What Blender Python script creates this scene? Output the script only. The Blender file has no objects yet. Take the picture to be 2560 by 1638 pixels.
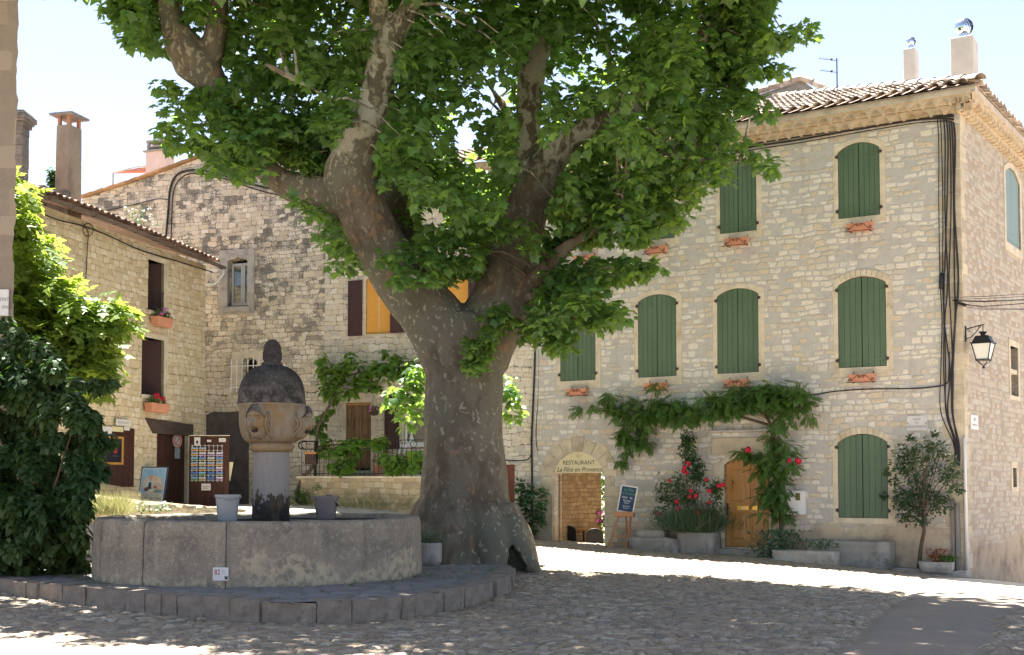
import bpy, bmesh, math, random
import numpy as np
from mathutils import Vector, Matrix, geometry, noise as mnoise

R = math.radians
PI = math.pi
random.seed(7)
RNG = np.random.default_rng(11)
scene = bpy.context.scene
COL = scene.collection

# ------------------------------------------------------------------ camera
F_PX, CX, CY, CAMZ = 3000.0, 1280.0, 1070.0, 1.65     # focal length and principal point, in photo pixels (2560 wide)
PITCH = math.atan(135 / F_PX)
cam_d = bpy.data.cameras.new('camera')
cam = bpy.data.objects.new('camera', cam_d); COL.objects.link(cam)
cam_d.sensor_width = 36; cam_d.lens = 36 * F_PX / 2560
cam_d.shift_y = (CY - 819) / 2560
cam_d.clip_start = 0.1; cam_d.clip_end = 2000
cam.location = (0, 0, CAMZ); cam.rotation_euler = (PI / 2 + PITCH, 0, 0)
scene.camera = cam

# ------------------------------------------------------------------ light
SUN_AZ, SUN_EL = 106.0, 70.0        # azimuth counter-clockwise from +X
world = bpy.data.worlds.new('World'); scene.world = world; world.use_nodes = True
wn = world.node_tree.nodes; wl = world.node_tree.links
wn.clear()
wo = wn.new('ShaderNodeOutputWorld'); wb = wn.new('ShaderNodeBackground'); ws = wn.new('ShaderNodeTexSky')
ws.sky_type = 'NISHITA'; ws.sun_disc = False
ws.sun_elevation = R(SUN_EL); ws.sun_rotation = R(90 - SUN_AZ)
ws.altitude = 200; ws.air_density = 0.5; ws.dust_density = 0.4; ws.ozone_density = 1.0
wb.inputs['Strength'].default_value = 0.07
wh = wn.new('ShaderNodeHueSaturation'); wh.inputs['Saturation'].default_value = .72
wl.new(ws.outputs[0], wh.inputs['Color']); wl.new(wh.outputs[0], wb.inputs[0]); wl.new(wb.outputs[0], wo.inputs[0])
sd = bpy.data.lights.new('sun', 'SUN'); so = bpy.data.objects.new('sun', sd); COL.objects.link(so)
sd.energy = 5.0; sd.angle = R(0.5); sd.color = (1.0, 0.97, 0.93)
SV = Vector((math.cos(R(SUN_AZ)) * math.cos(R(SUN_EL)), math.sin(R(SUN_AZ)) * math.cos(R(SUN_EL)), math.sin(R(SUN_EL))))
so.rotation_euler = (-SV).to_track_quat('-Z', 'Y').to_euler(); so.location = SV * 60
vs = scene.view_settings
vs.view_transform = 'Standard'; vs.look = 'None'; vs.gamma = 1.0; vs.exposure = 2.66; vs.use_curve_mapping = False
scene.cycles.use_denoising = True
scene.cycles.max_bounces = 8; scene.cycles.diffuse_bounces = 5; scene.cycles.transparent_max_bounces = 8

# ------------------------------------------------------------------ geometry helpers
K = 2560 / 2407.0
def v(x, y): return (x * K, y * K)

def ray(px, py):
    u = (px - CX) / F_PX; w = (CY - py) / F_PX
    return Vector((u, math.cos(PITCH) - w * math.sin(PITCH), math.sin(PITCH) + w * math.cos(PITCH)))
def P(px, py, Y):
    r = ray(px, py); t = Y / r.y
    return Vector((r.x * t, Y, CAMZ + r.z * t))
def PZ(px, py, z):
    r = ray(px, py); t = (z - CAMZ) / r.z
    return Vector((r.x * t, r.y * t, z))
def proj(p):
    """numpy (N,3) -> photo pixels"""
    x = p[:, 0]; y = p[:, 1]; z = p[:, 2] - CAMZ
    f = y * math.cos(PITCH) + z * math.sin(PITCH); w = -y * math.sin(PITCH) + z * math.cos(PITCH)
    return CX + F_PX * x / f, CY - F_PX * w / f

class Fr:
    """a wall's frame: X runs right along the wall, Y runs into it, Z up"""
    def __init__(s, ox, oy, dx, dy):
        l = math.hypot(dx, dy); s.o = Vector((ox, oy, 0)); s.d = Vector((dx / l, dy / l, 0))
        s.n = Vector((-s.d.y, s.d.x, 0)); s.ang = math.atan2(s.d.y, s.d.x)
    def w(s, x, y, z): return s.o + s.d * x + s.n * y + Vector((0, 0, z))
    def loc(s, px, py, off=0.0):
        r = ray(px, py); c = Vector((0, 0, CAMZ)); o = s.o - s.n * off
        t = (o - c).dot(s.n) / r.dot(s.n); q = c + r * t - s.o
        return (q.dot(s.d), q.z)
    def at(s, px, py, off=0.0):
        x, z = s.loc(px, py, off); return s.w(x, -off, z)

class MB:
    def __init__(s): s.v = []; s.f = []; s.m = []
    def add(s, vs, fs, mi=0):
        b = len(s.v); s.v += [tuple(p) for p in vs]
        for f in fs: s.f.append(tuple(i + b for i in f)); s.m.append(mi)
        return s
    def box(s, x0, x1, y0, y1, z0, z1, mi=0):
        vs = [(x0, y0, z0), (x1, y0, z0), (x1, y1, z0), (x0, y1, z0), (x0, y0, z1), (x1, y0, z1), (x1, y1, z1), (x0, y1, z1)]
        return s.add(vs, [(0, 3, 2, 1), (4, 5, 6, 7), (0, 1, 5, 4), (1, 2, 6, 5), (2, 3, 7, 6), (3, 0, 4, 7)], mi)
    def mbox(s, M, sx, sy, sz, mi=0):
        vs = [M @ Vector((a * sx / 2, b * sy / 2, c * sz / 2)) for c in (-1, 1) for a, b in ((-1, -1), (1, -1), (1, 1), (-1, 1))]
        return s.add(vs, [(0, 3, 2, 1), (4, 5, 6, 7), (0, 1, 5, 4), (1, 2, 6, 5), (2, 3, 7, 6), (3, 0, 4, 7)], mi)
    def bar(s, a, b, w, h=None, mi=0):
        a = Vector(a); b = Vector(b); d = b - a; h = h or w
        M = Matrix.Translation((a + b) / 2) @ d.to_track_quat('Z', 'Y').to_matrix().to_4x4()
        return s.mbox(M, w, h, d.length, mi)
    def tube(s, pts, r, n=8, mi=0, cap=True):
        pts = [Vector(p) for p in pts]; N = len(pts); rs = [r] * N if isinstance(r, (int, float)) else list(r)
        vs = []; up = Vector((0.13, 0.21, 0.97)); pd = None
        for i, p in enumerate(pts):
            d = (pts[min(i + 1, N - 1)] - pts[max(i - 1, 0)]).normalized()
            if i == 0:
                x = up.cross(d)
                if x.length < .1: x = Vector((1, 0, 0)).cross(d)
                x.normalize()
            else:
                x = (x - d * x.dot(d)).normalized()
            y = d.cross(x)
            for k in range(n):
                a = 2 * PI * k / n; vs.append(p + (x * math.cos(a) + y * math.sin(a)) * rs[i])
        fs = [(i * n + k, i * n + (k + 1) % n, (i + 1) * n + (k + 1) % n, (i + 1) * n + k) for i in range(N - 1) for k in range(n)]
        if cap: fs += [tuple(range(n - 1, -1, -1)), tuple((N - 1) * n + k for k in range(n))]
        return s.add(vs, fs, mi)
    def lathe(s, prof, n=32, c=(0, 0, 0), mi=0, wob=None):
        vs = []
        for r, z in prof:
            for k in range(n):
                a = 2 * PI * k / n; q = r * (1 + (wob(a, z) if wob else 0))
                vs.append((c[0] + q * math.cos(a), c[1] + q * math.sin(a), c[2] + z))
        N = len(prof)
        fs = [(i * n + k, i * n + (k + 1) % n, (i + 1) * n + (k + 1) % n, (i + 1) * n + k) for i in range(N - 1) for k in range(n)]
        if prof[0][0] > 1e-4: fs.append(tuple(range(n - 1, -1, -1)))
        if prof[-1][0] > 1e-4: fs.append(tuple((N - 1) * n + k for k in range(n)))
        return s.add(vs, fs, mi)
    def prism(s, poly, y0, y1, mi=0, holes=(), back=True):
        """poly in (x,z), extruded along y; holes are loops"""
        loops = [[Vector((p[0], p[1], 0)) for p in l] for l in [poly] + list(holes)]
        tris = geometry.tessellate_polygon(loops); flat = [p for l in loops for p in l]; n = len(flat)
        vs = [(p.x, y0, p.y) for p in flat] + [(p.x, y1, p.y) for p in flat]; fs = []
        for t in tris:
            a, b, c = [flat[i] for i in t]
            ccw = (b.x - a.x) * (c.y - a.y) - (b.y - a.y) * (c.x - a.x) > 0
            t = t if ccw else t[::-1]; fs.append(tuple(t))
            if back: fs.append(tuple(i + n for i in reversed(t)))
        i0 = 0
        for li, l in enumerate(loops):
            m = len(l); area = sum(l[i].x * l[(i + 1) % m].y - l[(i + 1) % m].x * l[i].y for i in range(m))
            fwd = (area > 0) == (li == 0)
            for i in range(m):
                a, b = i0 + i, i0 + (i + 1) % m
                fs.append((b, a, a + n, b + n) if fwd else (a, b, b + n, a + n))
            i0 += m
        return s.add(vs, fs, mi)
    def blob(s, c, r, n=8, mi=0, j=0.0):
        c = Vector(c); r = r if hasattr(r, '__len__') else (r, r, r); vs = []; m = n // 2 + 1
        for i in range(m + 1):
            t = PI * i / m
            for k in range(n):
                a = 2 * PI * k / n; q = 1 + j * random.uniform(-1, 1)
                vs.append(c + Vector((r[0] * math.sin(t) * math.cos(a) * q, r[1] * math.sin(t) * math.sin(a) * q, r[2] * math.cos(t) * q)))
        fs = [(i * n + k, (i + 1) * n + k, (i + 1) * n + (k + 1) % n, i * n + (k + 1) % n) for i in range(m) for k in range(n)]
        return s.add(vs, fs, mi)
    def build(s, name, mats, parent=None, loc=(0, 0, 0), rotz=0.0, smooth=False, bevel=0.0):
        me = bpy.data.meshes.new(name); me.from_pydata(s.v, [], s.f)
        if not isinstance(mats, (list, tuple)): mats = [mats]
        for m in mats: me.materials.append(m)
        if len(mats) > 1: me.polygons.foreach_set('material_index', s.m)
        if smooth: me.polygons.foreach_set('use_smooth', [True] * len(me.polygons))
        me.validate(); me.update()
        o = bpy.data.objects.new(name, me); COL.objects.link(o); o.parent = parent
        o.location = loc; o.rotation_euler = (0, 0, rotz)
        if bevel:
            b = o.modifiers.new('bevel', 'BEVEL'); b.width = bevel; b.segments = 2; b.limit_method = 'ANGLE'; b.angle_limit = R(40)
        return o
    def world(s, name, mats, smooth=False, bevel=0.0, base=None):
        """verts are world coordinates; the origin goes to the base of the object"""
        a = np.array(s.v); b = Vector(base) if base else Vector((a[:, 0].mean(), a[:, 1].mean(), a[:, 2].min()))
        s.v = [tuple(p) for p in (a - np.array(b))]
        return s.build(name, mats, loc=b, smooth=smooth, bevel=bevel)

def tag(o, label=None, cat=None, group=None, kind=None):
    if label: o['label'] = label
    if cat: o['category'] = cat
    if group: o['group'] = group
    if kind: o['kind'] = kind
    return o
def thing(name, label, cat, loc=(0, 0, 0), rotz=0.0, group=None):
    o = bpy.data.objects.new(name, None); COL.objects.link(o); o.location = loc; o.rotation_euler = (0, 0, rotz)
    o.empty_display_size = .2
    return tag(o, label, cat, group)
def dup(root, loc, rotz, label):
    r = root.copy(); COL.objects.link(r); r.location = loc; r.rotation_euler = (0, 0, rotz); r['label'] = label
    for ch in list(root.children):
        c = ch.copy(); COL.objects.link(c); c.parent = r
        for g in list(ch.children):
            d = g.copy(); COL.objects.link(d); d.parent = c
    return r
def rough(o, amt, scale=3.0, cuts=0, seed=0):
    """roughen a stone block: subdivide and push the surface about with noise"""
    bm = bmesh.new(); bm.from_mesh(o.data)
    if cuts: bmesh.ops.subdivide_edges(bm, edges=bm.edges[:], cuts=cuts, use_grid_fill=True)
    bm.normal_update()
    for q in bm.verts:
        p = q.co * scale + Vector((seed * 7.1, seed * 3.3, 0))
        q.co += q.normal * amt * (mnoise.noise(p) + .5 * mnoise.noise(p * 2.7))
    bm.to_mesh(o.data); bm.free(); return o
def text(name, body, size, mat, parent, loc, rotx=PI / 2, rotz=0.0, shear=0.0, align='CENTER', sx=1.0, ext=0.001):
    cu = bpy.data.curves.new(name, 'FONT'); cu.body = body; cu.size = size; cu.align_x = align; cu.align_y = 'CENTER'
    cu.shear = shear; cu.extrude = ext; cu.resolution_u = 3
    t = bpy.data.objects.new(name, cu); COL.objects.link(t)
    dg = bpy.context.evaluated_depsgraph_get(); me = bpy.data.meshes.new_from_object(t.evaluated_get(dg))
    bpy.data.objects.remove(t); bpy.data.curves.remove(cu)
    me.materials.clear(); me.materials.append(mat)
    o = bpy.data.objects.new(name, me); COL.objects.link(o); o.parent = parent
    o.location = loc; o.rotation_euler = (rotx, 0, rotz); o.scale = (sx, 1, 1)
    return o

# ------------------------------------------------------------------ materials
class NT:
    def __init__(s, name):
        s.m = bpy.data.materials.new(name); s.m.use_nodes = True; s.t = s.m.node_tree; s.t.nodes.clear()
        s.out = s.n('ShaderNodeOutputMaterial')
    def n(s, typ, props=None, **ins):
        q = s.t.nodes.new(typ)
        for k, val in (props or {}).items(): setattr(q, k, val)
        for k, val in ins.items(): s.set(q, k, val)
        return q
    def set(s, q, k, val):
        k = k.replace('_', ' ')
        if k.isdigit() or (k.startswith('i') and k[1:].isdigit()): k = int(k.lstrip('i'))
        inp = q.inputs[k]
        if isinstance(val, bpy.types.NodeSocket): s.t.links.new(val, inp)
        else: inp.default_value = val if not (isinstance(val, tuple) and len(val) == 3 and inp.type == 'RGBA') else val + (1,)
    def noise(s, vec, scale, detail=4, rough=.55):
        return s.n('ShaderNodeTexNoise', Vector=vec, Scale=scale, Detail=detail, Roughness=rough).outputs[0]
    def ramp(s, fac, stops, interp='LINEAR'):
        q = s.n('ShaderNodeValToRGB', Fac=fac); e = q.color_ramp.elements; q.color_ramp.interpolation = interp
        while len(e) < len(stops): e.new(0.5)
        for el, (p, c) in zip(e, stops):
            el.position = p; el.color = (c + (1,)) if isinstance(c, tuple) else (c, c, c, 1)
        return q.outputs[0]
    def step(s, val, a, b):
        return s.n('ShaderNodeMapRange', {'interpolation_type': 'SMOOTHSTEP'}, Value=val, From_Min=a, From_Max=b).outputs[0]
    def mix(s, f, a, b, mode='MIX'):
        q = s.n('ShaderNodeMix', {'data_type': 'RGBA', 'blend_type': mode}); s.set(q, 'i0', f)
        for idx, val in ((6, a), (7, b)):
            if isinstance(val, bpy.types.NodeSocket): s.t.links.new(val, q.inputs[idx])
            else: q.inputs[idx].default_value = tuple(val) + (1,) if len(val) == 3 else val
        return q.outputs[2]
    def math(s, op, a, b=0.0, c=None):
        q = s.n('ShaderNodeMath', {'operation': op}); s.set(q, 'i0', a); s.set(q, 'i1', b)
        if c is not None: s.set(q, 'i2', c)
        return q.outputs[0]
    def coords(s, scale=(1, 1, 1), warp=0.0, wscale=3.0):
        tc = s.n('ShaderNodeTexCoord').outputs['Object']
        if warp:
            nz = s.n('ShaderNodeTexNoise', Vector=tc, Scale=wscale, Detail=2.0).outputs[1]
            d = s.n('ShaderNodeVectorMath', {'operation': 'SUBTRACT'}, i0=nz, i1=(.5, .5, .5)).outputs[0]
            d = s.n('ShaderNodeVectorMath', {'operation': 'SCALE'}, i0=d, Scale=warp).outputs[0]
            tc = s.n('ShaderNodeVectorMath', {'operation': 'ADD'}, i0=tc, i1=d).outputs[0]
        return s.n('ShaderNodeMapping', Vector=tc, Scale=scale).outputs[0]
    def done(s, col, rough=.85, bump=None, bstr=.4, bdist=.01, metal=0.0, spec=.3, extra=None):
        p = s.n('ShaderNodeBsdfPrincipled'); s.set(p, 'Base Color', col); s.set(p, 'Roughness', rough); s.set(p, 'Metallic', metal)
        s.set(p, 'Specular IOR Level', spec)
        for k, val in (extra or {}).items(): s.set(p, k, val)
        if bump is not None:
            b = s.n('ShaderNodeBump', Height=bump, Strength=bstr, Distance=bdist); s.t.links.new(b.outputs[0], p.inputs['Normal'])
        s.t.links.new(p.outputs[0], s.out.inputs[0]); return s.m

def basic(name, col, rough=.8, var=.25, scale=6.0, stretch=(1, 1, 1), bump=.3, bscale=30.0, metal=0.0, spec=.3, dirt=None, island=0.0):
    t = NT(name); c = t.coords(stretch)
    n1 = t.noise(c, scale, 5); n2 = t.noise(c, bscale, 3)
    lo = tuple(x * (1 - var) for x in col); hi = tuple(min(1, x * (1 + var)) for x in col)
    cc = t.ramp(n1, [(.3, lo), (.7, hi)])
    cc = t.mix(t.step(n2, .45, .75), cc, tuple(x * (1 - var * .6) for x in col))
    if dirt:
        cc = t.mix(t.step(t.noise(c, scale * .6, 6, .65), .5, .72), cc, dirt)
    if island:
        r = t.n('ShaderNodeNewGeometry').outputs['Random Per Island']
        hs = t.n('ShaderNodeHueSaturation', Color=cc, Value=t.math('MULTIPLY_ADD', r, 2 * island, 1 - island)); cc = hs.outputs[0]
    return t.done(cc, rough, n2, bump, .006, metal, spec)

def stone(name, mortar, cols, size=(.30, .17), warp=.16, joint=(.03, .10), hide=.0, stain=None, stain_amt=.0, stain_z=None, plaster=None, plaster_z=None, edge_dark=None, bstr=.8, bdist=.035, expo=4.0, rnd=.9, ew=.0, streak=.22, perstone=.0):
    """rubble or coursed masonry: cells of stone set in mortar"""
    t = NT(name); raw = t.coords(); w_, h_ = size
    sp = t.n('ShaderNodeSeparateXYZ', Vector=t.coords((1, 1, 1), warp * .55, 1.9)); n9 = t.n('ShaderNodeSeparateColor', Color=t.n('ShaderNodeTexNoise', Vector=raw, Scale=9.0, Detail=3.0).outputs[1])
    u = t.math('ADD', t.math('ADD', sp.outputs[0], sp.outputs[1]), t.math('MULTIPLY', t.math('SUBTRACT', n9.outputs[0], .5), warp * .28))
    z_ = t.math('DIVIDE', t.math('ADD', sp.outputs[2], t.math('MULTIPLY', t.math('SUBTRACT', n9.outputs[1], .5), warp * .22)), h_)
    z_ = t.math('ADD', z_, t.math('MULTIPLY', t.n('ShaderNodeTexNoise', {'noise_dimensions': '1D'}, W=z_, Scale=.43, Detail=1.0).outputs[0], 1.1))
    row = t.math('FLOOR', z_); fz = t.math('FRACT', z_); dz = t.math('MINIMUM', fz, t.math('SUBTRACT', 1.0, fz))
    wv = t.math('ADD', t.math('DIVIDE', u, w_), t.math('MULTIPLY', row, 37.37))
    f1 = t.n('ShaderNodeTexVoronoi', {'feature': 'F1', 'voronoi_dimensions': '1D'}, W=wv, Scale=1.0, Randomness=rnd)
    dx = t.math('MULTIPLY', t.n('ShaderNodeTexVoronoi', {'feature': 'DISTANCE_TO_EDGE', 'voronoi_dimensions': '1D'}, W=wv, Scale=1.0, Randomness=rnd).outputs['Distance'], w_ / h_)
    ed = t.math('MULTIPLY', t.math('DIVIDE', t.math('MULTIPLY', dx, dz), t.math('ADD', t.math('ADD', dx, dz), .001)), 1.25)
    sep = t.n('ShaderNodeSeparateColor', Color=f1.outputs['Color'])
    n = len(cols); st = t.ramp(sep.outputs[0], [(i / n, q) for i, q in enumerate(cols)], 'CONSTANT')
    nz = t.noise(raw, 5, 6, .6); fine = t.noise(raw, 28, 4, .65); big = t.noise(raw, .55, 4, .6)
    ed2 = t.math('ADD', ed, t.math('MULTIPLY', t.math('SUBTRACT', fine, .5), .09))
    mask = t.step(ed2, *joint)
    if hide:
        h = t.math('ADD', t.math('MULTIPLY', t.math('SUBTRACT', nz, .5), .5), t.math('MULTIPLY', t.math('SUBTRACT', big, .5), .8))
        vis = t.step(t.math('ADD', sep.outputs[1], h), hide - .03, hide + .05); mask = t.math('MULTIPLY', mask, vis)
    st = t.mix(t.step(fine, .35, .75), st, t.mix(.5, st, (.30, .23, .15)))
    mo = t.mix(t.step(nz, .35, .7), mortar, tuple(x * .87 for x in mortar))
    col = t.mix(mask, mo, st)
    if edge_dark:   # deep raked joints
        dj = t.math('MULTIPLY', t.math('SUBTRACT', 1.0, t.step(ed2, .0, joint[0] + .02 + ew)), t.step(nz, .38, .56))
        col = t.mix(dj, col, edge_dark)
    if stain:
        sm = t.step(t.math('ADD', t.noise(raw, 1.3, 7, .68), t.math('ADD', t.math('MULTIPLY', t.math('SUBTRACT', fine, .5), .5), t.math('MULTIPLY', t.math('SUBTRACT', sep.outputs[2], .5), perstone))), .64 - stain_amt, .80 - stain_amt)
        if stain_z:
            z = t.n('ShaderNodeSeparateXYZ', Vector=raw).outputs[2]
            sm = t.math('MULTIPLY', sm, t.step(z, *stain_z))
        col = t.mix(t.math('MULTIPLY', sm, .8), col, stain)
    stk = t.math('MULTIPLY', t.step(t.noise(t.coords((2.6, 2.6, .22)), 1.0, 5, .6), .52, .72), streak)
    col = t.mix(stk, col, t.mix(.62, col, (.12, .10, .08)))
    hgt = t.math('ADD', t.math('MULTIPLY', mask, t.math('MINIMUM', ed, .22)), t.math('MULTIPLY', fine, .12))
    if plaster:
        z = t.n('ShaderNodeSeparateXYZ', Vector=raw).outputs[2]
        zz = t.math('ADD', z, t.math('MULTIPLY', t.math('SUBTRACT', big, .5), 1.0))
        zz = t.math('ADD', zz, t.math('MULTIPLY', t.math('SUBTRACT', nz, .5), .5))
        pm = t.math('SUBTRACT', 1.0, t.step(zz, *plaster_z))
        pc = t.mix(t.step(t.noise(raw, 1.7, 6, .65), .42, .72), plaster, tuple(x * .55 for x in plaster))
        col = t.mix(pm, col, pc); hgt = t.math('MULTIPLY', hgt, t.math('SUBTRACT', 1.0, t.math('MULTIPLY', pm, .8)))
    return t.done(col, .92, hgt, bstr, bdist, spec=.15)

def leaf_mat(name, cols, trans, tw=.45, rough=.42, spec=.4):
    t = NT(name); g = t.n('ShaderNodeNewGeometry').outputs['Random Per Island']
    c = t.ramp(g, [(i / (len(cols) - 1), q) for i, q in enumerate(cols)])
    nz = t.noise(t.coords(), .9, 2); c = t.mix(t.step(nz, .35, .7), c, t.mix(.35, c, (.13, .16, .03)))
    p = t.n('ShaderNodeBsdfPrincipled'); t.set(p, 'Base Color', c); t.set(p, 'Roughness', rough); t.set(p, 'Specular IOR Level', spec)
    tr = t.n('ShaderNodeBsdfTranslucent'); t.set(tr, 'Color', t.mix(g, trans, tuple(x * .7 for x in trans)))
    m = t.n('ShaderNodeMixShader'); t.set(m, 'i0', tw); t.t.links.new(p.outputs[0], m.inputs[1]); t.t.links.new(tr.outputs[0], m.inputs[2])
    t.t.links.new(m.outputs[0], t.out.inputs[0]); return t.m

M = {}
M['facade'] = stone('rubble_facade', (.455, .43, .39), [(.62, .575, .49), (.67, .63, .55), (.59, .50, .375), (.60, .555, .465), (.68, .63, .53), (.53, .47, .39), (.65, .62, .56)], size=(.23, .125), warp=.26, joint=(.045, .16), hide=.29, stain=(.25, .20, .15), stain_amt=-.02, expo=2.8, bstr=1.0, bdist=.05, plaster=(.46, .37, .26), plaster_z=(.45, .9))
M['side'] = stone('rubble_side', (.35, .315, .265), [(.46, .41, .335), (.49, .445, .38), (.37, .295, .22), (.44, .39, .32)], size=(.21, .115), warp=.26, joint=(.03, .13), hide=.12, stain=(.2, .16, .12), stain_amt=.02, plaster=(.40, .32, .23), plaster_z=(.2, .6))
M['gable'] = stone('coursed_gable', (.58, .51, .40), [(.70, .62, .49), (.66, .56, .42), (.74, .67, .56), (.60, .51, .38), (.70, .61, .49), (.54, .46, .36)], size=(.235, .125), warp=.30, joint=(.03, .13), hide=.08, stain=(.075, .073, .072), stain_amt=.17, stain_z=(2.0, 7.5), edge_dark=(.075, .062, .05), ew=.04, perstone=.20)
M['house10'] = stone('rubble_house', (.60, .53, .43), [(.68, .60, .47), (.63, .54, .40), (.72, .66, .55), (.52, .48, .42), (.66, .58, .45)], size=(.24, .14), warp=.34, joint=(.04, .14), hide=.25, stain=(.10, .095, .09), stain_amt=.03, stain_z=(1.5, 6.0), edge_dark=(.12, .10, .08), ew=.02, perstone=.25)
M['left'] = stone('coursed_left', (.58, .48, .32), [(.68, .57, .40), (.62, .50, .32), (.70, .62, .47), (.54, .43, .27), (.66, .56, .41)], size=(.21, .135), warp=.26, joint=(.03, .13), hide=.20, edge_dark=(.24, .175, .10), ew=.04, stain=(.24, .18, .1), stain_amt=.0)
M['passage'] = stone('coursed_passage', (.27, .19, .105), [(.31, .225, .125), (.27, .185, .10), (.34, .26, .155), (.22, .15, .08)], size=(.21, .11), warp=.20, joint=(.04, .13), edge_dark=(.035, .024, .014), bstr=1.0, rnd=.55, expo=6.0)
M['terrace'] = stone('terrace_wall', (.42, .33, .21), [(.50, .41, .27), (.44, .35, .22), (.54, .46, .33), (.36, .29, .2)], size=(.23, .13), warp=.28, joint=(.03, .12), hide=.1, stain=(.2, .17, .1), stain_amt=.05, edge_dark=(.14, .1, .06))
M['lime'] = basic('dressed_limestone', (.56, .485, .365), .88, .2, 3, bump=.5, bscale=22, dirt=(.38, .29, .19))
M['quoin'] = basic('quoin_stone', (.47, .40, .29), .9, .2, 4, bump=.5, dirt=(.33, .27, .19), island=.14)
M['limegrey'] = basic('grey_dressed_stone', (.36, .33, .30), .9, .2, 4, bump=.4, dirt=(.2, .18, .17))
M['genoise'] = basic('mortared_cornice', (.48, .395, .285), .9, .22, 5, bump=.4, dirt=(.34, .22, .11))
M['band'] = basic('cornice_band', (.48, .42, .34), .9, .2, 4, bump=.4, dirt=(.22, .18, .14))
M['tile'] = basic('canal_tile', (.42, .345, .28), .85, .3, 5, bump=.5, dirt=(.16, .13, .11), island=.35)
M['tile_dark'] = basic('weathered_tile', (.25, .17, .125), .9, .35, 5, bump=.6, dirt=(.08, .06, .055), island=.4)
M['green'] = basic('green_paint', (.080, .126, .074), .5, .16, 3, (1, 1, .2), .25, 50, spec=.35, island=.07)
M['blueshut'] = basic('pale_green_paint', (.17, .24, .215), .5, .12, 3, (1, 1, .2), .2, 50, island=.06)
M['brownshut'] = basic('brown_paint', (.055, .026, .024), .55, .15, 3, (1, 1, .2), .2, 40, island=.08)
M['browndoor'] = basic('dark_red_brown_wood', (.05, .017, .012), .5, .3, 5, (3, 3, .3), .3, 40, island=.12)
M['beam'] = basic('old_grey_beam', (.075, .052, .042), .8, .3, 6, (.4, 3, 3), .5, 30)
M['oak'] = basic('varnished_oak', (.42, .20, .055), .38, .22, 7, (5, 5, .5), .25, 40, spec=.45, island=.06)
M['easel'] = basic('orange_beech', (.40, .19, .095), .5, .18, 7, (4, 4, .6), .2, 40)
M['plank'] = basic('weathered_plank', (.21, .19, .17), .85, .3, 5, (6, 6, .4), .5, 30, island=.2)
M['terracotta'] = basic('terracotta', (.56, .25, .15), .8, .14, 6, bump=.25)
M['iron'] = basic('black_iron', (.018, .017, .018), .5, .3, 10, bump=.2)
M['rustiron'] = basic('rusty_iron', (.06, .035, .03), .7, .4, 10, bump=.3)
M['cable'] = basic('black_cable', (.022, .02, .024), .55, .3, 10, bump=.1)
M['whitepaint'] = basic('white_paint', (.72, .70, .66), .5, .06, 3, bump=.1)
M['pvc'] = basic('white_pipe', (.68, .66, .62), .4, .06, 3, (1, 1, .3), .05)
M['greypaint'] = basic('grey_frame_paint', (.36, .38, .38), .5, .08, 4, bump=.1)
M['plaque'] = basic('white_enamel', (.60, .57, .54), .45, .08, 6, bump=.05)
M['creamsign'] = basic('cream_sign', (.62, .54, .33), .5, .05, 3, bump=.05)
M['ink'] = basic('dark_lettering', (.04, .035, .035), .6, .1, 10, bump=0)
M['redink'] = basic('dark_red_lettering', (.30, .045, .05), .6, .1, 10, bump=0)
M['red'] = basic('sign_red', (.5, .06, .03), .5, .08, 8, bump=.05)
M['slate'] = basic('blue_slate', (.028, .045, .10), .6, .25, 5, bump=.1)
M['chalkgreen'] = basic('green_chalk', (.10, .30, .13), .9, .3, 30, bump=0)
M['chalk'] = basic('white_chalk', (.6, .6, .62), .9, .2, 30, bump=0)
M['pink'] = basic('pink_render', (.58, .45, .41), .9, .1, 4, bump=.2)
M['render'] = basic('pale_render', (.52, .475, .425), .9, .12, 3, bump=.3)
M['cement'] = basic('cement_render', (.27, .25, .23), .95, .25, 5, bump=.6)
M['concrete'] = basic('bench_concrete', (.30, .275, .24), .95, .22, 2.5, bump=.5, dirt=(.13, .12, .105))
M['trough'] = basic('rough_limestone', (.43, .38, .315), .95, .2, 5, bump=.9, bscale=22, dirt=(.22, .19, .15))
M['steel'] = basic('polished_steel', (.75, .77, .8), .16, .05, 3, bump=0, metal=1.0)
M['zinc'] = basic('rusted_zinc', (.13, .10, .085), .6, .35, 3, (1, 1, 1), .2, 30, metal=.1, dirt=(.13, .055, .028))
M['greyplastic'] = basic('grey_plastic', (.235, .245, .245), .45, .08, 3, bump=.05)
M['darkplastic'] = basic('dark_grey_plastic', (.115, .10, .098), .45, .12, 3, bump=.05)
M['orange'] = basic('orange_blind', (.62, .30, .055), .7, .08, 4, (1, 1, 8), .15, 20)
M['opal'] = basic('opal_glass', (.66, .66, .6), .3, .05, 3, bump=0)
M['soil'] = basic('dark_soil', (.05, .035, .025), 1, .3, 12, bump=.5)
def glass(name, col=(.05, .06, .05), rough=.05):
    t = NT(name); return t.done(t.ramp(t.noise(t.coords(), 2, 3), [(.3, col), (.7, tuple(x * 2.2 for x in col))]), rough, spec=.9)
M['pane'] = glass('window_pane')
M['dark'] = basic('dark_interior', (.012, .010, .009), .9, .2, 3, bump=0)
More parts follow.
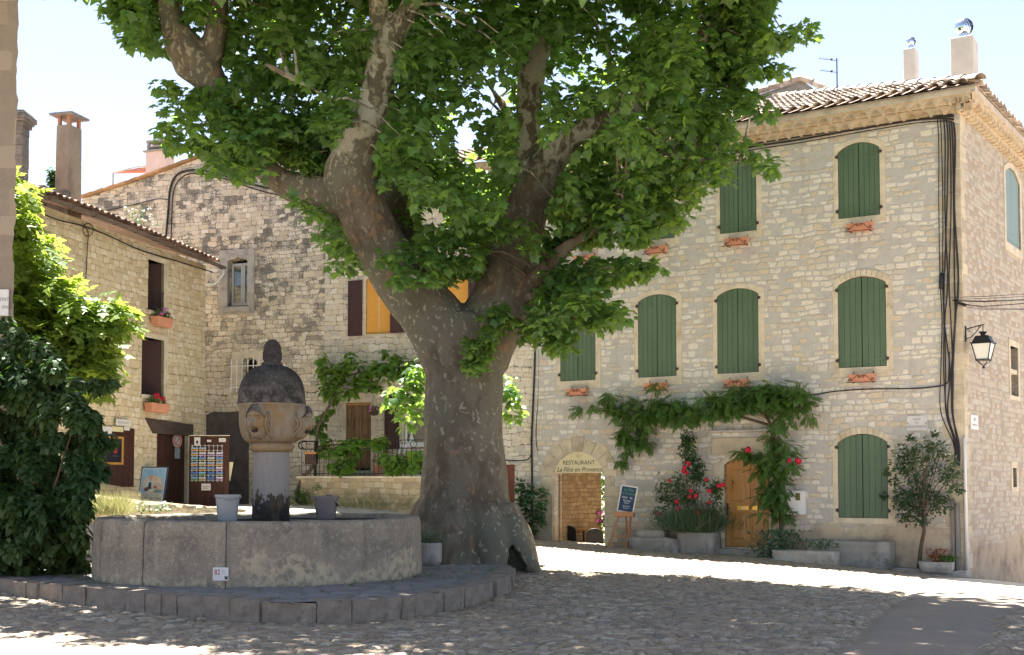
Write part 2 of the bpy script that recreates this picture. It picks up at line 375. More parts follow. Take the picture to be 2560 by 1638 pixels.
# ------------------------------------------------------------------ ground
GP = [(0,5,0),(-8,8,0),(8,8,0),(-4,12,0),(0,12,0),(4,12,0),(0,15.5,0),(4,16,-.02),(-8,15,.05),(6.3,15.7,-.03),
      (9.3,24.2,-.30),(12.3,28.6,-1.05),(15,32.5,-1.9),(5.2,26.5,.0),(1.9,28.6,.15),(3.5,27.3,.03),(7.4,25.0,-.17),
      (.5,22,.13),(0,19,.06),(-1,24,.25),(.4,29.3,.24),(-3,30,.9),(-5.5,31,1.0),(-8.3,30.5,1.0),(-9.3,26,.95),(-3,22,.25),(-6,22,.3),(-8,20,.25),(-10,12,.05),(2.5,23,.06),(5,21,-.02),(7.5,20,-.12)]
_g = np.array(GP, float); _n = len(_g)
def _tps(d2): return np.where(d2 > 1e-9, d2 * np.log(d2 + 1e-12), 0)
_A = np.zeros((_n + 3, _n + 3)); _dd = ((_g[:, None, :2] - _g[None, :, :2]) ** 2).sum(-1)
_A[:_n, :_n] = _tps(_dd) + np.eye(_n) * .5; _A[:_n, _n] = 1; _A[:_n, _n + 1:] = _g[:, :2]; _A[_n, :_n] = 1; _A[_n + 1:, :_n] = _g[:, :2].T
_w = np.linalg.solve(_A, np.concatenate([_g[:, 2], [0, 0, 0]]))
def gz(x, y):
    x = np.clip(np.asarray(x, float), -11, 16); y = np.clip(np.asarray(y, float), 5, 34); sh = x.shape
    q = np.stack([x.ravel(), y.ravel()], 1); out = np.empty(len(q))
    for i in range(0, len(q), 40000):
        b = q[i:i + 40000]; d = ((b[:, None] - _g[None, :, :2]) ** 2).sum(-1)
        out[i:i + 40000] = _tps(d) @ _w[:_n] + _w[_n] + b @ _w[_n + 1:]
    return out.reshape(sh)
def gzs(x, y): return float(gz(np.array([x]), np.array([y]))[0])

def cells(x, y, s, seed, jit=.42, aniso=1.0):
    """nearest and second nearest jittered-grid point: returns d1, d2, random tone, dx, dy"""
    rg = np.random.default_rng(seed); N = 512
    jx = rg.uniform(-jit, jit, (N, N)); jy = rg.uniform(-jit, jit, (N, N)); tn = rg.uniform(0, 1, (N, N)); rr = rg.uniform(.68, 1.22, (N, N))
    gx = x / s; gy = y / (s * aniso); ix = np.floor(gx).astype(int); iy = np.floor(gy).astype(int)
    d1 = np.full(x.shape, 9.); d2 = np.full(x.shape, 9.); t = np.zeros(x.shape)
    for a in range(-2, 3):
        for b in range(-2, 3):
            cx = ix + a; cy = iy + b; m = (cx % N, cy % N)
            off = .5 * (cy % 2)
            d = np.hypot(gx - (cx + .5 + off * .6 + jx[m]), gy - (cy + .5 + jy[m])) / rr[m]
            new = d < d1; d2 = np.where(new, d1, np.minimum(d2, d)); t = np.where(new, tn[m], t); d1 = np.where(new, d, d1)
    return d1, d2, t
def smooth(a, lo, hi):
    q = np.clip((a - lo) / (hi - lo), 0, 1); return q * q * (3 - 2 * q)
def vnoise(x, y, s, seed):
    rg = np.random.default_rng(seed); G = rg.uniform(0, 1, (256, 256)); gx = x / s; gy = y / s
    ix = np.floor(gx).astype(int); iy = np.floor(gy).astype(int); fx = gx - ix; fy = gy - iy; fx = fx * fx * (3 - 2 * fx); fy = fy * fy * (3 - 2 * fy)
    g = lambda a, b: G[a % 256, b % 256]
    return (g(ix, iy) * (1 - fx) + g(ix + 1, iy) * fx) * (1 - fy) + (g(ix, iy + 1) * (1 - fx) + g(ix + 1, iy + 1) * fx) * fy

ROAD = np.array([(.2, 4.0, .62), (3.72, 11.45, .62), (5.62, 15.7, .66), (7.2, 18.6, 1.0), (9.3, 21.3, 1.9), (12.2, 24.2, 2.0), (14.6, 28.0, 1.9), (17, 33, 1.9)])
def road_d(x, y):
    """signed distance outside the asphalt strip"""
    best = np.full(x.shape, 99.)
    for a, b in zip(ROAD[:-1], ROAD[1:]):
        dx, dy = b[0] - a[0], b[1] - a[1]; L2 = dx * dx + dy * dy
        t = np.clip(((x - a[0]) * dx + (y - a[1]) * dy) / L2, 0, 1)
        d = np.hypot(x - a[0] - t * dx, y - a[1] - t * dy) - (a[2] + t * (b[2] - a[2])); best = np.minimum(best, d)
    return best + .16 * (vnoise(x, y, .35, 41) - .5) + .10 * (vnoise(x, y, .12, 42) - .5)

def in_poly(x, y, poly):
    ins = np.zeros(x.shape, bool); n = len(poly)
    for i in range(n):
        x0, y0 = poly[i]; x1, y1 = poly[(i + 1) % n]
        if y0 == y1: continue
        c = ((y0 > y) != (y1 > y)) & (x < (x1 - x0) * (y - y0) / (y1 - y0) + x0); ins ^= c
    return ins
def grid_mesh(name, X, Y, Z, mat, attrs, keep=None, loc=(0, 0, 0)):
    ny, nx = X.shape; co = np.stack([X, Y, Z], -1).reshape(-1, 3).astype(np.float32)
    idx = np.arange(ny * nx).reshape(ny, nx)
    q = np.stack([idx[:-1, :-1], idx[:-1, 1:], idx[1:, 1:], idx[1:, :-1]], -1).reshape(-1, 4)
    if keep is not None:
        q = q[keep.ravel()[q].all(1)]; used = np.unique(q); re = np.full(len(co), -1); re[used] = np.arange(len(used)); q = re[q]; co = co[used]
        attrs = {k: a.ravel()[used] for k, a in attrs.items()}
    me = bpy.data.meshes.new(name); me.vertices.add(len(co)); me.vertices.foreach_set('co', co.ravel())
    me.loops.add(q.size); me.loops.foreach_set('vertex_index', q.ravel().astype(np.int32))
    me.polygons.add(len(q)); me.polygons.foreach_set('loop_start', np.arange(0, q.size, 4, dtype=np.int32))
    me.polygons.foreach_set('use_smooth', np.ones(len(q), bool)); me.update(calc_edges=True)
    for k, a in attrs.items():
        at = me.attributes.new(k, 'FLOAT', 'POINT'); at.data.foreach_set('value', a.ravel().astype(np.float32))
    me.materials.append(mat); o = bpy.data.objects.new(name, me); COL.objects.link(o); o.location = loc; return o

def cobble_mat(name, cols, gap, moss, mossy=.55):
    t = NT(name)
    at = lambda k: t.n('ShaderNodeAttribute', {'attribute_name': k}).outputs['Fac']
    raw = t.coords(); fine = t.noise(raw, 38, 5, .65); big = t.noise(raw, .8, 5, .6)
    c = t.ramp(at('tone'), [(i / (len(cols) - 1), q) for i, q in enumerate(cols)])
    c = t.mix(t.step(fine, .3, .75), c, t.mix(.45, c, (.12, .105, .095)))
    gp = t.mix(t.step(t.math('ADD', big, t.math('MULTIPLY', t.math('SUBTRACT', fine, .5), .5)), mossy - .06, mossy + .1), gap, moss)
    c = t.mix(t.step(at('gap'), .25, .75), c, gp)
    return t.done(c, t.mix(fine, (.62, .62, .62), (.95, .95, .95)), fine, .5, .012, spec=.35)
M['cobble'] = cobble_mat('cobbles', [(.243, .206, .162), (.348, .288, .215), (.274, .182, .119), (.412, .335, .241), (.318, .224, .146), (.180, .154, .122), (.486, .403, .299), (.296, .211, .153)], (.254, .188, .112), (.117, .124, .034), .5)
M['flag'] = cobble_mat('flagstones', [(.181, .168, .169), (.226, .210, .202), (.164, .144, .139), (.254, .228, .202)], (.117, .097, .069), (.081, .092, .027), .5)

xs = np.concatenate([np.linspace(-300, -14, 14), np.arange(-13.5, -8.6, .25), np.arange(-8.5, 10.5, .033), np.arange(10.7, 18, .25), np.linspace(19, 300, 14)])
ys = np.concatenate([np.linspace(-60, 6, 14), np.arange(6.5, 10.4, .2), np.arange(10.5, 20, .03), np.arange(20, 31, .075), np.arange(31.2, 36, .3), np.linspace(37, 600, 24)])
X, Y = np.meshgrid(xs, ys)
base = gz(X, Y)
wx = X + .22 * (vnoise(X, Y, .8, 5) - .5) + .05 * (vnoise(X, Y, .12, 15) - .5); wy = Y + .22 * (vnoise(X, Y, .8, 6) - .5) + .05 * (vnoise(X, Y, .12, 16) - .5)
d1, d2, tone = cells(wx, wy, .135, 3, aniso=.80)
e = d2 - d1
dome = smooth(e, .02, .34)
tilt = (vnoise(X, Y, .23, 8) - .5)
rd = road_d(X, Y); off = smooth(rd, .02, .16)
H = (.026 * dome * (.7 + .6 * tone) + .020 * tilt * dome + .02 * (vnoise(X, Y, 1.3, 9) - .5)) * off
Z = base + H - .012 * (1 - off)
grd = grid_mesh('ground', X, Y, Z, M['cobble'], {'tone': tone * .75 + .25 * vnoise(X, Y, 1.1, 12), 'gap': 1 - smooth(e, .05, .22)})
tag(grd, 'square paved with grey and brown rounded cobblestones with moss between them', kind='structure')

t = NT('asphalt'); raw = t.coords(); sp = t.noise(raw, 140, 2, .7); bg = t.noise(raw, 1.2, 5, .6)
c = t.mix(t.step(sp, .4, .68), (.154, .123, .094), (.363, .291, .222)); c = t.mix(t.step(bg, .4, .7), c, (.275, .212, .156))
c = t.mix(t.step(t.n('ShaderNodeSeparateXYZ', Vector=raw).outputs[1], 17.3, 19.0), c, t.mix(sp, (.745, .599, .444), (.922, .754, .555)))  # sun on the far stretch put into the colour as paler asphalt
M['asphalt'] = t.done(c, .9, sp, .6, .006)
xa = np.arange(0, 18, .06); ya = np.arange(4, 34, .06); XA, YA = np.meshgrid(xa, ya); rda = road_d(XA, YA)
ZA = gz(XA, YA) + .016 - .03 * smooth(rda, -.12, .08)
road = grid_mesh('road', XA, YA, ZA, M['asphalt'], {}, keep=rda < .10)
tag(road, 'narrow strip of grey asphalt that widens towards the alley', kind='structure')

xp = np.arange(-10, 0.2, .12); yp = np.arange(22.4, 32, .12); XP, YP = np.meshgrid(xp, yp); PATH = [(-9.3, 23.5), (-6, 22.9), (-3, 23.3), (-.9, 24.2), (.2, 26), (.2, 29.6), (-8.2, 31.6), (-9.6, 27)]  # pale paving added to bounce sunlight onto the walls behind the fountain
a1_, a2_, at_ = cells(XP, YP, .55, 51, aniso=.8)
M['pale_flag'] = cobble_mat('pale_flagstones', [(.50, .46, .40), (.56, .52, .46), (.46, .42, .36)], (.36, .31, .24), (.2, .2, .1), .7)
path = grid_mesh('path', XP, YP, gz(XP, YP) + .055 + .012 * smooth(a2_ - a1_, .02, .15), M['pale_flag'], {'tone': at_, 'gap': 1 - smooth(a2_ - a1_, .02, .1)}, keep=in_poly(XP, YP, PATH)); tag(path, 'pale flagstone path added behind the fountain to bounce light onto the house walls', kind='structure')

# ------------------------------------------------------------------ fountain platform
PLZ = .26
po = [PZ(*p, PLZ) for p in [(-60, 1446), (10, 1453), (120, 1463), (250, 1475), (400, 1490), (560, 1501), (700, 1508), (850, 1508), (1000, 1497), (1120, 1480), (1220, 1460), (1276, 1442), (1284, 1426), (1262, 1412), (1200, 1400)]]
po = [(p.x, p.y) for p in po] + [(-.35, 21.4), (-1.6, 22.2), (-3.5, 22.6), (-6, 22.4), (-8.4, 21.5), (-9, 19.5)]
def resample(pts, step):
    out = []; P2 = [np.array(p, float) for p in pts]
    for a, b in zip(P2[:-1], P2[1:]):
        n = max(1, int(np.hypot(*(b - a)) / step)); out += [tuple(a + (b - a) * i / n) for i in range(n)]
    return out + [tuple(P2[-1])]
platform = thing('stone_platform', 'low round stone platform with a kerb of rough blocks under the fountain and plane tree', 'platform', (-3.3, 18, 0))
px_, py_ = np.meshgrid(np.arange(-9.2, .6, .04), np.arange(13.8, 22.8, .04))
q1, q2, qt = cells(px_ + .2 * vnoise(px_, py_, .8, 21), py_ + .15 * vnoise(px_, py_, .8, 22), .30, 23, aniso=.75); qe = q2 - q1
pz_ = PLZ - .02 + .035 * smooth(qe, .02, .25) + .03 * (vnoise(px_, py_, .9, 25) - .5) + .012 * (vnoise(px_, py_, .2, 26) - .5)
top = grid_mesh('paving', px_ + 3.3, py_ - 18, pz_, M['flag'], {'tone': qt, 'gap': 1 - smooth(qe, .02, .13)}, keep=in_poly(px_, py_, po)); top.parent = platform
M['kerb'] = basic('kerb_stone', (.200, .161, .125), .92, .35, 3, bump=.8, bscale=18, dirt=(.097, .083, .072), island=.25)
line = resample(po[:15], .05); i = 0; kk = 0
while i < len(line) - 4:
    m = random.choice([5, 6, 8, 9, 11, 13]); seg = line[i:i + m + 1]; i += m
    if len(seg) < 3: break
    a, b = Vector(seg[0] + (0,)), Vector(seg[-1] + (0,)); d = (b - a).normalized(); n = Vector((d.y, -d.x, 0))
    mb = MB(); L = (b - a).length - .004; mb.box(.002, L, -.02 + random.uniform(-.03, .025), .30, -.12, PLZ + .022 + random.uniform(-.025, .012))
    o = mb.build('kerb_stone', M['kerb'], platform, (a.x + 3.3, a.y - 18, 0), math.atan2(d.y, d.x), bevel=0)
    rough(o, .02, 7, 5, kk); kk += 1

# ------------------------------------------------------------------ fountain
FX, FY = P(654, 1300, 18.2).x, 18.2
fount = thing('stone_fountain', 'old round stone fountain with a domed globe carved with spouting heads on a pillar', 'fountain', (FX, FY, PLZ))
def basin_mat():
    t = NT('fountain_basin_stone'); raw = t.coords(); z = t.n('ShaderNodeSeparateXYZ', Vector=raw).outputs[2]
    n1 = t.noise(raw, 2.2, 7, .65); n2 = t.noise(raw, 14, 5, .7); n3 = t.noise(t.coords((3, 3, .35)), 1.6, 5, .6); n4 = t.noise(raw, 45, 3)
    c = t.mix(t.step(n1, .38, .68), (.250, .206, .153), (.148, .125, .102)); c = t.mix(t.step(n2, .46, .74), c, (.333, .286, .220))
    c = t.mix(t.math('MULTIPLY', t.step(n3, .55, .75), .75), c, (.333, .292, .225)); c = t.mix(t.step(n4, .52, .75), c, (.120, .105, .085))
    pale = t.math('MULTIPLY', t.step(t.math('ADD', t.noise(raw, 1.1, 5, .6), t.math('MULTIPLY', z, -.50)), .33, .45), t.step(t.noise(raw, 9, 5, .65), .35, .6))
    c = t.mix(t.math('MULTIPLY', pale, .8), c, (.463, .374, .246))
    return t.done(c, .95, t.math('ADD', t.math('MULTIPLY', n2, .7), t.math('MULTIPLY', n4, .3)), .7, .02, spec=.15)
M['basin'] = basin_mat()
BH = .87; R0, R1 = 2.41, 2.12
joints = [-92, -53, -28, 1, 47, 92, 150, 205]           # degrees from facing the camera, clockwise to the right
for k, a0 in enumerate(joints):
    a1 = (joints + [268])[k + 1]; g = .22 if k < 3 else .05; n = 10; mb = MB(); vs = []; lev = [(R0 - .0, -.06), (R0 + .01, .12), (R0, .45), (R0 - .01, BH - .07), (R0 - .035, BH - .012), (R0 - .07, BH), (R1 + .05, BH), (R1 + .01, BH - .03), (R1, .3), (R1, 0)]
    for i in range(n + 1):
        an = R(a0 + g + (a1 - a0 - 2 * g) * i / n); sx, cx = math.sin(an), -math.cos(an)
        for r, z in lev:
            dz = .02 * mnoise.noise(Vector((sx * 9, cx * 9, k))) if z > BH - .1 else 0
            vs.append((r * sx, r * cx, z + dz))
    m = len(lev); fs = [(i * m + j, (i + 1) * m + j, (i + 1) * m + j + 1, i * m + j + 1) for i in range(n) for j in range(m - 1)]
    fs += [tuple(range(m - 1, -1, -1)), tuple(n * m + j for j in range(m))]; mb.add(vs, fs)
    o = mb.build('basin_slab', M['basin'], fount, smooth=False); rough(o, .008, 6, 1, k)
    o.data.polygons.foreach_set('use_smooth', [len(p.vertices) <= 4 for p in o.data.polygons])
    if k in (1, 2, 3, 4):                                   # mortar seam, split and weedy
        an = R(a0); sx, cx = math.sin(an), -math.cos(an)
MB().lathe([(2.2, 0), (2.2, .52), (0, .52)], 40).build('basin_floor', M['concrete'], fount)
t = NT('still_water'); M['water'] = t.done((.012, .016, .012), .04, t.noise(t.coords(), 5, 2), .08, .01, spec=.6)
MB().lathe([(R1 - .004, .70), (0, .70)], 48).build('water', M['water'], fount)
CXF = P(678, 1200, 18.2).x - FX                            # the pillar stands a little to the right of the basin's middle
def column_mat():
    t = NT('fountain_pillar_stone'); raw = t.coords(); z = t.n('ShaderNodeSeparateXYZ', Vector=raw).outputs[2]
    n1 = t.noise(t.coords((9, 9, .8)), 3, 5, .6); n2 = t.noise(t.coords((1, 1, .45)), 6, 6, .65); n4 = t.noise(raw, 40, 3)
    c = t.mix(n1, (.175, .16, .145), (.27, .245, .22)); c = t.mix(t.step(n4, .5, .7), c, (.18, .165, .147))
    wet = t.step(t.math('ADD', z, t.math('MULTIPLY', t.math('SUBTRACT', n2, .5), -1.5)), 1.22, 1.15)
    c = t.mix(wet, c, t.mix(t.step(n2, .4, .65), (.02, .018, .016), (.085, .06, .035)))
    return t.done(c, .85, n4, .4, .01, spec=.3)
cz = lambda y: 1.65 + (1205 - y) * 18.2 / 3000 - PLZ       # photo row at the pillar -> height above the platform
def wob(a, z): return .004 * mnoise.noise(Vector((math.cos(a) * 3, math.sin(a) * 3, z * 4)))
MB().lathe([(.285, .5), (.282, 1.0), (.276, 1.5), (.272, cz(1135)), (.272, cz(1131))], 40, (CXF, 0, 0), wob=wob).build('pillar', column_mat(), fount, smooth=True)
def globe_mat():
    t = NT('fountain_globe_stone'); raw = t.coords(); z = t.n('ShaderNodeSeparateXYZ', Vector=raw).outputs[2]
    n1 = t.noise(raw, 3, 6, .65); n2 = t.noise(t.coords((5, 5, .7)), 2.5, 5, .6); n4 = t.noise(raw, 36, 4)
    c = t.mix(t.step(n2, .35, .7), (.25, .205, .143), (.205, .16, .108)); c = t.mix(t.step(n1, .45, .7), c, (.235, .148, .065))
    c = t.mix(t.math('MULTIPLY', t.step(t.math('ADD', z, t.math('MULTIPLY', n1, .5)), 2.27, 2.05), .75), c, (.30, .19, .075))
    c = t.mix(t.step(n4, .5, .75), c, (.17, .14, .105)); return t.done(c, .9, n4, .4, .012, spec=.2)
M['globe'] = globe_mat()
t = NT('lichen_dome'); raw = t.coords(); n1 = t.noise(raw, 4, 6, .7); n4 = t.noise(raw, 30, 4, .7); z = t.n('ShaderNodeSeparateXYZ', Vector=raw).outputs[2]
c = t.mix(t.step(n1, .4, .65), (.036, .032, .03), (.07, .062, .056)); c = t.mix(t.step(n4, .54, .72), c, (.15, .135, .12))
c = t.mix(t.math('MULTIPLY', t.math('MULTIPLY', t.step(n1, .38, .6), t.step(z, 2.95, 2.62)), .6), c, (.16, .142, .122))
M['dome'] = t.done(c, .97, t.math('ADD', n4, n1), .8, .02, spec=.1)
zb, ze = cz(1127), cz(1018)
pr = [(.272, cz(1131)), (.31, cz(1128)), (.335, cz(1122)), (.335, cz(1115)), (.305, cz(1108))]
for i in range(15):
    a = i / 14 * PI * .5; pr.append((.305 + (.487 - .305) * math.sin(a) ** .9, cz(1108) + (ze - cz(1108)) * .62 * (1 - math.cos(a))))
pr += [(.488, ze - .1), (.488, ze), (.515, ze + .015), (.515, ze + .035), (.49, ze + .05)]
pr_globe = list(pr)
MB().lathe(pr, 56, (CXF, 0, 0), wob=wob).build('globe', M['globe'], fount, smooth=True)
zd = ze + .035; zt = cz(912)
pr = [(.50, zd), (.512, zd + .01), (.516, zd + .035), (.506, zd + .06), (.503, zd + .10)]
for i in range(1, 15):
    a = i / 14 * PI / 2; pr.append((max(.13, .503 * max(0, math.cos(a)) ** .72), zd + .10 + (zt - zd - .10) * math.sin(a)))
MB().lathe(pr, 56, (CXF, 0, 0), wob=wob).build('dome', M['dome'], fount, smooth=True)
z0 = zt - .01; mb = MB(); fl = lambda a, z: (.05 * abs(math.sin(a * 4)) if z < z0 + .24 else .02 * mnoise.noise(Vector((a * 2, z * 20, 0))))
mb.lathe([(.15, z0 - .02), (.155, z0 + .03), (.13, z0 + .05), (.118, z0 + .06), (.138, z0 + .10), (.138, z0 + .2), (.128, z0 + .24), (.134, z0 + .25), (.122, z0 + .31), (.09, z0 + .36), (.04, z0 + .395), (0, z0 + .405)], 48, (CXF, 0, 0), wob=fl)
mb.build('finial', M['dome'], fount, smooth=True)
# carved heads: a relief pushed out of the globe
GPROF = sorted((z, r) for r, z in pr_globe)
def globe_r(z): return float(np.interp(z, [q[0] for q in GPROF], [q[1] for q in GPROF]))
def head(ang):
    U, Vn = 64, 84; W, Hh = .235, .35
    def g(u, w, cu, cw, su, sw): return math.exp(-((u - cu) / su) ** 2 - ((w - cw) / sw) ** 2)
    def relief(u, w):
        u /= 1.05; w /= 1.2
        r2 = (u / .165) ** 2 + (w / .225) ** 2
        h = .15 * max(0, 1 - r2) ** .45
        if r2 > 1: return -.03
        h += .022 * g(u, w, 0, .10, .12, .05) - .075 * (g(u, w, -.062, .048, .036, .024) + g(u, w, .062, .048, .036, .024))
        h += .034 * (g(u, w, -.062, .046, .022, .013) + g(u, w, .062, .046, .025, .015))
        h += .026 * (g(u, w, -.062, .082, .046, .012) + g(u, w, .062, .082, .046, .012)) - .018 * (g(u, w, -.062, .062, .034, .006) + g(u, w, .062, .062, .034, .006)) - .016 * (g(u, w, -.055, -.075, .012, .03) + g(u, w, .055, -.075, .012, .03))
        h += .075 * g(u, w, 0, -.012, .020, .042) + .022 * g(u, w, 0, -.035, .038, .015) + .016 * g(u, w, 0, .035, .014, .04)
        h += .028 * (g(u, w, -.085, -.04, .04, .045) + g(u, w, .085, -.04, .04, .045))
        h -= .10 * g(u, w, 0, -.105, .044, .030); h += .022 * (g(u, w, 0, -.066, .045, .010) + g(u, w, 0, -.148, .040, .012))
        h += .026 * g(u, w, 0, -.185, .05, .03)
        return h
    zc = cz(1058)
    Mr = Matrix.Translation((CXF, 0, zc)) @ Matrix.Rotation(ang, 4, 'Z')
    def surf(u, w, extra=0.0):
        rg = max(.33, globe_r(zc + w)); return Mr @ Vector((u, -math.sqrt(max(.01, rg * rg - u * u)) - max(relief(u, w), -.03) - extra, w))
    mb = MB(); vs = [surf((i / U * 2 - 1) * W, (j / Vn * 2 - 1) * Hh) for j in range(Vn + 1) for i in range(U + 1)]
    fs = [(j * (U + 1) + i, j * (U + 1) + i + 1, (j + 1) * (U + 1) + i + 1, (j + 1) * (U + 1) + i) for j in range(Vn) for i in range(U)]
    o = mb.add(vs, fs).build('carved_face', M['globe'], fount, smooth=True)
    hb = MB(); rnd = random.Random(int(ang * 100) + 500)
    for i in range(17):                                     # fringe of short locks over the brow
        a = -1.2 + 2.4 * i / 16; pts = []
        for s in range(6):
            q = s / 5; u = .165 * math.sin(a) * (.25 + .75 * q); w = 1.2 * (.212 - (.085 + .10 * (1 - math.cos(a))) * q - .03 * (1 - math.cos(a))); pts.append(surf(u + rnd.uniform(-.004, .004), w, .012 + .012 * (1 - q)))
        hb.tube(pts, [q_ * rnd.uniform(.6, .95) for q_ in (.02, .022, .021, .018, .014, .005)], 6)
    locks = []
    for sgn in (-1, 1):
        lb = MB(); locks.append(lb)
        for i in range(3):                                  # long locks at the sides
            pts = [surf(sgn * (.158 + .014 * i + .006 * math.sin(q * 1.1 + i)), .14 - .066 * q, .030 - .008 * i) for q in range(7)]
            lb.tube(pts, [.018, .022, .023, .022, .021, .022, .008], 6)
    hb.build('carved_hair', M['dome'], o, smooth=True); [q_.build('carved_lock', M['globe'], o, smooth=True) for q_ in locks]
    sb = MB(); a = surf(0, -.126, -.04); b = surf(0, -.142, .12); sb.tube([a, a.lerp(b, .5), b, b + (b - a) * .02], [.022, .022, .025, .018], 14)
    sb.build('spout', [M['rustiron']], o, smooth=True); MB().tube([b + (b - a) * .021, b + (b - a) * .03], .017, 12).build('spout_hole', M['dark'], o)
for ang in (R(-14), R(77)): head(ang)
M['ironbar'] = M['iron']
for ang in (R(-14), R(77)):
    for s in (-.13, .13):
        d = Vector((math.sin(ang), -math.cos(ang), 0)); n = Vector((d.y, -d.x, 0)); a = Vector((CXF, 0, BH - .03)) + d * .27 + n * s
        b = a + d * (1.98 if ang < 0 else 1.70); mb = MB(); mb.bar(a, b, .035, .02); mb.build('bucket_bar', M['iron'], fount)
# number plate
an = math.asin((P(556, 1428, 15.85).x - FX) / (R0 + .01)); pl = thing('number_plaque', 'small white plaque with a red 82 on the basin front', 'plaque', (FX + (R0 + .028) * math.sin(an), FY - (R0 + .028) * math.cos(an), PLZ + .10), an)
MB().box(-.102, .102, -.012, .012, 0, .172).build('plate', M['plaque'], pl, bevel=.003)
text('number_lettering', '82', .10, M['redink'], pl, (-.043, -.0145, .108), sx=.8)
mb = MB()
for i_, l_ in enumerate((.04, .055, .05)): mb.box(.012, .012 + l_, -.0145, -.0125, .135 - i_ * .022, .139 - i_ * .022)
mb.build('small_lettering', M['cement'], pl)
mb = MB(); mb.tube([(.055, -.0145, .052), (.062, -.0145, .026), (.075, -.0145, .018), (.088, -.0145, .026), (.094, -.0145, .052)], .004, 6); mb.blob((.075, -.0142, .037), (.012, .002, .014)); mb.tube([(.05, -.0145, .055), (.1, -.0145, .055)], .003, 6)
mb.build('town_emblem', M['ink'], pl)

# ------------------------------------------------------------------ buckets
def bucket(px, Y, zb, r, h, mat, label, tilt=0.0):
    p = P(px, 1250, Y); t = thing('plastic_bucket', label, 'bucket', (p.x, Y, zb), .4, 'buckets on the fountain bars')
    pr = [(0, .006), (r * .76, .0), (r * .78, .01), (r, h - .035), (r + .012, h - .034), (r + .012, h), (r - .006, h), (r * .77, .03), (0, .03)]
    o = MB().lathe(pr, 36).build('body', mat, t, smooth=False)
    hb = MB(); n = 16
    pts = [(math.cos(PI * i / n) * (r + .014), -(r * .2 + math.sin(PI * i / n) * r * tilt), h - .02 - math.sin(PI * i / n) * (.02 if tilt < .8 else .05)) for i in range(n + 1)]
    hb.tube(pts, .006, 6); hb.build('handle', mat, t, smooth=True)
    return t
bz = PLZ + BH - .02
bucket(569, 16.65, bz, .165, .365, M['greyplastic'], 'light grey plastic bucket on the bars left of the fountain pillar', .9)
b2 = bucket(815, 17.55, bz, .175, .335, M['darkplastic'], 'dark grey plastic bucket with raised rim lying flap right of the fountain pillar', .5)
mb = MB(); mb.prism([(0, 0), (.02, .015), (.15, -.14), (.13, -.155)], -.14, .10); mb.build('flap', M['darkplastic'], b2, (.03, 0, .345))
b2['label'] = 'dark grey plastic bucket on the bars right of the fountain pillar'
# ------------------------------------------------------------------ building helpers
FF = Fr(9.27, 24.54, .856, -.518); SS = Fr(9.27, 24.54, .573, .819)
MM = Fr(.5, 29.85, .94, -.34); LL = Fr(-8.1, 31.5, .268, .963)
g0 = MM.w(-5.84, 0, 0); GG = Fr(g0.x, g0.y, .94, -.34)

def arch(x0, x1, z0, z1, rise, n=10):
    """loop, counter-clockwise: a rectangle with a segmental top"""
    if rise <= 0: return [(x0, z0), (x1, z0), (x1, z1), (x0, z1)]
    w = x1 - x0; r = (w * w / 4 + rise * rise) / (2 * rise); zc = z1 - r; a0 = math.asin(min(1, w / 2 / r)); xc = (x0 + x1) / 2
    if rise > w / 2 * .98: a0 = PI / 2 if abs(rise - w / 2) < .05 * w else PI - a0
    return [(x0, z0), (x1, z0)] + [(xc + r * math.sin(a0 - 2 * a0 * i / n), zc + r * math.cos(a0 - 2 * a0 * i / n)) for i in range(n + 1)]
def px_rect(fr, L, Rr, T, B, off=0.0):
    ym = (T + B) / 2; x0 = fr.loc(L, ym, off)[0]; x1 = fr.loc(Rr, ym, off)[0]
    return x0, x1, (fr.loc(L, B, off)[1] + fr.loc(Rr, B, off)[1]) / 2, fr.loc((L + Rr) / 2, T, off)[1]
def vr(fr, L, Rr, T, B, off=0.0): return px_rect(fr, L * K, Rr * K, T * K, B * K, off)
def plank_leaf(mb, x0, x1, z0, top, n, y0, y1, mi=0, gap=.007):
    w = (x1 - x0) / n
    for i in range(n):
        a, b = x0 + i * w + gap / 2, x0 + (i + 1) * w - gap / 2; c = (a + b) / 2
        mb.prism([(a, z0), (b, z0), (b, top(b)), (c, top(c)), (a, top(a))], y0, y1, mi)
    mb.prism([(x0 + .01, z0 + .01), (x1 - .01, z0 + .01), (x1 - .01, min(top(x1), top(x0)) - .02), (x0 + .01, min(top(x0), top(x1)) - .02)], y1 - .006, y1 + .012, mi)
def arch_top(x0, x1, z1, rise):
    w = x1 - x0; r = (w * w / 4 + rise * rise) / (2 * rise); xc = (x0 + x1) / 2
    return lambda x: z1 - r + math.sqrt(max(0, r * r - (x - xc) ** 2))
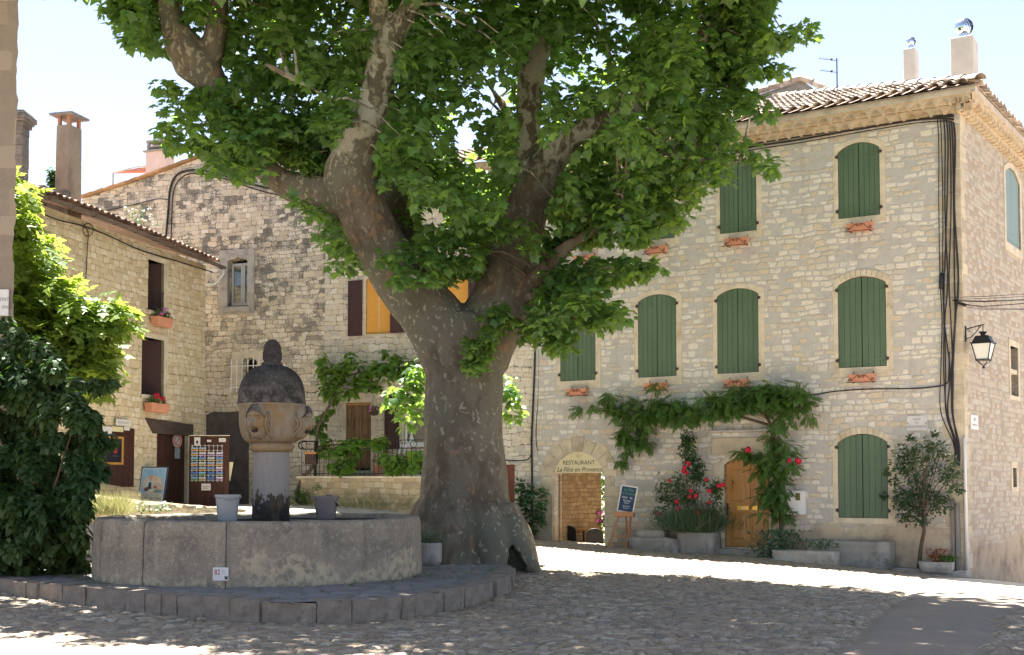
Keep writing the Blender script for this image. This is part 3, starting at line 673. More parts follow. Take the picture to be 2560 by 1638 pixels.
def shuttered(parent, rc, rise, mat, m=(.115, .115, .17, .14), nplank=4, stonemat=None, voussoir=False, straps=True):
    x0, x1, z0, z1 = rc; hole = arch(x0, x1, z0, z1, rise)
    L, Rr, B, T = m; outer = arch(x0 - L, x1 + Rr, z0 - B, z1 + T, rise * 1.05)
    mb = MB(); mb.prism(outer, -.014, .16, 0, [hole])
    if voussoir:
        for i in range(2, len(hole) - 1):
            a, b = Vector(hole[i]), Vector(hole[i + 1])
            c = Vector(((x0 + x1) / 2, z1 - 1.2)); da, db = (a - c).normalized(), (b - c).normalized()
            mb.prism([tuple(a + da * .01 + (b - a) * .04), tuple(b + db * .01 - (b - a) * .04), tuple(b + db * .15 - (b - a) * .04), tuple(a + da * .15 + (b - a) * .04)][::-1], -.026, -.010)
    s = mb.build('window_surround', stonemat or M['lime'], parent, bevel=.006)
    xm = (x0 + x1) / 2; top = arch_top(x0, x1, z1 - .012, rise) if rise > 0 else (lambda x: z1 - .012)
    for k, (a, b) in enumerate(((x0 + .008, xm - .006), (xm + .006, x1 - .008))):
        mb = MB(); plank_leaf(mb, a, b, z0 + .01, top, nplank, .004, .034)
        if straps:
            for zz in (z0 + .16, z1 - rise - .10):
                if k == 0: mb.box(a - .05, b - .10, -.008, .004, zz - .022, zz + .022)
                else: mb.box(a + .10, b + .05, -.008, .004, zz - .022, zz + .022)
        mb.build('shutter', mat, s)
        for zz in (z0 + .16, z1 - rise - .10):
            e = a - .012 if k == 0 else b + .012; sg = -1 if k == 0 else 1
            hb = MB(); hb.box(min(e, e + sg * .05), max(e, e + sg * .05), -.034, -.0145, zz - .03, zz + .03); hb.tube([(e, -.03, zz - .045), (e, -.03, zz + .045)], .012, 6); hb.build('hinge', M['rustiron'], s)
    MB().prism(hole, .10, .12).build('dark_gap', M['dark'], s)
    return hole
def cyl_tiles(mb, fx, cols, rows, cw, rl, pitch, keep=lambda x, y: True, rad=.092, jit=.012):
    """canal tiles; fx maps (x along eave, distance up the slope, height above slope)->point"""
    rnd = random.Random(5)
    for i in range(cols[0], cols[1]):
        for j in range(rows):
            x = (i + .5) * cw + rnd.uniform(-jit, jit); y0 = j * rl + rnd.uniform(-.02, .02)
            if not keep(x, y0 + rl * .5): continue
            n = 7; vs = []; sk = rnd.uniform(-.012, .012); lift = rnd.uniform(0, .012)
            for e, (yy, rr, up) in enumerate(((y0 - .03, rad, .045 + lift), (y0 + rl + .05, rad * .84, .018))):
                for k in range(n):
                    a = PI * k / (n - 1); vs.append(fx(x + rr * math.cos(a) + sk * e, yy, up + rr * math.sin(a) * .85))
                for k in range(n):
                    a = PI * k / (n - 1); vs.append(fx(x + (rr - .016) * math.cos(a) + sk * e, yy, up + (rr - .016) * math.sin(a) * .85))
            fs = []
            for k in range(n - 1): fs.append((k, k + 1, 2 * n + k + 1, 2 * n + k)); fs.append((n + k + 1, n + k, 3 * n + k, 3 * n + k + 1)); fs.append((k + 1, k, n + k, n + k + 1))
            mb.add(vs, fs)
def genoise(mb, x0, x1, z, rows, cw=.27, rh=.15, out=.16, band=.13):
    """rows of upside-down tile scallops under an eave, set in mortar"""
    for r in range(rows):
        zb = z + r * rh; yo = -(r + 1) * out; n = int((x1 - x0) / cw); w = (x1 - x0) / n; sh = .5 * (r % 2)
        e0 = -(r * 0)
        N = 9; prev = None; prof = []
        for i in range(n):
            for k in range(N):
                a = PI * k / (N - 1); prof.append((x0 + (i + .5 + (sh if 0 < i < n - 1 else 0)) * w - math.cos(a) * w * .40, zb + math.sin(a) * rh * .72))
        prof = [(x0 + out * 0, zb)] + [p for p in prof if x0 <= p[0] <= x1] + [(x1, zb)]
        prof.sort(key=lambda p: p[0]); m = len(prof)
        vs = [(p[0], yo, p[1]) for p in prof] + [(p[0], yo, zb + rh) for p in prof] + [(p[0], .0, p[1] - .02) for p in prof]
        fs = [(i, i + 1, m + i + 1, m + i) for i in range(m - 1)] + [(2 * m + i, 2 * m + i + 1, i + 1, i) for i in range(m - 1)]
        mb.add(vs, fs); mb.box(x0, x1, yo + .004, 0, zb + rh - .02, zb + rh - .002); mb.box(x0 + .02, x1 - .02, yo + .07, 0, zb + .012, zb + rh - .021)

# ------------------------------------------------------------------ main house on the right
house = thing('stone_house', 'three storey rubble stone house with green shutters and a tiled roof on the right', 'house', (FF.o.x, FF.o.y, 0), FF.ang)
ds = SS.ang - FF.ang
XL = -10.24; ZE = 9.28
win = {}
for k, a, rise in (('T3', (1970, 2068, 335, 510), .16), ('T2', (1692, 1778, 374, 546), .14), ('T1', (1510, 1586, 402, 563), .13), ('T0', (1328, 1400, 428, 578), .13),
             ('F3', (1970, 2083, 650, 863), .16), ('F2', (1686, 1783, 678, 877), .15), ('F1', (1500, 1590, 692, 886), .15), ('F0', (1317, 1400, 704, 895), .15), ('G3', (1970, 2087, 1020, 1218), .18)):
    win[k] = (vr(FF, *a), rise)
door_rc = vr(FF, 1703, 1808, 1072, 1287); arch_rc = vr(FF, 1299, 1421, 1062, 1281)
door_loop = arch(*door_rc, .20); arch_rc = (arch_rc[0], arch_rc[1], arch_rc[2] - .3, arch_rc[3]); aw = arch_rc[1] - arch_rc[0]
arch_loop = arch(*arch_rc, aw * .42, 16)
holes = [arch(*rc, rise) for rc, rise in win.values()] + [door_loop, arch_loop]
mb = MB(); mb.prism([(XL, -1.2), (0, -1.2), (0, ZE + .45), (XL, ZE + .45)], 0, .45, 0, holes)
mb.build('front_wall', M['facade'], house)
for k, (rc, rise) in win.items():
    if k[0] == 'T': shuttered(house, rc, rise, M['green'], m=(.10, .12, .15, .10))
    elif k == 'G3': shuttered(house, rc, rise, M['green'], m=(.11, .15, .12, .02), voussoir=True, straps=False)
    else: shuttered(house, rc, rise, M['green'], m=(.10, .14, .20, .11 if k != 'F3' else .03), voussoir=(k == 'F3'))
# side wall with its windows
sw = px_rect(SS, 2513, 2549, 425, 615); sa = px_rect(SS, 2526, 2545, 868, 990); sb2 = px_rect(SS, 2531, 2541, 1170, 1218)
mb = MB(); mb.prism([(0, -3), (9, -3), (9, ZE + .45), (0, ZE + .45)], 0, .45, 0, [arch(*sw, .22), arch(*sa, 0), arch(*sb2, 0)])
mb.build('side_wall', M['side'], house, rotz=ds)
sp = bpy.data.objects.new('side_window', None); bpy.data.objects.remove(sp)
def side_part(mb, name, mats, **kw): return mb.build(name, mats, house, rotz=ds, **kw)
x0, x1, z0, z1 = sw; mb = MB(); mb.prism(arch(x0 - .13, x1 + .13, z0 - .2, z1 + .12, .24), -.02, .14, 0, [arch(x0, x1, z0, z1, .22)]); s1 = side_part(mb, 'window_surround', M['lime'])
top = arch_top(x0, x1, z1 - .01, .22); xm = (x0 + x1) / 2
for a, b in ((x0 + .01, xm - .005), (xm + .005, x1 - .01)):
    mb = MB(); plank_leaf(mb, a, b, z0, top, 4, .02, .05); mb.box(a, b, .008, .02, z0 + .12, z0 + .16); mb.build('shutter', M['blueshut'], s1)
for rc in (sa, sb2):
    x0, x1, z0, z1 = rc; mb = MB(); mb.prism(arch(x0 - .14, x1 + .14, z0 - .1, z1 + .14, 0), -.015, .2, 0, [arch(*rc, 0)]); s2 = side_part(mb, 'window_surround', M['lime'])
    mb = MB(); mb.box(x0, x1, .16, .18, z0, z1)
    mb.build('window_board' if rc is sa else 'slit_opening', M['greypaint'] if rc is sa else M['dark'], s2)
    if rc is sa: MB().box(x0, x1, .02, .155, (z0 + z1) / 2 - .05, (z0 + z1) / 2 + .05).build('transom', M['lime'], s2)
# quoins at the corner
mb = MB(); z = -.4; i = 0
while z < 9.0:
    h = random.uniform(.24, .36); a = (.42, .26)[i % 2] * random.uniform(.85, 1.1); b = (.26, .42)[i % 2] * random.uniform(.85, 1.1)
    q0 = len(mb.v); mb.box(-a, .006, -.006, .03, z + .008, z + h - .008); z += h; i += 1
o = mb.build('corner_quoin', M['quoin'], house, bevel=.008)
mb = MB(); z = -.4; i = 0; random.seed(3)
while z < 9.0:
    h = random.uniform(.24, .36); b = (.26, .42)[i % 2]; mb.box(.02, b, -.006, .03, z + .008, z + h - .008); z += h; i += 1
mb.build('corner_quoin', M['quoin'], house, rotz=ds, bevel=.008)
# cornice
c = MB(); genoise(c, XL, .28, ZE, 2); c.build('cornice', M['genoise'], house)
c = MB(); genoise(c, -.28, 9, ZE, 2); c.build('cornice', M['genoise'], house, rotz=ds)
c = MB(); c.box(XL, .38, -.37, 0, ZE + .30, ZE + .44); c.build('cornice_band', M['band'], house)
c = MB(); c.box(-.1, 9, -.37, 0, ZE + .302, ZE + .438); c.build('cornice_band', M['band'], house, rotz=ds)
# roof: two hipped slopes of canal tiles
PT = math.tan(R(21)); EY, EZ = -.46, ZE + .44
def fxF(x, s, h): return (x, EY + s, EZ + s * PT + h)
HX = .5
rf = MB(); y1 = 6.2
rf.add([fxF(XL, .05, 0), fxF(HX - .03, .05, 0), fxF(HX - .94 * y1, y1, 0), fxF(-6.2, y1, 0), fxF(-6.2, 2.3, 0), fxF(XL, 2.3, 0)], [(0, 1, 2, 3, 4, 5)])
rf.add([fxF(XL, .05, -.06), fxF(HX - .03, .05, -.06), fxF(HX - .94 * y1, y1, -.06), fxF(-6.2, y1, -.06), fxF(-6.2, 2.3, -.06), fxF(XL, 2.3, -.06)], [(5, 4, 3, 2, 1, 0)])
roof = rf.build('roof', M['tile_dark'], house)
tb = MB(); cyl_tiles(tb, fxF, (int(XL / .27), 2), 17, .27, .36, PT, keep=lambda x, s: s < (HX - x) / .94 and (x > -6.2 or s < 2.3), rad=.112)
for j in range(18):                                        # hip ridge tiles
    s = j * .4; a = Vector(fxF(HX - .94 * s, s, .07)); b = Vector(fxF(HX - .94 * (s + .46), s + .46, .06)); d = (b - a).normalized(); x = Vector((0, 0, 1)).cross(d).normalized(); u = d.cross(x) * -1
    if u.z < 0: u = -u
    vs = [a + x * (.13 * math.cos(PI * k / 8)) + u * (.11 * math.sin(PI * k / 8)) for k in range(9)] + [b + x * (.105 * math.cos(PI * k / 8)) + u * (.09 * math.sin(PI * k / 8)) for k in range(9)]
    tb.add(vs, [(k, k + 1, 10 + k, 9 + k) for k in range(8)])
tb.build('roof_tiles', M['tile'], house)
def fxS(x, s, h): return (x, EY + s, EZ + s * PT + h)
tb = MB(); cyl_tiles(tb, fxS, (-2, 33), 14, .27, .36, PT, keep=lambda x, s: s < (x + .5) / .94, rad=.112); tb.add([fxS(-.4, .05, 0), fxS(9, .05, 0), fxS(9, 5, 0), fxS(4.3, 5, 0)], [(0, 1, 2, 3)])
tb.build('roof_tiles', M['tile'], house, rotz=ds)
# chimneys with spinning cowls
def chimney(px0, px1, pt, pb, back, dep):
    xa, zt = FF.loc(px0, pt, -back); xb, _ = FF.loc(px1, pt, -back); zb = FF.loc(px0, pb, -back)[1] - .9
    mb = MB(); mb.box(xa, xb, back, back + dep, zb, zt); ch = mb.build('chimney', M['render'], house, bevel=.03)
    r = (xb - xa) * .26 if xb - xa > .5 else (xb - xa) * .42; cx, cy = (xa + xb) / 2, back + dep / 2
    MB().lathe([(r * .7, 0), (r * .7, .1)], 20, (cx, cy, zt)).build('flue_collar', M['steel'], ch)
    cw = MB(); n = 18; m = 10
    for k in range(n):                                     # curved blades round a sphere
        vs = []
        for i in range(m + 1):
            t_ = .12 + (PI - .3) * i / m; tw = i * .11
            for da, rr in ((0, 1.0), (2 * PI / n * 1.05, .93)):
                a = 2 * PI * k / n + da + tw; vs.append((cx + r * rr * math.sin(t_) * math.cos(a), cy + r * rr * math.sin(t_) * math.sin(a), zt + .09 + r + r * math.cos(t_)))
        cw.add(vs, [(2 * i, 2 * i + 2, 2 * i + 3, 2 * i + 1) for i in range(m)])
    cw.build('wind_cowl', M['steel'], ch, smooth=True); return ch
chimney(2375, 2432, 95, 190, 1.9, .62)
chimney(2257, 2287, 122, 198, 3.2, .42)
# the higher wing behind
wx0, wz = FF.loc(1890, 238, -6.6); wx1, _ = FF.loc(2040, 238, -6.6); wtop = FF.loc(1975, 208, -6.6)[1]
wing = MB(); wing.prism([(wx0 - 3, 9.6), (wx1, 9.6), (wx1, FF.loc(2035, 228, -6.6)[1]), ((wx0 + wx1) / 2 + .5, wtop), (wx0 - 3, wz - .5)], 6.55, 8.2); wing.build('rear_gable', M['cement'], house)
tb = MB(); a = Vector(((wx0 + wx1) / 2 + .5, 6.45, wtop + .04)); bb = Vector((wx1 + .3, 6.45, FF.loc(2035, 228, -6.6)[1] - .02)); cc = Vector((wx0 - 3, 6.45, wz - .42))
for p, q in ((a, bb), (a, cc)):
    L = (q - p).length; n = int(L / .3)
    for i in range(n):
        tb.tube([p.lerp(q, i / n), p.lerp(q, (i + .98) / n) + Vector((0, 0, .03))], [.08, .10], 8)
tb.build('verge_tile', M['tile'], house)
# door with panels
x0, x1, z0, z1 = door_rc
mb = MB(); mb.prism(arch(x0 - .26, x1 + .22, z0 - .12, z1 + .02, .21), -.018, .2, 0, [door_loop]); ds1 = mb.build('door_surround', M['lime'], house, bevel=.01)
mb = MB(); mb.box(x0 - .30, x1 + .25, -.035, .02, z1 + .02, z1 + .42); mb.build('lintel', M['quoin'], ds1, bevel=.02)
mb = MB(); mb.box(x0 - .34, x1 + .3, -.16, -.036, z1 + .54, z1 + .59); mb.build('drip_ledge', M['limegrey'], ds1, bevel=.015)
MB().box(x0 - .1, x1 + .2, -.30, .0, z0 - .22, z0 - .03).build('door_step', M['concrete'], house, bevel=.02)
w = x1 - x0; top = arch_top(x0, x1, z1 - .01, .20); mb = MB()
st = .10; mid = z0 + (z1 - z0) * .43
mb.prism([(x0, z0), (x0 + st, z0), (x0 + st, top(x0 + st)), (x0, top(x0))], .09, .15); mb.prism([(x1 - st, z0), (x1, z0), (x1, top(x1)), (x1 - st, top(x1 - st))], .09, .15)
xm = (x0 + x1) / 2; mb.box(xm - .05, xm + .05, .092, .15, z0 + .14, z1 - .14)
mb.box(x0 + st, x1 - st, .091, .15, z0, z0 + .14); mb.box(x0 + st, x1 - st, .0905, .15, mid - .11, mid + .11)
N = 8; mb.prism([(x0 + st, z1 - .26), (x1 - st, z1 - .26)] + [(x1 - st - (w - 2 * st) * i / N, top(x1 - st - (w - 2 * st) * i / N)) for i in range(N + 1)], .091, .15)
dr = mb.build('front_door', M['oak'], house, bevel=.006)
for (a, b) in ((x0 + st, xm - .05), (xm + .05, x1 - st)):
    for (c0, c1) in ((z0 + .14, mid - .11), (mid + .11, z1 - .26)):
        mb = MB(); i_ = .035; mb.box(a, b, .118, .14, c0, c1)
        mb.add([(a + i_, .117, c0 + i_), (b - i_, .117, c0 + i_), (b - i_, .117, c1 - i_), (a + i_, .117, c1 - i_), (a + .07, .104, c0 + .07), (b - .07, .104, c0 + .07), (b - .07, .104, c1 - .07), (a + .07, .104, c1 - .07)], [(0, 1, 5, 4), (1, 2, 6, 5), (2, 3, 7, 6), (3, 0, 4, 7), (4, 5, 6, 7)])
        mb.build('door_panel', M['oak'], dr)
M['brass'] = basic('brass', (.70, .45, .10), .3, .1, 5, bump=0, metal=.8)
for xx, ww in ((xm - .12, .27), (xm + .2, .2)):
    mb = MB(); mb.box(xx - ww / 2, xx + ww / 2, .08, .0915, mid - .045, mid + .045); lp = mb.build('letter_plate', M['brass'], dr, bevel=.004)
mb = MB(); mb.box(xm - .16, xm - .08, .074, .0805, mid - .018, mid + .018); mb.build('name_card', M['plaque'], dr)
mb = MB(); mb.box(x0 + .02, x0 + .055, .08, .092, mid - .17, mid + .09); mb.tube([(x0 + .037, .085, mid), (x0 + .037, .04, mid), (x0 + .12, .04, mid - .01)], .009, 8); mb.build('door_handle', M['iron'], dr)
for xx, s in ((x0 + .16, 1), (x1 - .16, -1)):
    mb = MB(); mb.tube([(xx + s * .04 * math.sin(PI * i / 10), .07, mid + .62 - .09 * i / 10) for i in range(11)], .007, 6); mb.build('knocker', M['iron'], dr)
# arched passage
x0, x1, z0, z1 = arch_rc; mb = MB(); xm = (x0 + x1) / 2; spring = z1 - aw * .42; rr = aw / 2
for i in range(9):
    a0, a1 = PI * (i / 9) + .012, PI * ((i + 1) / 9) - .012; t_ = random.uniform(.30, .42); p = [(xm + math.cos(a) * r_ * (1.0 if r_ == rr else 1), spring + math.sin(a) * r_ * (.84 if r_ == rr else .88)) for r_, a in ((rr, a0), (rr + t_, a0), (rr + t_, (a0 + a1) / 2), (rr + t_, a1), (rr, a1), (rr, (a0 + a1) / 2))]
    mb.prism(p, -.018 - random.uniform(0, .01), .1)
for s in (-1, 1):
    z = z0
    while z < spring - .1:
        h = random.uniform(.25, .42); ww = random.uniform(.24, .42); xa = x0 if s < 0 else x1; mb.box(min(xa, xa + s * ww), max(xa, xa + s * ww), -.016, .1, z + .01, min(spring, z + h) - .01); z += h
o = mb.build('arch_stone', M['quoin'], house, bevel=.02)
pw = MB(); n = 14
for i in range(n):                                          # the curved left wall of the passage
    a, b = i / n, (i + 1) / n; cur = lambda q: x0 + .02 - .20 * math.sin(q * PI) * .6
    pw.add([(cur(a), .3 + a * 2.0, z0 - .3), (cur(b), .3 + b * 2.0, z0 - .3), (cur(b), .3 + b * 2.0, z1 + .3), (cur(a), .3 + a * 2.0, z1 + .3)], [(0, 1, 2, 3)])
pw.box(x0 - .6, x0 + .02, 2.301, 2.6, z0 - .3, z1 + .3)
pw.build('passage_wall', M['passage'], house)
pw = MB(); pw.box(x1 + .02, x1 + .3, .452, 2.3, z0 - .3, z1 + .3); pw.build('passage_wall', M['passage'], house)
# ------------------------------------------------------------------ middle houses
h10 = thing('village_house', 'rubble stone house with orange blinds and brown shutters behind the plane tree', 'house', (MM.o.x, MM.o.y, 0), MM.ang)
XA = -5.84; ZM = 9.42
bead = vr(MM, 813, 872, 947, 1106); orw = vr(MM, 860, 917, 655, 785); lw = vr(MM, 950, 1003, 955, 1045); rdoor = vr(MM, 1180, 1210, 1092, 1200); ow2 = vr(MM, 1046, 1100, 650, 770)
rdoor = (rdoor[0] - .5, rdoor[1], rdoor[2], rdoor[3])
mb = MB(); mb.prism([(XA, -1), (.3, -1), (.3, ZM + .4), (XA, ZM + .4)], 0, .4, 0, [arch(*q, 0) for q in (bead, orw, lw, rdoor, ow2)]); mb.build('front_wall', M['house10'], h10)
c = MB(); genoise(c, XA, .2, ZM, 2); c.build('cornice', M['genoise'], h10)
def fxM(x, s, h): return (x, -.45 + s, ZM + .30 + s * PT + h)
tb = MB(); cyl_tiles(tb, fxM, (int(XA / .22), 1), 8, .22, .36, PT); tb.add([fxM(XA, .04, 0), fxM(.2, .04, 0), fxM(.2, 3, 0), fxM(XA, 3, 0)], [(0, 1, 2, 3)]); tb.build('roof_tiles', M['tile_dark'], h10)
def framed(parent, rc, name, mat, m=.12, y=-.012):
    x0, x1, z0, z1 = rc; mb = MB(); mb.prism(arch(x0 - m, x1 + m, z0 - m * .6, z1 + m, 0), y, .12, 0, [arch(*rc, 0)]); return mb.build(name, mat, parent, bevel=.006)
for rc, sh in ((orw, (True, True)), (ow2, (False, True))):
    x0, x1, z0, z1 = rc; f = framed(h10, rc, 'window_surround', M['lime'], .07)
    MB().box(x0, x1, .06, .075, z0, z1).build('orange_blind', M['orange'], f)
    MB().tube([(x0 + (x1 - x0) * .5, .05, z0 + .02), (x0 + (x1 - x0) * .52, .05, z1)], .005, 6).build('blind_cord', M['whitepaint'], f)
    if sh[0]:
        mb = MB(); plank_leaf(mb, x0 - .07 - (x1 - x0) * .62, x0 - .09, z0 - .03, lambda x: z1 - .02, 5, -.055, -.02); mb.build('shutter', M['brownshut'], f)
    mb = MB(); plank_leaf(mb, x1 + .02, x1 + .02 + (x1 - x0) * .62, z0 - .0, lambda x: z1, 5, -.055, -.02); mb.build('shutter', M['brownshut'], f)
x0, x1, z0, z1 = lw; f = framed(h10, lw, 'window_surround', M['lime'], .08)
mb = MB(); mb.prism(arch(x0, x1, z0, z1, 0), .05, .09, 0, [arch(x0 + .06, x1 - .06, z0 + .06, z1 - .06, 0)]); mb.build('window_frame', M['whitepaint'], f)
MB().box(x0 + .06, x1 - .06, .075, .08, z0 + .06, z1 - .06).build('pane', M['pane'], f)
mb = MB(); mb.prism([(x0 + .08, z1 - .1), (x0 + .16, z0 + .3), (x0 + .1, z0 + .07), (x0 + .26, z0 + .07), (x0 + .2, z0 + .3), (x0 + .3, z1 - .1)][::-1], .066, .07); mb.build('lace_curtain', M['whitepaint'], f)
mb = MB(); plank_leaf(mb, x0 - .12 - .42, x0 - .12, z0 - .12, lambda x: z1 + .3, 5, -.06, -.03); mb.build('shutter', M['brownshut'], f)
MB().box(x0 - .05, x1 + .05, -.06, .05, z0 - .06, z0).build('sill', M['whitepaint'], f)
x0, x1, z0, z1 = bead; f = framed(h10, bead, 'door_surround', M['lime'], .13)
M['beads'] = basic('wooden_beads', (.26, .15, .075), .6, .35, 14, (4, 4, 1), .3, 30, island=.3)
mb = MB(); n = 26
for i in range(n):
    x = x0 + (x1 - x0) * (i + .5) / n; zz = z0 + .02 + random.uniform(0, .06)
    mb.tube([(x + random.uniform(-.006, .006), .03 + random.uniform(-.01, .01), z1 - .06 - (z1 - .06 - zz) * k / 8) for k in range(9)], [.010, .014, .010, .014, .010, .014, .010, .014, .010], 6)
bc = mb.build('bead_curtain', M['beads'], h10); mb = MB(); mb.box(x0, x1, .02, .05, z1 - .06, z1 - .01); mb.build('curtain_rail', M['oak'], bc)
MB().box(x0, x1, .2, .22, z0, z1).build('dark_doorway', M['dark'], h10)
MB().box(x0 - .1, x1 + .1, -.25, .3, z0 - .12, z0 - .005).build('door_step', M['limegrey'], h10, bevel=.02)
mb = MB(); a = MM.loc(*v(833, 921)); b = MM.loc(*v(900, 915)); mb.box(a[0], b[0], -.34, .0, a[1] - .02, a[1] + .03); mb.tube([(b[0], -.33, a[1]), (b[0] + .08, -.33, a[1] + .02), (b[0] + .12, -.33, a[1] - .03), (b[0] + .09, -.33, a[1] - .09)], .02, 8)
sh = mb.build('door_shelf', M['rustiron'], h10)
x0, x1, z0, z1 = rdoor; mb = MB(); M['reddoor'] = basic('red_brown_door', (.20, .065, .035), .6, .2, 5, (4, 4, .4), .3, 40, island=.1)
plank_leaf(mb, x0, x1, z0, lambda x: z1, 7, .05, .09); mb.box(x0, x1, .035, .05, z0 + 1.0, z0 + 1.05); mb.build('plank_door', M['reddoor'], h10)
# gable house
gab = thing('gabled_house', 'tall gabled stone house with blackened courses and a gothic window', 'house', (GG.o.x, GG.o.y, 0), GG.ang)
gl = lambda px, py: GG.loc(px, py)
topl = [gl(815, 430), gl(740, 392), gl(640, 352), gl(530, 384), gl(430, 422), gl(320, 461), gl(205, 497)]
xl = topl[-1][0] - .6; topl[0] = (.0, topl[0][1])
gw = px_rect(GG, 570, 620, 655, 766); bw = px_rect(GG, 604, 642, 895, 972)
def ogee(x0, x1, z0, z1):
    w = x1 - x0; m = (x0 + x1) / 2
    return [(x0, z0), (x1, z0), (x1, z1), (x1 - .03, z1 + .055), (x1 - .1, z1 + .07), (m + .09, z1 + .075), (m + .03, z1 + .10), (m, z1 + .15), (m - .03, z1 + .10), (m - .09, z1 + .075), (x0 + .1, z1 + .07), (x0 + .03, z1 + .055), (x0, z1)]
def basket(x0, x1, z0, z1): return arch(x0, x1, z0, z1, .10)
mb = MB(); mb.prism([(xl, -1), (0, -1)] + topl, 0, .4, 0, [ogee(*gw), basket(*bw)]); mb.build('front_wall', M['gable'], gab)
x0, x1, z0, z1 = gw; fo = px_rect(GG, 549, 637, 624, 786)
mb = MB(); mb.prism(arch(fo[0], fo[1], fo[2], fo[3], 0), -.05, .12, 0, [ogee(*gw)]); gs = mb.build('gothic_surround', M['limegrey'], gab, bevel=.015)
MB().box(x0 - .12, x1 + .12, -.11, -.03, z0 - .16, z0 - .03).build('sill', M['limegrey'], gs, bevel=.02)
xm = x0 + (x1 - x0) * .62
for a, b in ((x0 + .04, xm), (xm + .01, x1 - .02)):
    mb = MB(); mb.prism(arch(a, b, z0 + .04, z1 - .02, 0), .12, .17, 0, [arch(a + .06, b - .06, z0 + .11, z1 - .09, 0)]); f = mb.build('casement', M['greypaint'], gs)
    MB().box(a + .055, b - .055, .145, .15, z0 + .1, z1 - .08).build('pane', M['pane'], gs)
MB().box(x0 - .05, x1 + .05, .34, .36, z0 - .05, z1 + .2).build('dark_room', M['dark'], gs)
x0, x1, z0, z1 = bw; fo = px_rect(GG, 580, 660, 878, 985)
mb = MB(); mb.prism(arch(fo[0], fo[1], fo[2], fo[3], 0), -.03, .1, 0, [basket(*bw)]); bs = mb.build('window_surround', M['lime'], gab, bevel=.02)
MB().box(x0 - .02, x1 + .02, .25, .27, z0, z1 + .1).build('dark_opening', M['dark'], bs)
gr = px_rect(GG, 583, 652, 905, 980); mb = MB(); n = 6
for i in range(n):
    x = gr[0] + (gr[1] - gr[0]) * i / (n - 1); mb.tube([(x, -.10, gr[2]), (x, -.10, gr[3])], .012, 6); mb.lathe([(.0, -.02), (.028, .02), (.012, .05), (.02, .06), (0, .16)], 6, (x, -.10, gr[3] - .04))
for z in (gr[2] + .12, gr[3] - .12): mb.box(gr[0] - .06, gr[1] + .06, -.105, -.095, z - .012, z + .012)
mb.build('window_grille', M['whitepaint'], gab)
mb = MB(); pts = list(reversed(topl))
for a, b in zip(pts[:-1], pts[1:]):
    L = math.hypot(b[0] - a[0], b[1] - a[1]); n = max(1, int(L / .36))
    for i in range(n):
        q = lambda t_: (a[0] + (b[0] - a[0]) * t_, .1, a[1] + (b[1] - a[1]) * t_ + .01)
        p0, p1 = q(i / n), q((i + 1.06) / n); mb.add([(p0[0], -.14, p0[2]), (p1[0], -.14, p1[2] + .02), (p1[0], .5, p1[2] + .02), (p0[0], .5, p0[2]), (p0[0], -.14, p0[2] + .05), (p1[0], -.14, p1[2] + .07), (p1[0], .5, p1[2] + .07), (p0[0], .5, p0[2] + .05)], [(0, 3, 2, 1), (4, 5, 6, 7), (0, 1, 5, 4), (1, 2, 6, 5), (2, 3, 7, 6), (3, 0, 4, 7)])
M['verge'] = basic('brown_verge', (.40, .24, .13), .85, .25, 5, bump=.4, island=.25); mb.build('verge_tile', M['verge'], gab)
# patch of dark render low on the left
mb = MB(); pr = [gl(*v(p, q)) for p, q in ((486, 1200), (585, 1200), (585, 985), (570, 966), (540, 970), (505, 968), (486, 975))]; mb.prism(pr, -.03, .01)
M['darkrender'] = basic('dark_render', (.085, .07, .062), .95, .3, 4, bump=.8, bscale=40); mb.build('render_patch', M['darkrender'], gab)
# chimney and awning on the terrace behind the gable
a = GG.loc(*v(343, 352), -1.6); b = GG.loc(*v(389, 352), -1.6); zt = GG.loc(*v(366, 356), -1.6)[1]
mb = MB(); mb.box(a[0], b[0], 1.6, 2.05, zt - 1.6, zt); ch = mb.build('chimney', M['pink'], gab)
mb = MB(); mb.box(a[0] - .06, b[0] + .06, 1.54, 2.11, zt, zt + .05)
for xx in (a[0] + .06, b[0] - .06):
    for yy in (1.66, 1.99): mb.box(xx - .04, xx + .04, yy - .04, yy + .04, zt + .05, zt + .30)
mb.box(a[0] + .02, b[0] - .02, 1.62, 2.03, zt + .14, zt + .19); mb.box(a[0] - .0, b[0] + .0, 1.6, 2.05, zt + .30, zt + .36); mb.build('chimney_cap', M['cement'], ch)
aw_ = thing('reed_awning', 'reddish reed awning on thin posts beside the pink chimney', 'awning', GG.w(0, 0, 0), GG.ang)
mb = MB(); a = GG.loc(*v(266, 408), -2.2); b = GG.loc(*v(345, 392), -2.2)
for i in range(30):
    t_ = i / 29; x = a[0] + (b[0] + .3 - a[0]) * t_; z = a[1] + (b[1] - a[1]) * (1 - (1 - t_) ** 2)
    mb.bar((x, 2.2, z), (x + .1, 3.6, z + .35), .025 + .02 * (i % 2), .012)
M['reed'] = basic('red_reed', (.42, .17, .12), .9, .35, 9, bump=.3, island=.4); mb.build('canopy', M['reed'], aw_)
mb = MB(); mb.tube([(a[0], 2.2, a[1] + .02), (a[0], 2.2, a[1] - 1.6)], .03, 6); mb.tube([(a[0], 2.19, a[1] + .02), (a[0] + .8, 2.19, b[1] + .03), (b[0] + .3, 2.19, b[1] + .05)], .03, 6); mb.build('post', M['greypaint'], aw_)
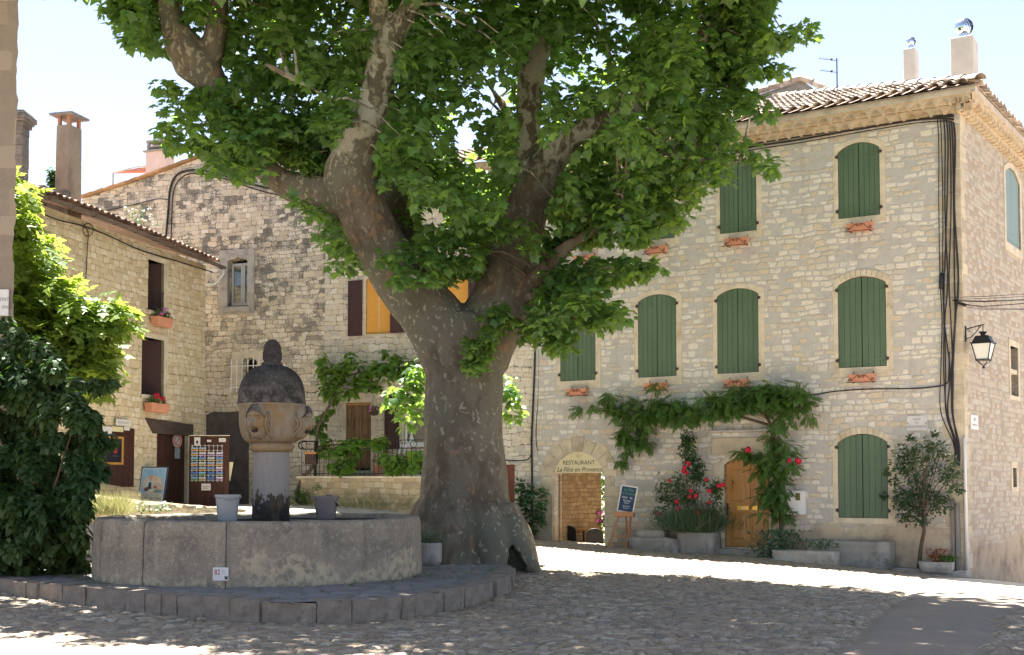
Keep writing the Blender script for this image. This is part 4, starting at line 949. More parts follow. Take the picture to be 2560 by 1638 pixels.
# ------------------------------------------------------------------ left house
lh = thing('cottage', 'low cream stone house with a sagging tiled roof and rusty gutter on the left', 'house', (LL.o.x, LL.o.y, 0), LL.ang)
u1 = vr(LL, 348, 385, 615, 733); u2 = vr(LL, 333, 385, 796, 930); d1_ = vr(LL, 368, 440, 1022, 1186); d2_ = vr(LL, 205, 313, 1003, 1145)
ZL = LL.loc(530, 668)[1] - .02
mb = MB(); mb.prism([(-9, -.5), (0, -.5), (0, ZL), (-9, ZL + .15)], 0, .5, 0, [arch(*q, 0) for q in (u1, u2, d1_, d2_)]); mb.build('front_wall', M['left'], lh)
mb = MB(); mb.box(0, .02, 0.001, 3, -.5, ZL); mb.build('end_wall', M['left'], lh)
for rc, rail in ((u1, True), (u2, False)):
    x0, x1, z0, z1 = rc; mb = MB(); mb.box(x1 - .0, x1 + .16, -.015, .3, z0, z1); mb.box(x0 - .1, x1 + .2, -.03, .3, z1, z1 + .13); mb.box(x0 - .06, x1 + .06, -.07, .3, z0 - .09, z0); f = mb.build('window_surround', M['lime'], lh, bevel=.01)
    mb = MB(); plank_leaf(mb, 0, .55, z0, lambda x: z1, 4, 0, .03); o = mb.build('shutter', M['brownshut'], f, (x1 - .03, .05, 0), R(118))
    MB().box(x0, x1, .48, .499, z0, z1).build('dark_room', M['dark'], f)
    if rail:
        mb = MB(); n = 5
        for i in range(n): mb.tube([(x0 + (x1 - x0) * (i + .5) / n + .03 * math.sin(k * .9), -.02, z0 + .5 * k / 8) for k in range(9)], .008, 6)
        for z in (z0 + .08, z0 + .5): mb.box(x0, x1, -.025, -.015, z - .008, z + .008)
        mb.build('window_guard', M['iron'], f)
x0, x1, z0, z1 = d1_
mb = MB(); mb.prism([(x0 - .55, z1 + .36), (x0 - .2, z1), (x1 + .22, z1 - .0), (x1 + .24, z1 + .3)], -.03, .25); mb.build('door_lintel', M['beam'], lh)
mb = MB(); plank_leaf(mb, x0, x1, z0, lambda x: z1 - .002, 6, .08, .12); mb.build('plank_door', M['browndoor'], lh)
mb = MB(); mb.box(x1 - .01, x1 + .10, -.02, .078, z0, z1 - .01); mb.build('door_post', M['lime'], lh)
x0, x1, z0, z1 = d2_; mb = MB(); plank_leaf(mb, x0, x1, z0, lambda x: z1 - .01, 8, -.03, .02); mb.build('plank_door', M['browndoor'], lh)
# gutter, rafters' edge and roof
def fxL(x, s, h): sag = .10 * math.sin((x + 8) * .45); return (x, -.30 + s, ZL + .10 + .02 * (-x) + sag * .5 + s * .30 + h)
tb = MB(); cyl_tiles(tb, fxL, (-41, 1), 10, .215, .36, .3, jit=.02); tb.build('roof_tiles', M['tile_dark'], lh)
tb = MB(); n = 20
for i in range(n):
    a, b = -9 + 9.15 * i / n, -9 + 9.15 * (i + 1) / n; tb.add([fxL(a, .03, 0), fxL(b, .03, 0), fxL(b, 4, 0), fxL(a, 4, 0), fxL(a, .03, -.06), fxL(b, .03, -.06), fxL(b, 4, -.06), fxL(a, 4, -.06)], [(0, 1, 2, 3), (7, 6, 5, 4), (0, 4, 5, 1)])
tb.build('roof', M['tile_dark'], lh)
gt = MB(); n = 24
for i in range(n + 1):
    x = -9 + 9.35 * i / n; p = Vector(fxL(x, 0, 0)); c = p + Vector((0, -.05, -.055))
    for k in range(9):
        a = PI + PI * k / 8; gt.v.append((c.x, c.y + .075 * math.cos(a), c.z + .075 * math.sin(a)))
    for k in range(9):
        a = PI + PI * k / 8; gt.v.append((c.x, c.y + .067 * math.cos(a), c.z + .067 * math.sin(a)))
for i in range(n):
    for k in range(8): gt.f.append((18 * i + k, 18 * i + k + 1, 18 * (i + 1) + k + 1, 18 * (i + 1) + k)); gt.m.append(0); gt.f.append((18 * i + 9 + k + 1, 18 * i + 9 + k, 18 * (i + 1) + 9 + k, 18 * (i + 1) + 9 + k + 1)); gt.m.append(0)
for i in range(0, 12):
    x = -8.6 + i * .8; p = Vector(fxL(x, 0, 0)) + Vector((0, -.05, -.055)); gt.tube([p + Vector((0, .083 * math.cos(PI + PI * k / 8), .083 * math.sin(PI + PI * k / 8))) for k in range(9)], .008, 5)
gt.build('gutter', M['zinc'], lh, smooth=True)
mb = MB(); p = Vector(fxL(.30, 0, -.1)); mb.tube([p + Vector((0, -.05, 0)), p + Vector((0, -.05, -.15)), p + Vector((-.12, .12, -.42)), p + Vector((-.30, .26, -.5))], .04, 8); mb.build('downpipe', M['pvc'], lh, smooth=True)
# chimney stack on the roof
def stack(label_px, back):
    pass
a = LL.loc(*v(140, 470), -1.2)[0]; pz0 = P(147, 480, 27.6); ww = (186 - 136) * K * 27.6 / 3000
zt = P(*v(160, 300), 27.6).z; c0 = P(*v(160, 470), 27.6)
inv = lambda p: Vector(((p - LL.o).dot(LL.d), (p - LL.o).dot(LL.n), p.z))
q = inv(c0); mb = MB(); hw = .19
mb.add([(q.x - hw * 1.35, q.y - hw, q.z - 1.2), (q.x + hw * 1.35, q.y - hw, q.z - 1.2), (q.x + hw * 1.35, q.y + hw, q.z - 1.2), (q.x - hw * 1.35, q.y + hw, q.z - 1.2), (q.x - hw * 1.2, q.y - hw * .9, zt), (q.x + hw * 1.2, q.y - hw * .9, zt), (q.x + hw * 1.2, q.y + hw * .9, zt), (q.x - hw * 1.2, q.y + hw * .9, zt)],
       [(0, 3, 2, 1), (4, 5, 6, 7), (0, 1, 5, 4), (1, 2, 6, 5), (2, 3, 7, 6), (3, 0, 4, 7)])
M['oldrender'] = basic('old_chimney_render', (.36, .29, .22), .95, .25, 2, (1, 1, .5), .4, 25, dirt=(.17, .14, .12)); ch = mb.build('chimney', M['oldrender'], lh)
mb = MB()
for sx in (-1, 1):
    for sy in (-1, 1): mb.box(q.x + sx * hw * .95 - .035, q.x + sx * hw * .95 + .035, q.y + sy * hw * .65 - .035, q.y + sy * hw * .65 + .035, zt, zt + .22)
mb.build('brick_leg', M['terracotta'], ch)
mb = MB(); mb.add([(q.x - .34, q.y - .30, zt + .22), (q.x + .34, q.y - .30, zt + .22), (q.x + .34, q.y + .30, zt + .22), (q.x - .34, q.y + .30, zt + .22), (q.x - .34, q.y - .30, zt + .27), (q.x + .34, q.y - .30, zt + .27), (q.x + .34, q.y + .30, zt + .27), (q.x - .34, q.y + .30, zt + .27), (q.x, q.y, zt + .36)], [(0, 3, 2, 1), (0, 1, 5, 4), (1, 2, 6, 5), (2, 3, 7, 6), (3, 0, 4, 7), (4, 5, 8), (5, 6, 8), (6, 7, 8), (7, 4, 8)])
mb.build('chimney_cap', M['cement'], ch)
# old pier of cut stone seen past the near wall
pier = thing('stone_pier', 'dark old pier of cut stone blocks with a moulded cap above the left roof', 'pier', P(48, 520, 26.5))
wp = 30 * 26.5 / 3000; hz = P(48, 316, 26.5).z - P(48, 520, 26.5).z
M['piermat'] = basic('old_pier_stone', (.22, .20, .18), .95, .3, 4, bump=.6, dirt=(.09, .085, .08), island=.2)
mb = MB(); z = -1.5; 
while z < hz - .05: mb.box(-wp * .9, wp * .45 + random.uniform(-.015, .015), -.2, .2, z, z + .235); z += .24
mb.build('shaft', M['piermat'], pier, bevel=.012)
mb = MB(); mb.box(-wp * 1.0, wp * .62, -.25, .25, hz - .03, hz + .06); mb.box(-wp * 1.0, wp * .75, -.3, .3, hz + .06, hz + .12); mb.box(-wp * 1.0, wp * .9, -.34, .34, hz + .12, hz + .24); mb.box(-wp, wp * .7, -.28, .28, hz + .24, hz + .30)
mb.build('cap', M['piermat'], pier, bevel=.015)
rw = thing('ridge_wall', 'dark stepped ridge blocks behind the left house roof', 'wall', P(110, 480, 27.4))
mb = MB(); mb.box(-.75, .1, -.2, .2, -.6, .12); mb.box(.1, .62, -.18, .2, -.6, -.0); mb.build('blocks', M['piermat'], rw, bevel=.02)
# near wall at the left edge
M['nearwall'] = stone('near_wall_render', (.235, .19, .145), [(.25, .20, .15), (.21, .17, .13), (.28, .23, .18)], size=(.55, .4), joint=(.01, .03), hide=.35, stain=(.17, .14, .11), stain_amt=.05, bstr=1.0, bdist=.03)
nw = thing('near_wall', 'rough rendered corner of a stone building along the left edge', 'wall', (P(30, 900, 20).x - .62, 20, 0))
mb = MB(); mb.box(-4, .62, 0, .9, -.3, 10.8); o = mb.build('wall_face', M['nearwall'], nw)
bm = bmesh.new(); bm.from_mesh(o.data); bmesh.ops.subdivide_edges(bm, edges=[e for e in bm.edges if abs(e.verts[0].co.z - e.verts[1].co.z) > 5], cuts=110)
for q_ in bm.verts:
    if q_.co.x > 0: q_.co.x += .05 * mnoise.noise(Vector((3, q_.co.y, q_.co.z * 1.7))) + .03 * mnoise.noise(Vector((9, q_.co.y * 3, q_.co.z * 6)))
for q_ in bm.verts:
    if q_.co.y > .5 and q_.co.x > 0: q_.co.x -= .42
bm.to_mesh(o.data); bm.free()
s = thing('street_plaque', 'pale stone plaque cut off by the left edge on the near wall', 'plaque', (P(0, 758, 20).x - .24, 19.97, P(0, 790, 20).z))
MB().box(-.3, .40, -.015, .015, 0, .44).build('plate', M['plaque'], s, bevel=.004)
text('lettering', 'MENT', .085, M['cement'], s, (.30, -.0175, .27), align='CENTER'); text('lettering', 'AN', .085, M['cement'], s, (.345, -.0175, .14), align='CENTER')
# ------------------------------------------------------------------ foliage helpers
def tmpl(outline, c=(0, .3), cup=.06, fold=0.0):
    pts = [(x, y, cup * (x * x + (y - .4) ** 2) * -2 + fold * abs(x)) for x, y in outline]; pts.append((c[0], c[1], .03))
    n = len(outline); return np.array(pts), [(i, (i + 1) % n, n) for i in range(n)]
T_PLANE = tmpl([(0, -.02), (.20, -.06), (.52, .06), (.40, .22), (.62, .50), (.36, .50), (.26, .62), (0, 1.0), (-.26, .62), (-.36, .50), (-.62, .50), (-.40, .22), (-.52, .06), (-.20, -.06)], (0, .3), .20, -.10)
T_VINE = tmpl([(0, .0), (.34, -.08), (.48, .22), (.38, .42), (.3, .66), (0, .95), (-.3, .66), (-.38, .42), (-.48, .22), (-.34, -.08)], (0, .3), .10)
T_OVAL = tmpl([(0, 0), (.2, .2), (.26, .45), (.16, .75), (0, 1), (-.16, .75), (-.26, .45), (-.2, .2)], (0, .45), .08, .18)
T_HEART = tmpl([(0, .02), (.25, -.06), (.42, .15), (.38, .42), (.2, .75), (0, 1.05), (-.2, .75), (-.38, .42), (-.42, .15), (-.25, -.06)], (0, .35), .10, .14)
T_BLADE = (np.array([(-.012, 0, 0), (.012, 0, 0), (.009, .5, .04), (0, 1, .14), (-.009, .5, .04)]), [(0, 1, 2, 4), (4, 2, 3)])
T_GRASS = (T_BLADE[0] * np.array([[2.4, 1, 1]]), T_BLADE[1])
def pinnate(pairs=5, ll=.34, lw=.085):
    vs, fs = [], []
    def leaflet(bx, by, ang, l):
        b = len(vs); ca, sa = math.cos(ang), math.sin(ang)
        for u, w, z in ((0, 0, 0), (lw, l * .45, -.015), (0, l, -.05), (-lw, l * .45, -.015)):
            vs.append((bx + u * ca + w * sa, by - u * sa + w * ca, z - .10 * by * by))
        fs.extend([(b, b + 1, b + 2), (b, b + 2, b + 3)])
    for i in range(pairs):
        y = .18 + .72 * i / (pairs - 1); l = ll * (1 - .25 * abs(i / (pairs - 1) - .4)); leaflet(0, y, 1.15, l); leaflet(0, y, -1.15, l)
    leaflet(0, .95, 0, ll); b = len(vs); vs.extend([(-.008, 0, 0), (.008, 0, 0), (.004, .95, -.09), (-.004, .95, -.09)]); fs.append((b, b + 1, b + 2, b + 3))
    return np.array(vs), fs
T_PINN = pinnate(5, .36, .105); T_PINB = pinnate(3, .50, .17)
def unit(a): return a / np.maximum(np.linalg.norm(a, axis=1, keepdims=True), 1e-9)
def leaf_mesh(name, T, pos, tip, nrm, size, mat, parent, base):
    tv, tf = T; pos = pos - np.array(base)[None]
    yv = unit(tip); zv = nrm - yv * (nrm * yv).sum(1, keepdims=True); zv = unit(zv); xv = np.cross(yv, zv)
    N = len(pos); V = pos[:, None] + size[:, None, None] * (tv[None, :, 0:1] * xv[:, None] + tv[None, :, 1:2] * yv[:, None] + tv[None, :, 2:3] * zv[:, None])
    k = len(tv); me = bpy.data.meshes.new(name); me.vertices.add(N * k); me.vertices.foreach_set('co', V.reshape(-1).astype(np.float32))
    tot = np.array([len(f) for f in tf]); fl = np.array([i for f in tf for i in f])
    li = (fl[None] + (np.arange(N) * k)[:, None]).ravel(); me.loops.add(len(li)); me.loops.foreach_set('vertex_index', li.astype(np.int32))
    st = np.concatenate([[0], np.cumsum(tot)[:-1]]); ls = (st[None] + (np.arange(N) * len(fl))[:, None]).ravel()
    me.polygons.add(len(ls)); me.polygons.foreach_set('loop_start', ls.astype(np.int32)); me.update(calc_edges=True)
    me.materials.append(mat); o = bpy.data.objects.new(name, me); COL.objects.link(o); o.parent = parent
    if parent is None: o.location = base
    return o
def rnd_dir(n): return unit(RNG.normal(size=(n, 3)))
def spray(centers, radii, n_each, out=1.0, droop=.5, flat=.6, up=.9):
    """clumps of leaves: positions, tip directions, leaf normals"""
    c = np.repeat(centers, n_each, 0); r = np.repeat(radii, n_each, 0); n = len(c)
    d = rnd_dir(n); q = RNG.uniform(0, 1, (n, 1)) ** .45; p = c + d * q * r
    tip = d * out * np.array([1, 1, .5]) + np.array([0, 0, -droop]) + rnd_dir(n) * .55
    nr = np.array([0, 0, up]) + d * flat + rnd_dir(n) * .5
    return p, tip, nr
M['leaf'] = leaf_mat('plane_leaf', [(.038, .102, .040), (.055, .134, .045), (.077, .165, .050), (.111, .204, .064)], (.337, .548, .066), .45)
M['leaf_vine'] = leaf_mat('vine_leaf', [(.05, .13, .022), (.085, .19, .03), (.14, .26, .045)], (.32, .50, .05), .42)
M['leaf_wist'] = leaf_mat('wisteria_leaf', [(.038, .10, .024), (.06, .135, .03), (.095, .18, .042)], (.20, .38, .04), .35)
M['leaf_bright'] = leaf_mat('spring_leaf', [(.085, .165, .03), (.125, .215, .038), (.19, .28, .055)], (.44, .56, .07), .52)
M['leaf_dark'] = leaf_mat('dark_shrub_leaf', [(.020, .046, .018), (.028, .064, .022), (.038, .082, .028)], (.12, .24, .03), .25, .5, .25)
M['leaf_rose'] = leaf_mat('rose_leaf', [(.022, .06, .03), (.035, .085, .035), (.05, .11, .04)], (.12, .28, .05), .25)
M['leaf_grey'] = leaf_mat('grey_green_leaf', [(.045, .085, .05), (.07, .115, .065), (.10, .15, .085)], (.15, .26, .08), .25)
M['leaf_olive'] = leaf_mat('olive_shrub_leaf', [(.03, .06, .035), (.045, .085, .045), (.07, .11, .055)], (.14, .25, .06), .25)
M['leaf_rust'] = leaf_mat('rusty_leaf', [(.25, .06, .03), (.3, .10, .04), (.16, .05, .03)], (.4, .1, .03), .3)
M['bloom_red'] = basic('crimson_petal', (.42, .012, .035), .6, .2, 20, bump=.3, island=.2)
M['bloom_pink'] = basic('pink_petal', (.55, .14, .42), .6, .2, 20, bump=.3, island=.2)
M['bloom_white'] = basic('white_petal', (.7, .68, .6), .6, .1, 20, bump=.3)
M['stem'] = basic('woody_stem', (.10, .07, .045), .9, .3, 8, (3, 3, 1), .5, 40)
M['greenstem'] = basic('green_stem', (.09, .14, .05), .8, .2, 8, bump=.2)
# ------------------------------------------------------------------ plane tree
TY = 21.2; TZ = gzs(-.5, 21.2)
tb0 = P(*v(1098, 1300), TY); TB = (tb0.x, TY, PLZ - .05)
tree = thing('plane_tree', 'huge old plane tree with mottled bark and a broad leafy crown beside the fountain', 'tree', TB)
def limb(pts):
    """(x, y, halfwidth) in photo view pixels plus depth -> world path, radii"""
    w = [P(x * K, y * K, Y) for x, y, h, Y in pts]; r = [h * K * Y / 3000 for x, y, h, Y in pts]
    P2, R2 = [], []                                          # Catmull-Rom
    for i in range(len(w) - 1):
        a, b, c, d = w[max(i - 1, 0)], w[i], w[i + 1], w[min(i + 2, len(w) - 1)]
        for s in range(5):
            t_ = s / 5; P2.append(.5 * ((2 * b) + (c - a) * t_ + (2 * a - 5 * b + 4 * c - d) * t_ ** 2 + (3 * b - a - 3 * c + d) * t_ ** 3)); R2.append(r[i] + (r[i + 1] - r[i]) * t_)
    return P2 + [w[-1]], R2 + [r[-1]]
LIMBS = [
    [(1105, 1335, 145, 21.2), (1102, 1300, 126, 21.2), (1096, 1240, 114, 21.2), (1091, 1150, 103, 21.2), (1089, 1060, 95, 21.2), (1091, 960, 90, 21.2), (1092, 880, 92, 21.2), (1086, 800, 100, 21.2), (1080, 745, 80, 21.2)],
    [(1070, 830, 88, 21.2), (1022, 755, 78, 21.1), (950, 665, 65, 20.9), (890, 570, 60, 20.6), (846, 488, 64, 20.4), (826, 420, 64, 20.2), (834, 355, 50, 20.0), (862, 290, 44, 19.8), (882, 230, 38, 19.7), (890, 185, 37, 19.6), (899, 125, 36, 19.5), (893, 60, 28, 19.4), (889, -10, 26, 19.3), (880, -120, 20, 19.3)],
    [(899, 130, 33, 19.5), (930, 75, 28, 19.4), (965, 10, 26, 19.3), (990, -60, 22, 19.2), (1020, -160, 15, 19)],
    [(1115, 830, 90, 21.2), (1155, 760, 78, 21.3), (1188, 690, 72, 21.4), (1203, 610, 66, 21.5), (1222, 530, 57, 21.6), (1252, 450, 50, 21.6), (1282, 390, 46, 21.5)],
    [(1282, 395, 40, 21.5), (1320, 345, 34, 21.3), (1375, 302, 28, 21.1), (1450, 262, 24, 20.9), (1540, 215, 20, 20.7), (1610, 160, 22, 20.6), (1640, 100, 18, 20.5), (1690, 40, 12, 20.4), (1740, -60, 8, 20.3)],
    [(1255, 460, 40, 21.6), (1248, 380, 34, 21.9), (1242, 300, 30, 22.0), (1245, 220, 30, 22.0), (1252, 160, 34, 21.9), (1268, 118, 26, 21.8), (1285, 40, 13, 21.7), (1300, -80, 9, 21.6)],
    [(960, 650, 45, 21.6), (940, 560, 40, 22.2), (930, 470, 36, 22.6), (925, 380, 30, 23), (905, 260, 22, 23.2), (860, 130, 16, 23.4), (840, 20, 10, 23.4)],
    [(1215, 700, 30, 21.2), (1265, 650, 24, 20.8), (1310, 605, 18, 20.5), (1355, 565, 13, 20.2), (1450, 520, 8, 20)],
    [(800, 470, 42, 20.4), (740, 448, 36, 20.5), (690, 440, 34, 20.5), (650, 418, 32, 20.5), (615, 385, 28, 20.5), (570, 310, 27, 20.5), (525, 240, 30, 20.4), (492, 185, 38, 20.3), (455, 145, 52, 20.2), (425, 100, 40, 20.1), (405, 45, 30, 20.1), (385, -30, 15, 20), (370, -120, 10, 20)],
    [(480, 165, 36, 20.3), (500, 110, 30, 20.2), (510, 50, 27, 20.2), (517, -10, 22, 20.1), (525, -120, 14, 20)],
    [(1220, 700, 18, 21.0), (1290, 690, 10, 20.4), (1380, 640, 7, 19.9), (1480, 625, 5, 19.6)],
    [(1230, 730, 14, 21.0), (1300, 760, 8, 20.4), (1390, 735, 5, 20)],
    [(770, 360, 20, 20.6), (720, 330, 12, 20.8), (640, 320, 9, 20.8), (540, 300, 6, 20.6), (440, 290, 4, 20.4)],
    [(845, 330, 18, 19.9), (790, 250, 12, 19.3), (720, 200, 9, 18.8), (620, 150, 6, 18.3)],
    [(1370, 305, 16, 21.1), (1480, 330, 11, 20.6), (1600, 370, 8, 20.3), (1740, 380, 5, 20)],
    [(1150, 270, 6, 22.5), (1175, 230, 7, 22.5), (1210, 320, 12, 22.2), (1240, 400, 16, 21.9)],
    [(1160, 215, 8, 22.4), (1188, 268, 9, 22.3), (1235, 340, 12, 22)],
]
tk = MB(); CAPS = []; ALLCAP = []
for li, L in enumerate(LIMBS):
    pp, rr = limb(L); tk.tube(pp, rr, 20 if li < 10 else 10)
    m_ = len(pp)
    vis = {8: [i for i in range(m_) if i < m_ * .32 or i > m_ * .60], 4: range(int(m_ * .36)), 5: range(int(m_ * .8)), 7: range(int(m_ * .5)), 6: range(int(m_ * .4))}.get(li, range(m_) if li < 10 else [])
    CAPS += [(pp[i], rr[i]) for i in vis]; ALLCAP += list(zip(pp, rr))
rnd = random.Random(4)
for a in range(9):                                            # root flare
    an = a / 9 * 2 * PI + .3; ra = Vector((TB[0] + .55 * math.cos(an), TY + .5 * math.sin(an), 1.1)); rbx, rby = TB[0] + 1.12 * math.cos(an), TY + 1.05 * math.sin(an)
    tk.tube([ra, Vector((TB[0] + .86 * math.cos(an), TY + .8 * math.sin(an), .62)), Vector((rbx, rby, .15)), Vector((rbx + .2 * math.cos(an), rby + .2 * math.sin(an), -.2))], [.42, .36, .22, .12], 12)
pr0 = PZ(1300, 1395, .28); tk.tube([Vector((TB[0] + .75, TY - .45, 1.0)), Vector((TB[0] + .90, TY - .62, .6)), Vector((TB[0] + 1.08, TY - .72, .25)), Vector((TB[0] + 1.3, TY - .75, .0))], [.26, .21, .16, .09], 12)
tk.v = [tuple(np.array(p) - np.array(TB)) for p in tk.v]
tmp = tk.build('tmp', M['stem']); rm = tmp.modifiers.new('r', 'REMESH'); rm.mode = 'VOXEL'; rm.voxel_size = .04
sm = tmp.modifiers.new('s', 'SMOOTH'); sm.factor = .6; sm.iterations = 5
cut = MB(); ap = PZ(1287, 1350, .72)
hx = P(1290, 1390, 20.2); cz0 = -.2
cut.blob((hx.x - .02, 20.35, .20), (.20, .50, .38), 18)
for k_, p_ in enumerate(cut.v):
    q_ = max(0.0, (p_[2] - .1) / .58); nz_ = .05 * mnoise.noise(Vector(p_) * 6); cut.v[k_] = (hx.x - .02 + (p_[0] - hx.x + .02) * (1 - .62 * q_) - .05 * q_ + nz_, p_[1], p_[2] + nz_)
cut.v = [tuple(np.array(p) - np.array(TB)) for p in cut.v]; cz_ = [p[2] for p in cut.v]
co_ = cut.build('cut', M['stem']); bo = tmp.modifiers.new('b', 'BOOLEAN'); bo.operation = 'DIFFERENCE'; bo.object = co_; bo.solver = 'FAST'
dg = bpy.context.evaluated_depsgraph_get(); me = bpy.data.meshes.new_from_object(tmp.evaluated_get(dg)); bpy.data.objects.remove(tmp); bpy.data.objects.remove(co_)
n = len(me.vertices); co = np.empty(n * 3, np.float32); me.vertices.foreach_get('co', co); co = co.reshape(-1, 3); no = np.empty(n * 3, np.float32); me.vertices.foreach_get('normal', no); no = no.reshape(-1, 3)
dsp = np.array([mnoise.noise(Vector((p[0] * 1.6, p[1] * 1.6, p[2] * .9))) * .05 + mnoise.noise(Vector((p[0] * 5, p[1] * 5, p[2] * 3))) * .016 for p in co]); co += no * dsp[:, None]
me.vertices.foreach_set('co', co.ravel()); me.polygons.foreach_set('use_smooth', np.ones(len(me.polygons), bool)); me.update()
t = NT('plane_bark'); raw = t.coords(); z = t.n('ShaderNodeSeparateXYZ', Vector=raw).outputs[2]
nA = t.noise(t.coords((1, 1, .55), .2, 6), 13.5, 2.5, .5); nB = t.noise(t.coords((1, 1, .5), .3, 3), 3.2, 4, .6); nC = t.noise(raw, 45, 4, .65); nD = t.noise(raw, .8, 3)
hi = t.step(z, 3.0, 8.5)
c = t.mix(t.step(nB, .40, .62), (.140, .118, .084), (.088, .065, .045)); c = t.mix(t.step(nD, .42, .62), c, (.119, .113, .080))
pt = t.step(t.math('ADD', nA, t.math('MULTIPLY', hi, .05)), .615, .645); pt = t.math('MULTIPLY', pt, t.math('ADD', .35, t.math('MULTIPLY', t.step(nD, .35, .65), .6))); pc = t.mix(t.noise(raw, 2, 2), (.225, .205, .141), (.371, .336, .234)); c = t.mix(pt, c, pc)
pt2 = t.step(t.noise(t.coords((1, 1, .5), .3, 4), 4.1, 3), .62, .66); c = t.mix(t.math('MULTIPLY', pt2, .8), c, (.212, .131, .080))
xx = t.n('ShaderNodeSeparateXYZ', Vector=raw).outputs[0]; c = t.mix(t.math('MULTIPLY', t.math('MULTIPLY', t.step(z, 6.3, 7.6), t.step(xx, -3.2, -2.2)), t.step(nB, .45, .53)), c, (.438, .425, .342))
c = t.mix(t.step(nC, .5, .75), c, t.mix(.5, c, (.093, .082, .067)))
xx = t.n('ShaderNodeSeparateXYZ', Vector=raw).outputs[0]
M['bark'] = t.done(c, .9, t.math('ADD', t.math('MULTIPLY', nC, .5), t.math('MULTIPLY', pt, -.35)), .6, .02, spec=.2)
me.materials.clear(); me.materials.append(M['bark']); trunk = bpy.data.objects.new('trunk', me); COL.objects.link(trunk); trunk.parent = tree
# crown
POLY_A = [(262, -80), (268, 20), (300, 70), (330, 112), (390, 105), (430, 60), (520, 60), (560, 190), (500, 205), (412, 215), (430, 255), (408, 290), (425, 345), (412, 378), (510, 385), (525, 420), (570, 428), (600, 455), (660, 430), (715, 400), (750, 470), (740, 520), (795, 540), (815, 610), (850, 660), (862, 705), (925, 680), (960, 705), (985, 760), (1040, 770), (1110, 745), (1150, 690), (1200, 690), (1290, 720), (1340, 690), (1400, 640), (1470, 615), (1580, 625), (1640, 590), (1690, 590), (1720, 560), (1750, 500), (1770, 465), (1800, 425), (1850, 400), (1945, 425), (1880, 375), (1840, 340), (1830, 300), (1935, 265), (1895, 240), (1850, 215), (1950, 165), (1895, 145), (1950, 130), (2035, 85), (1990, 55), (1930, 60), (1945, -80)]
POLY_B = [(1225, 770), (1290, 700), (1380, 662), (1460, 640), (1560, 640), (1655, 668), (1600, 700), (1530, 735), (1562, 790), (1500, 820), (1450, 850), (1410, 885), (1370, 875), (1300, 850), (1250, 815)]
POLY_C = [(1150, 790), (1250, 750), (1300, 800), (1240, 850), (1215, 930), (1160, 945), (1160, 860)]
HOLES = [(1165, 345, 34, 40), (1247, 235, 30, 42), (1210, 405, 25, 22), (1085, 540, 42, 30), (1140, 625, 36, 18), (1190, 750, 17, 42), (1500, 150, 18, 22), (1385, 170, 16, 16), (1480, 120, 18, 10), (1150, 400, 30, 26), (1215, 280, 22, 26), (640, 250, 14, 12), (700, 150, 12, 16), (520, 330, 12, 10), (1095, 430, 16, 22), (1560, 130, 14, 12), (1440, 195, 14, 14), (770, 240, 12, 14), (1370, 560, 16, 12)]
def seg_dist(x, y, poly):
    best = np.full(x.shape, 1e9); n = len(poly)
    for i in range(n):
        ax, ay = poly[i]; bx, by = poly[(i + 1) % n]; dx, dy = bx - ax, by - ay
        t_ = np.clip(((x - ax) * dx + (y - ay) * dy) / (dx * dx + dy * dy), 0, 1); best = np.minimum(best, np.hypot(x - ax - t_ * dx, y - ay - t_ * dy))
    return best
def limb_px():
    a = np.array([tuple(p) for p, r in CAPS]); r = np.array([r for p, r in CAPS]); qx, qy = proj(a); return qx, qy, r * 3000 / a[:, 1], a[:, 1]
LX, LYp, LR, LD = limb_px()
def crown_part(poly, n, Yc, spread, rad, per, cover=.12, mindist=14):
    xs_ = [p[0] for p in poly]; ys_ = [p[1] for p in poly]; out = []
    while len(out) < n:
        x = RNG.uniform(min(xs_), max(xs_), 4000); y = RNG.uniform(min(ys_), max(ys_), 4000); ok = in_poly(x, y, poly)
        d = seg_dist(x, y, poly); ok &= d > mindist
        for hx_, hy_, ha, hb in HOLES: ok &= ((x - hx_) / (ha + 12)) ** 2 + ((y - hy_) / (hb + 12)) ** 2 > 1
        for a, b, c_ in zip(x[ok], y[ok], d[ok]): out.append((a, b, c_))
    out = np.array(out[:n]); s = np.minimum(spread, .25 + out[:, 2] * 20 / 3000 * 1.6)
    Yv = Yc + RNG.uniform(-1, 1, n) * s
    cen = np.array([tuple(P(a, b, Y)) for (a, b, _), Y in zip(out, Yv)]); rr = np.minimum(rad, .12 + out[:, 2] * .0065)[:, None] * np.array([[1, 1, .62]]) * RNG.uniform(.7, 1.2, (n, 1))
    p, tip, nr = spray(cen, rr, per); qx, qy = proj(p); keep = in_poly(qx, qy, poly) | (RNG.uniform(size=len(p)) < .35) & (seg_dist(qx, qy, poly) < 18)
    for hx_, hy_, ha, hb in HOLES: keep &= (((qx - hx_) / ha) ** 2 + ((qy - hy_) / hb) ** 2 > 1) | (RNG.uniform(size=len(p)) < .05)
    for i in range(0, len(LX)):                                # leaves grow behind the bare limbs the photo shows, not in front
        near = (np.hypot(qx - LX[i], qy - LYp[i]) < LR[i] * .95) & (p[:, 1] < LD[i] + .1)
        keep &= ~(near & (RNG.uniform(size=len(p)) > cover))
    return p[keep], tip[keep], nr[keep]
parts = [crown_part(POLY_A, 800, 20.6, 3.0, .52, 46), crown_part(POLY_B, 70, 20.2, 1.2, .38, 34, .5), crown_part(POLY_C, 16, 19.95, .25, .22, 26, 1.0)]
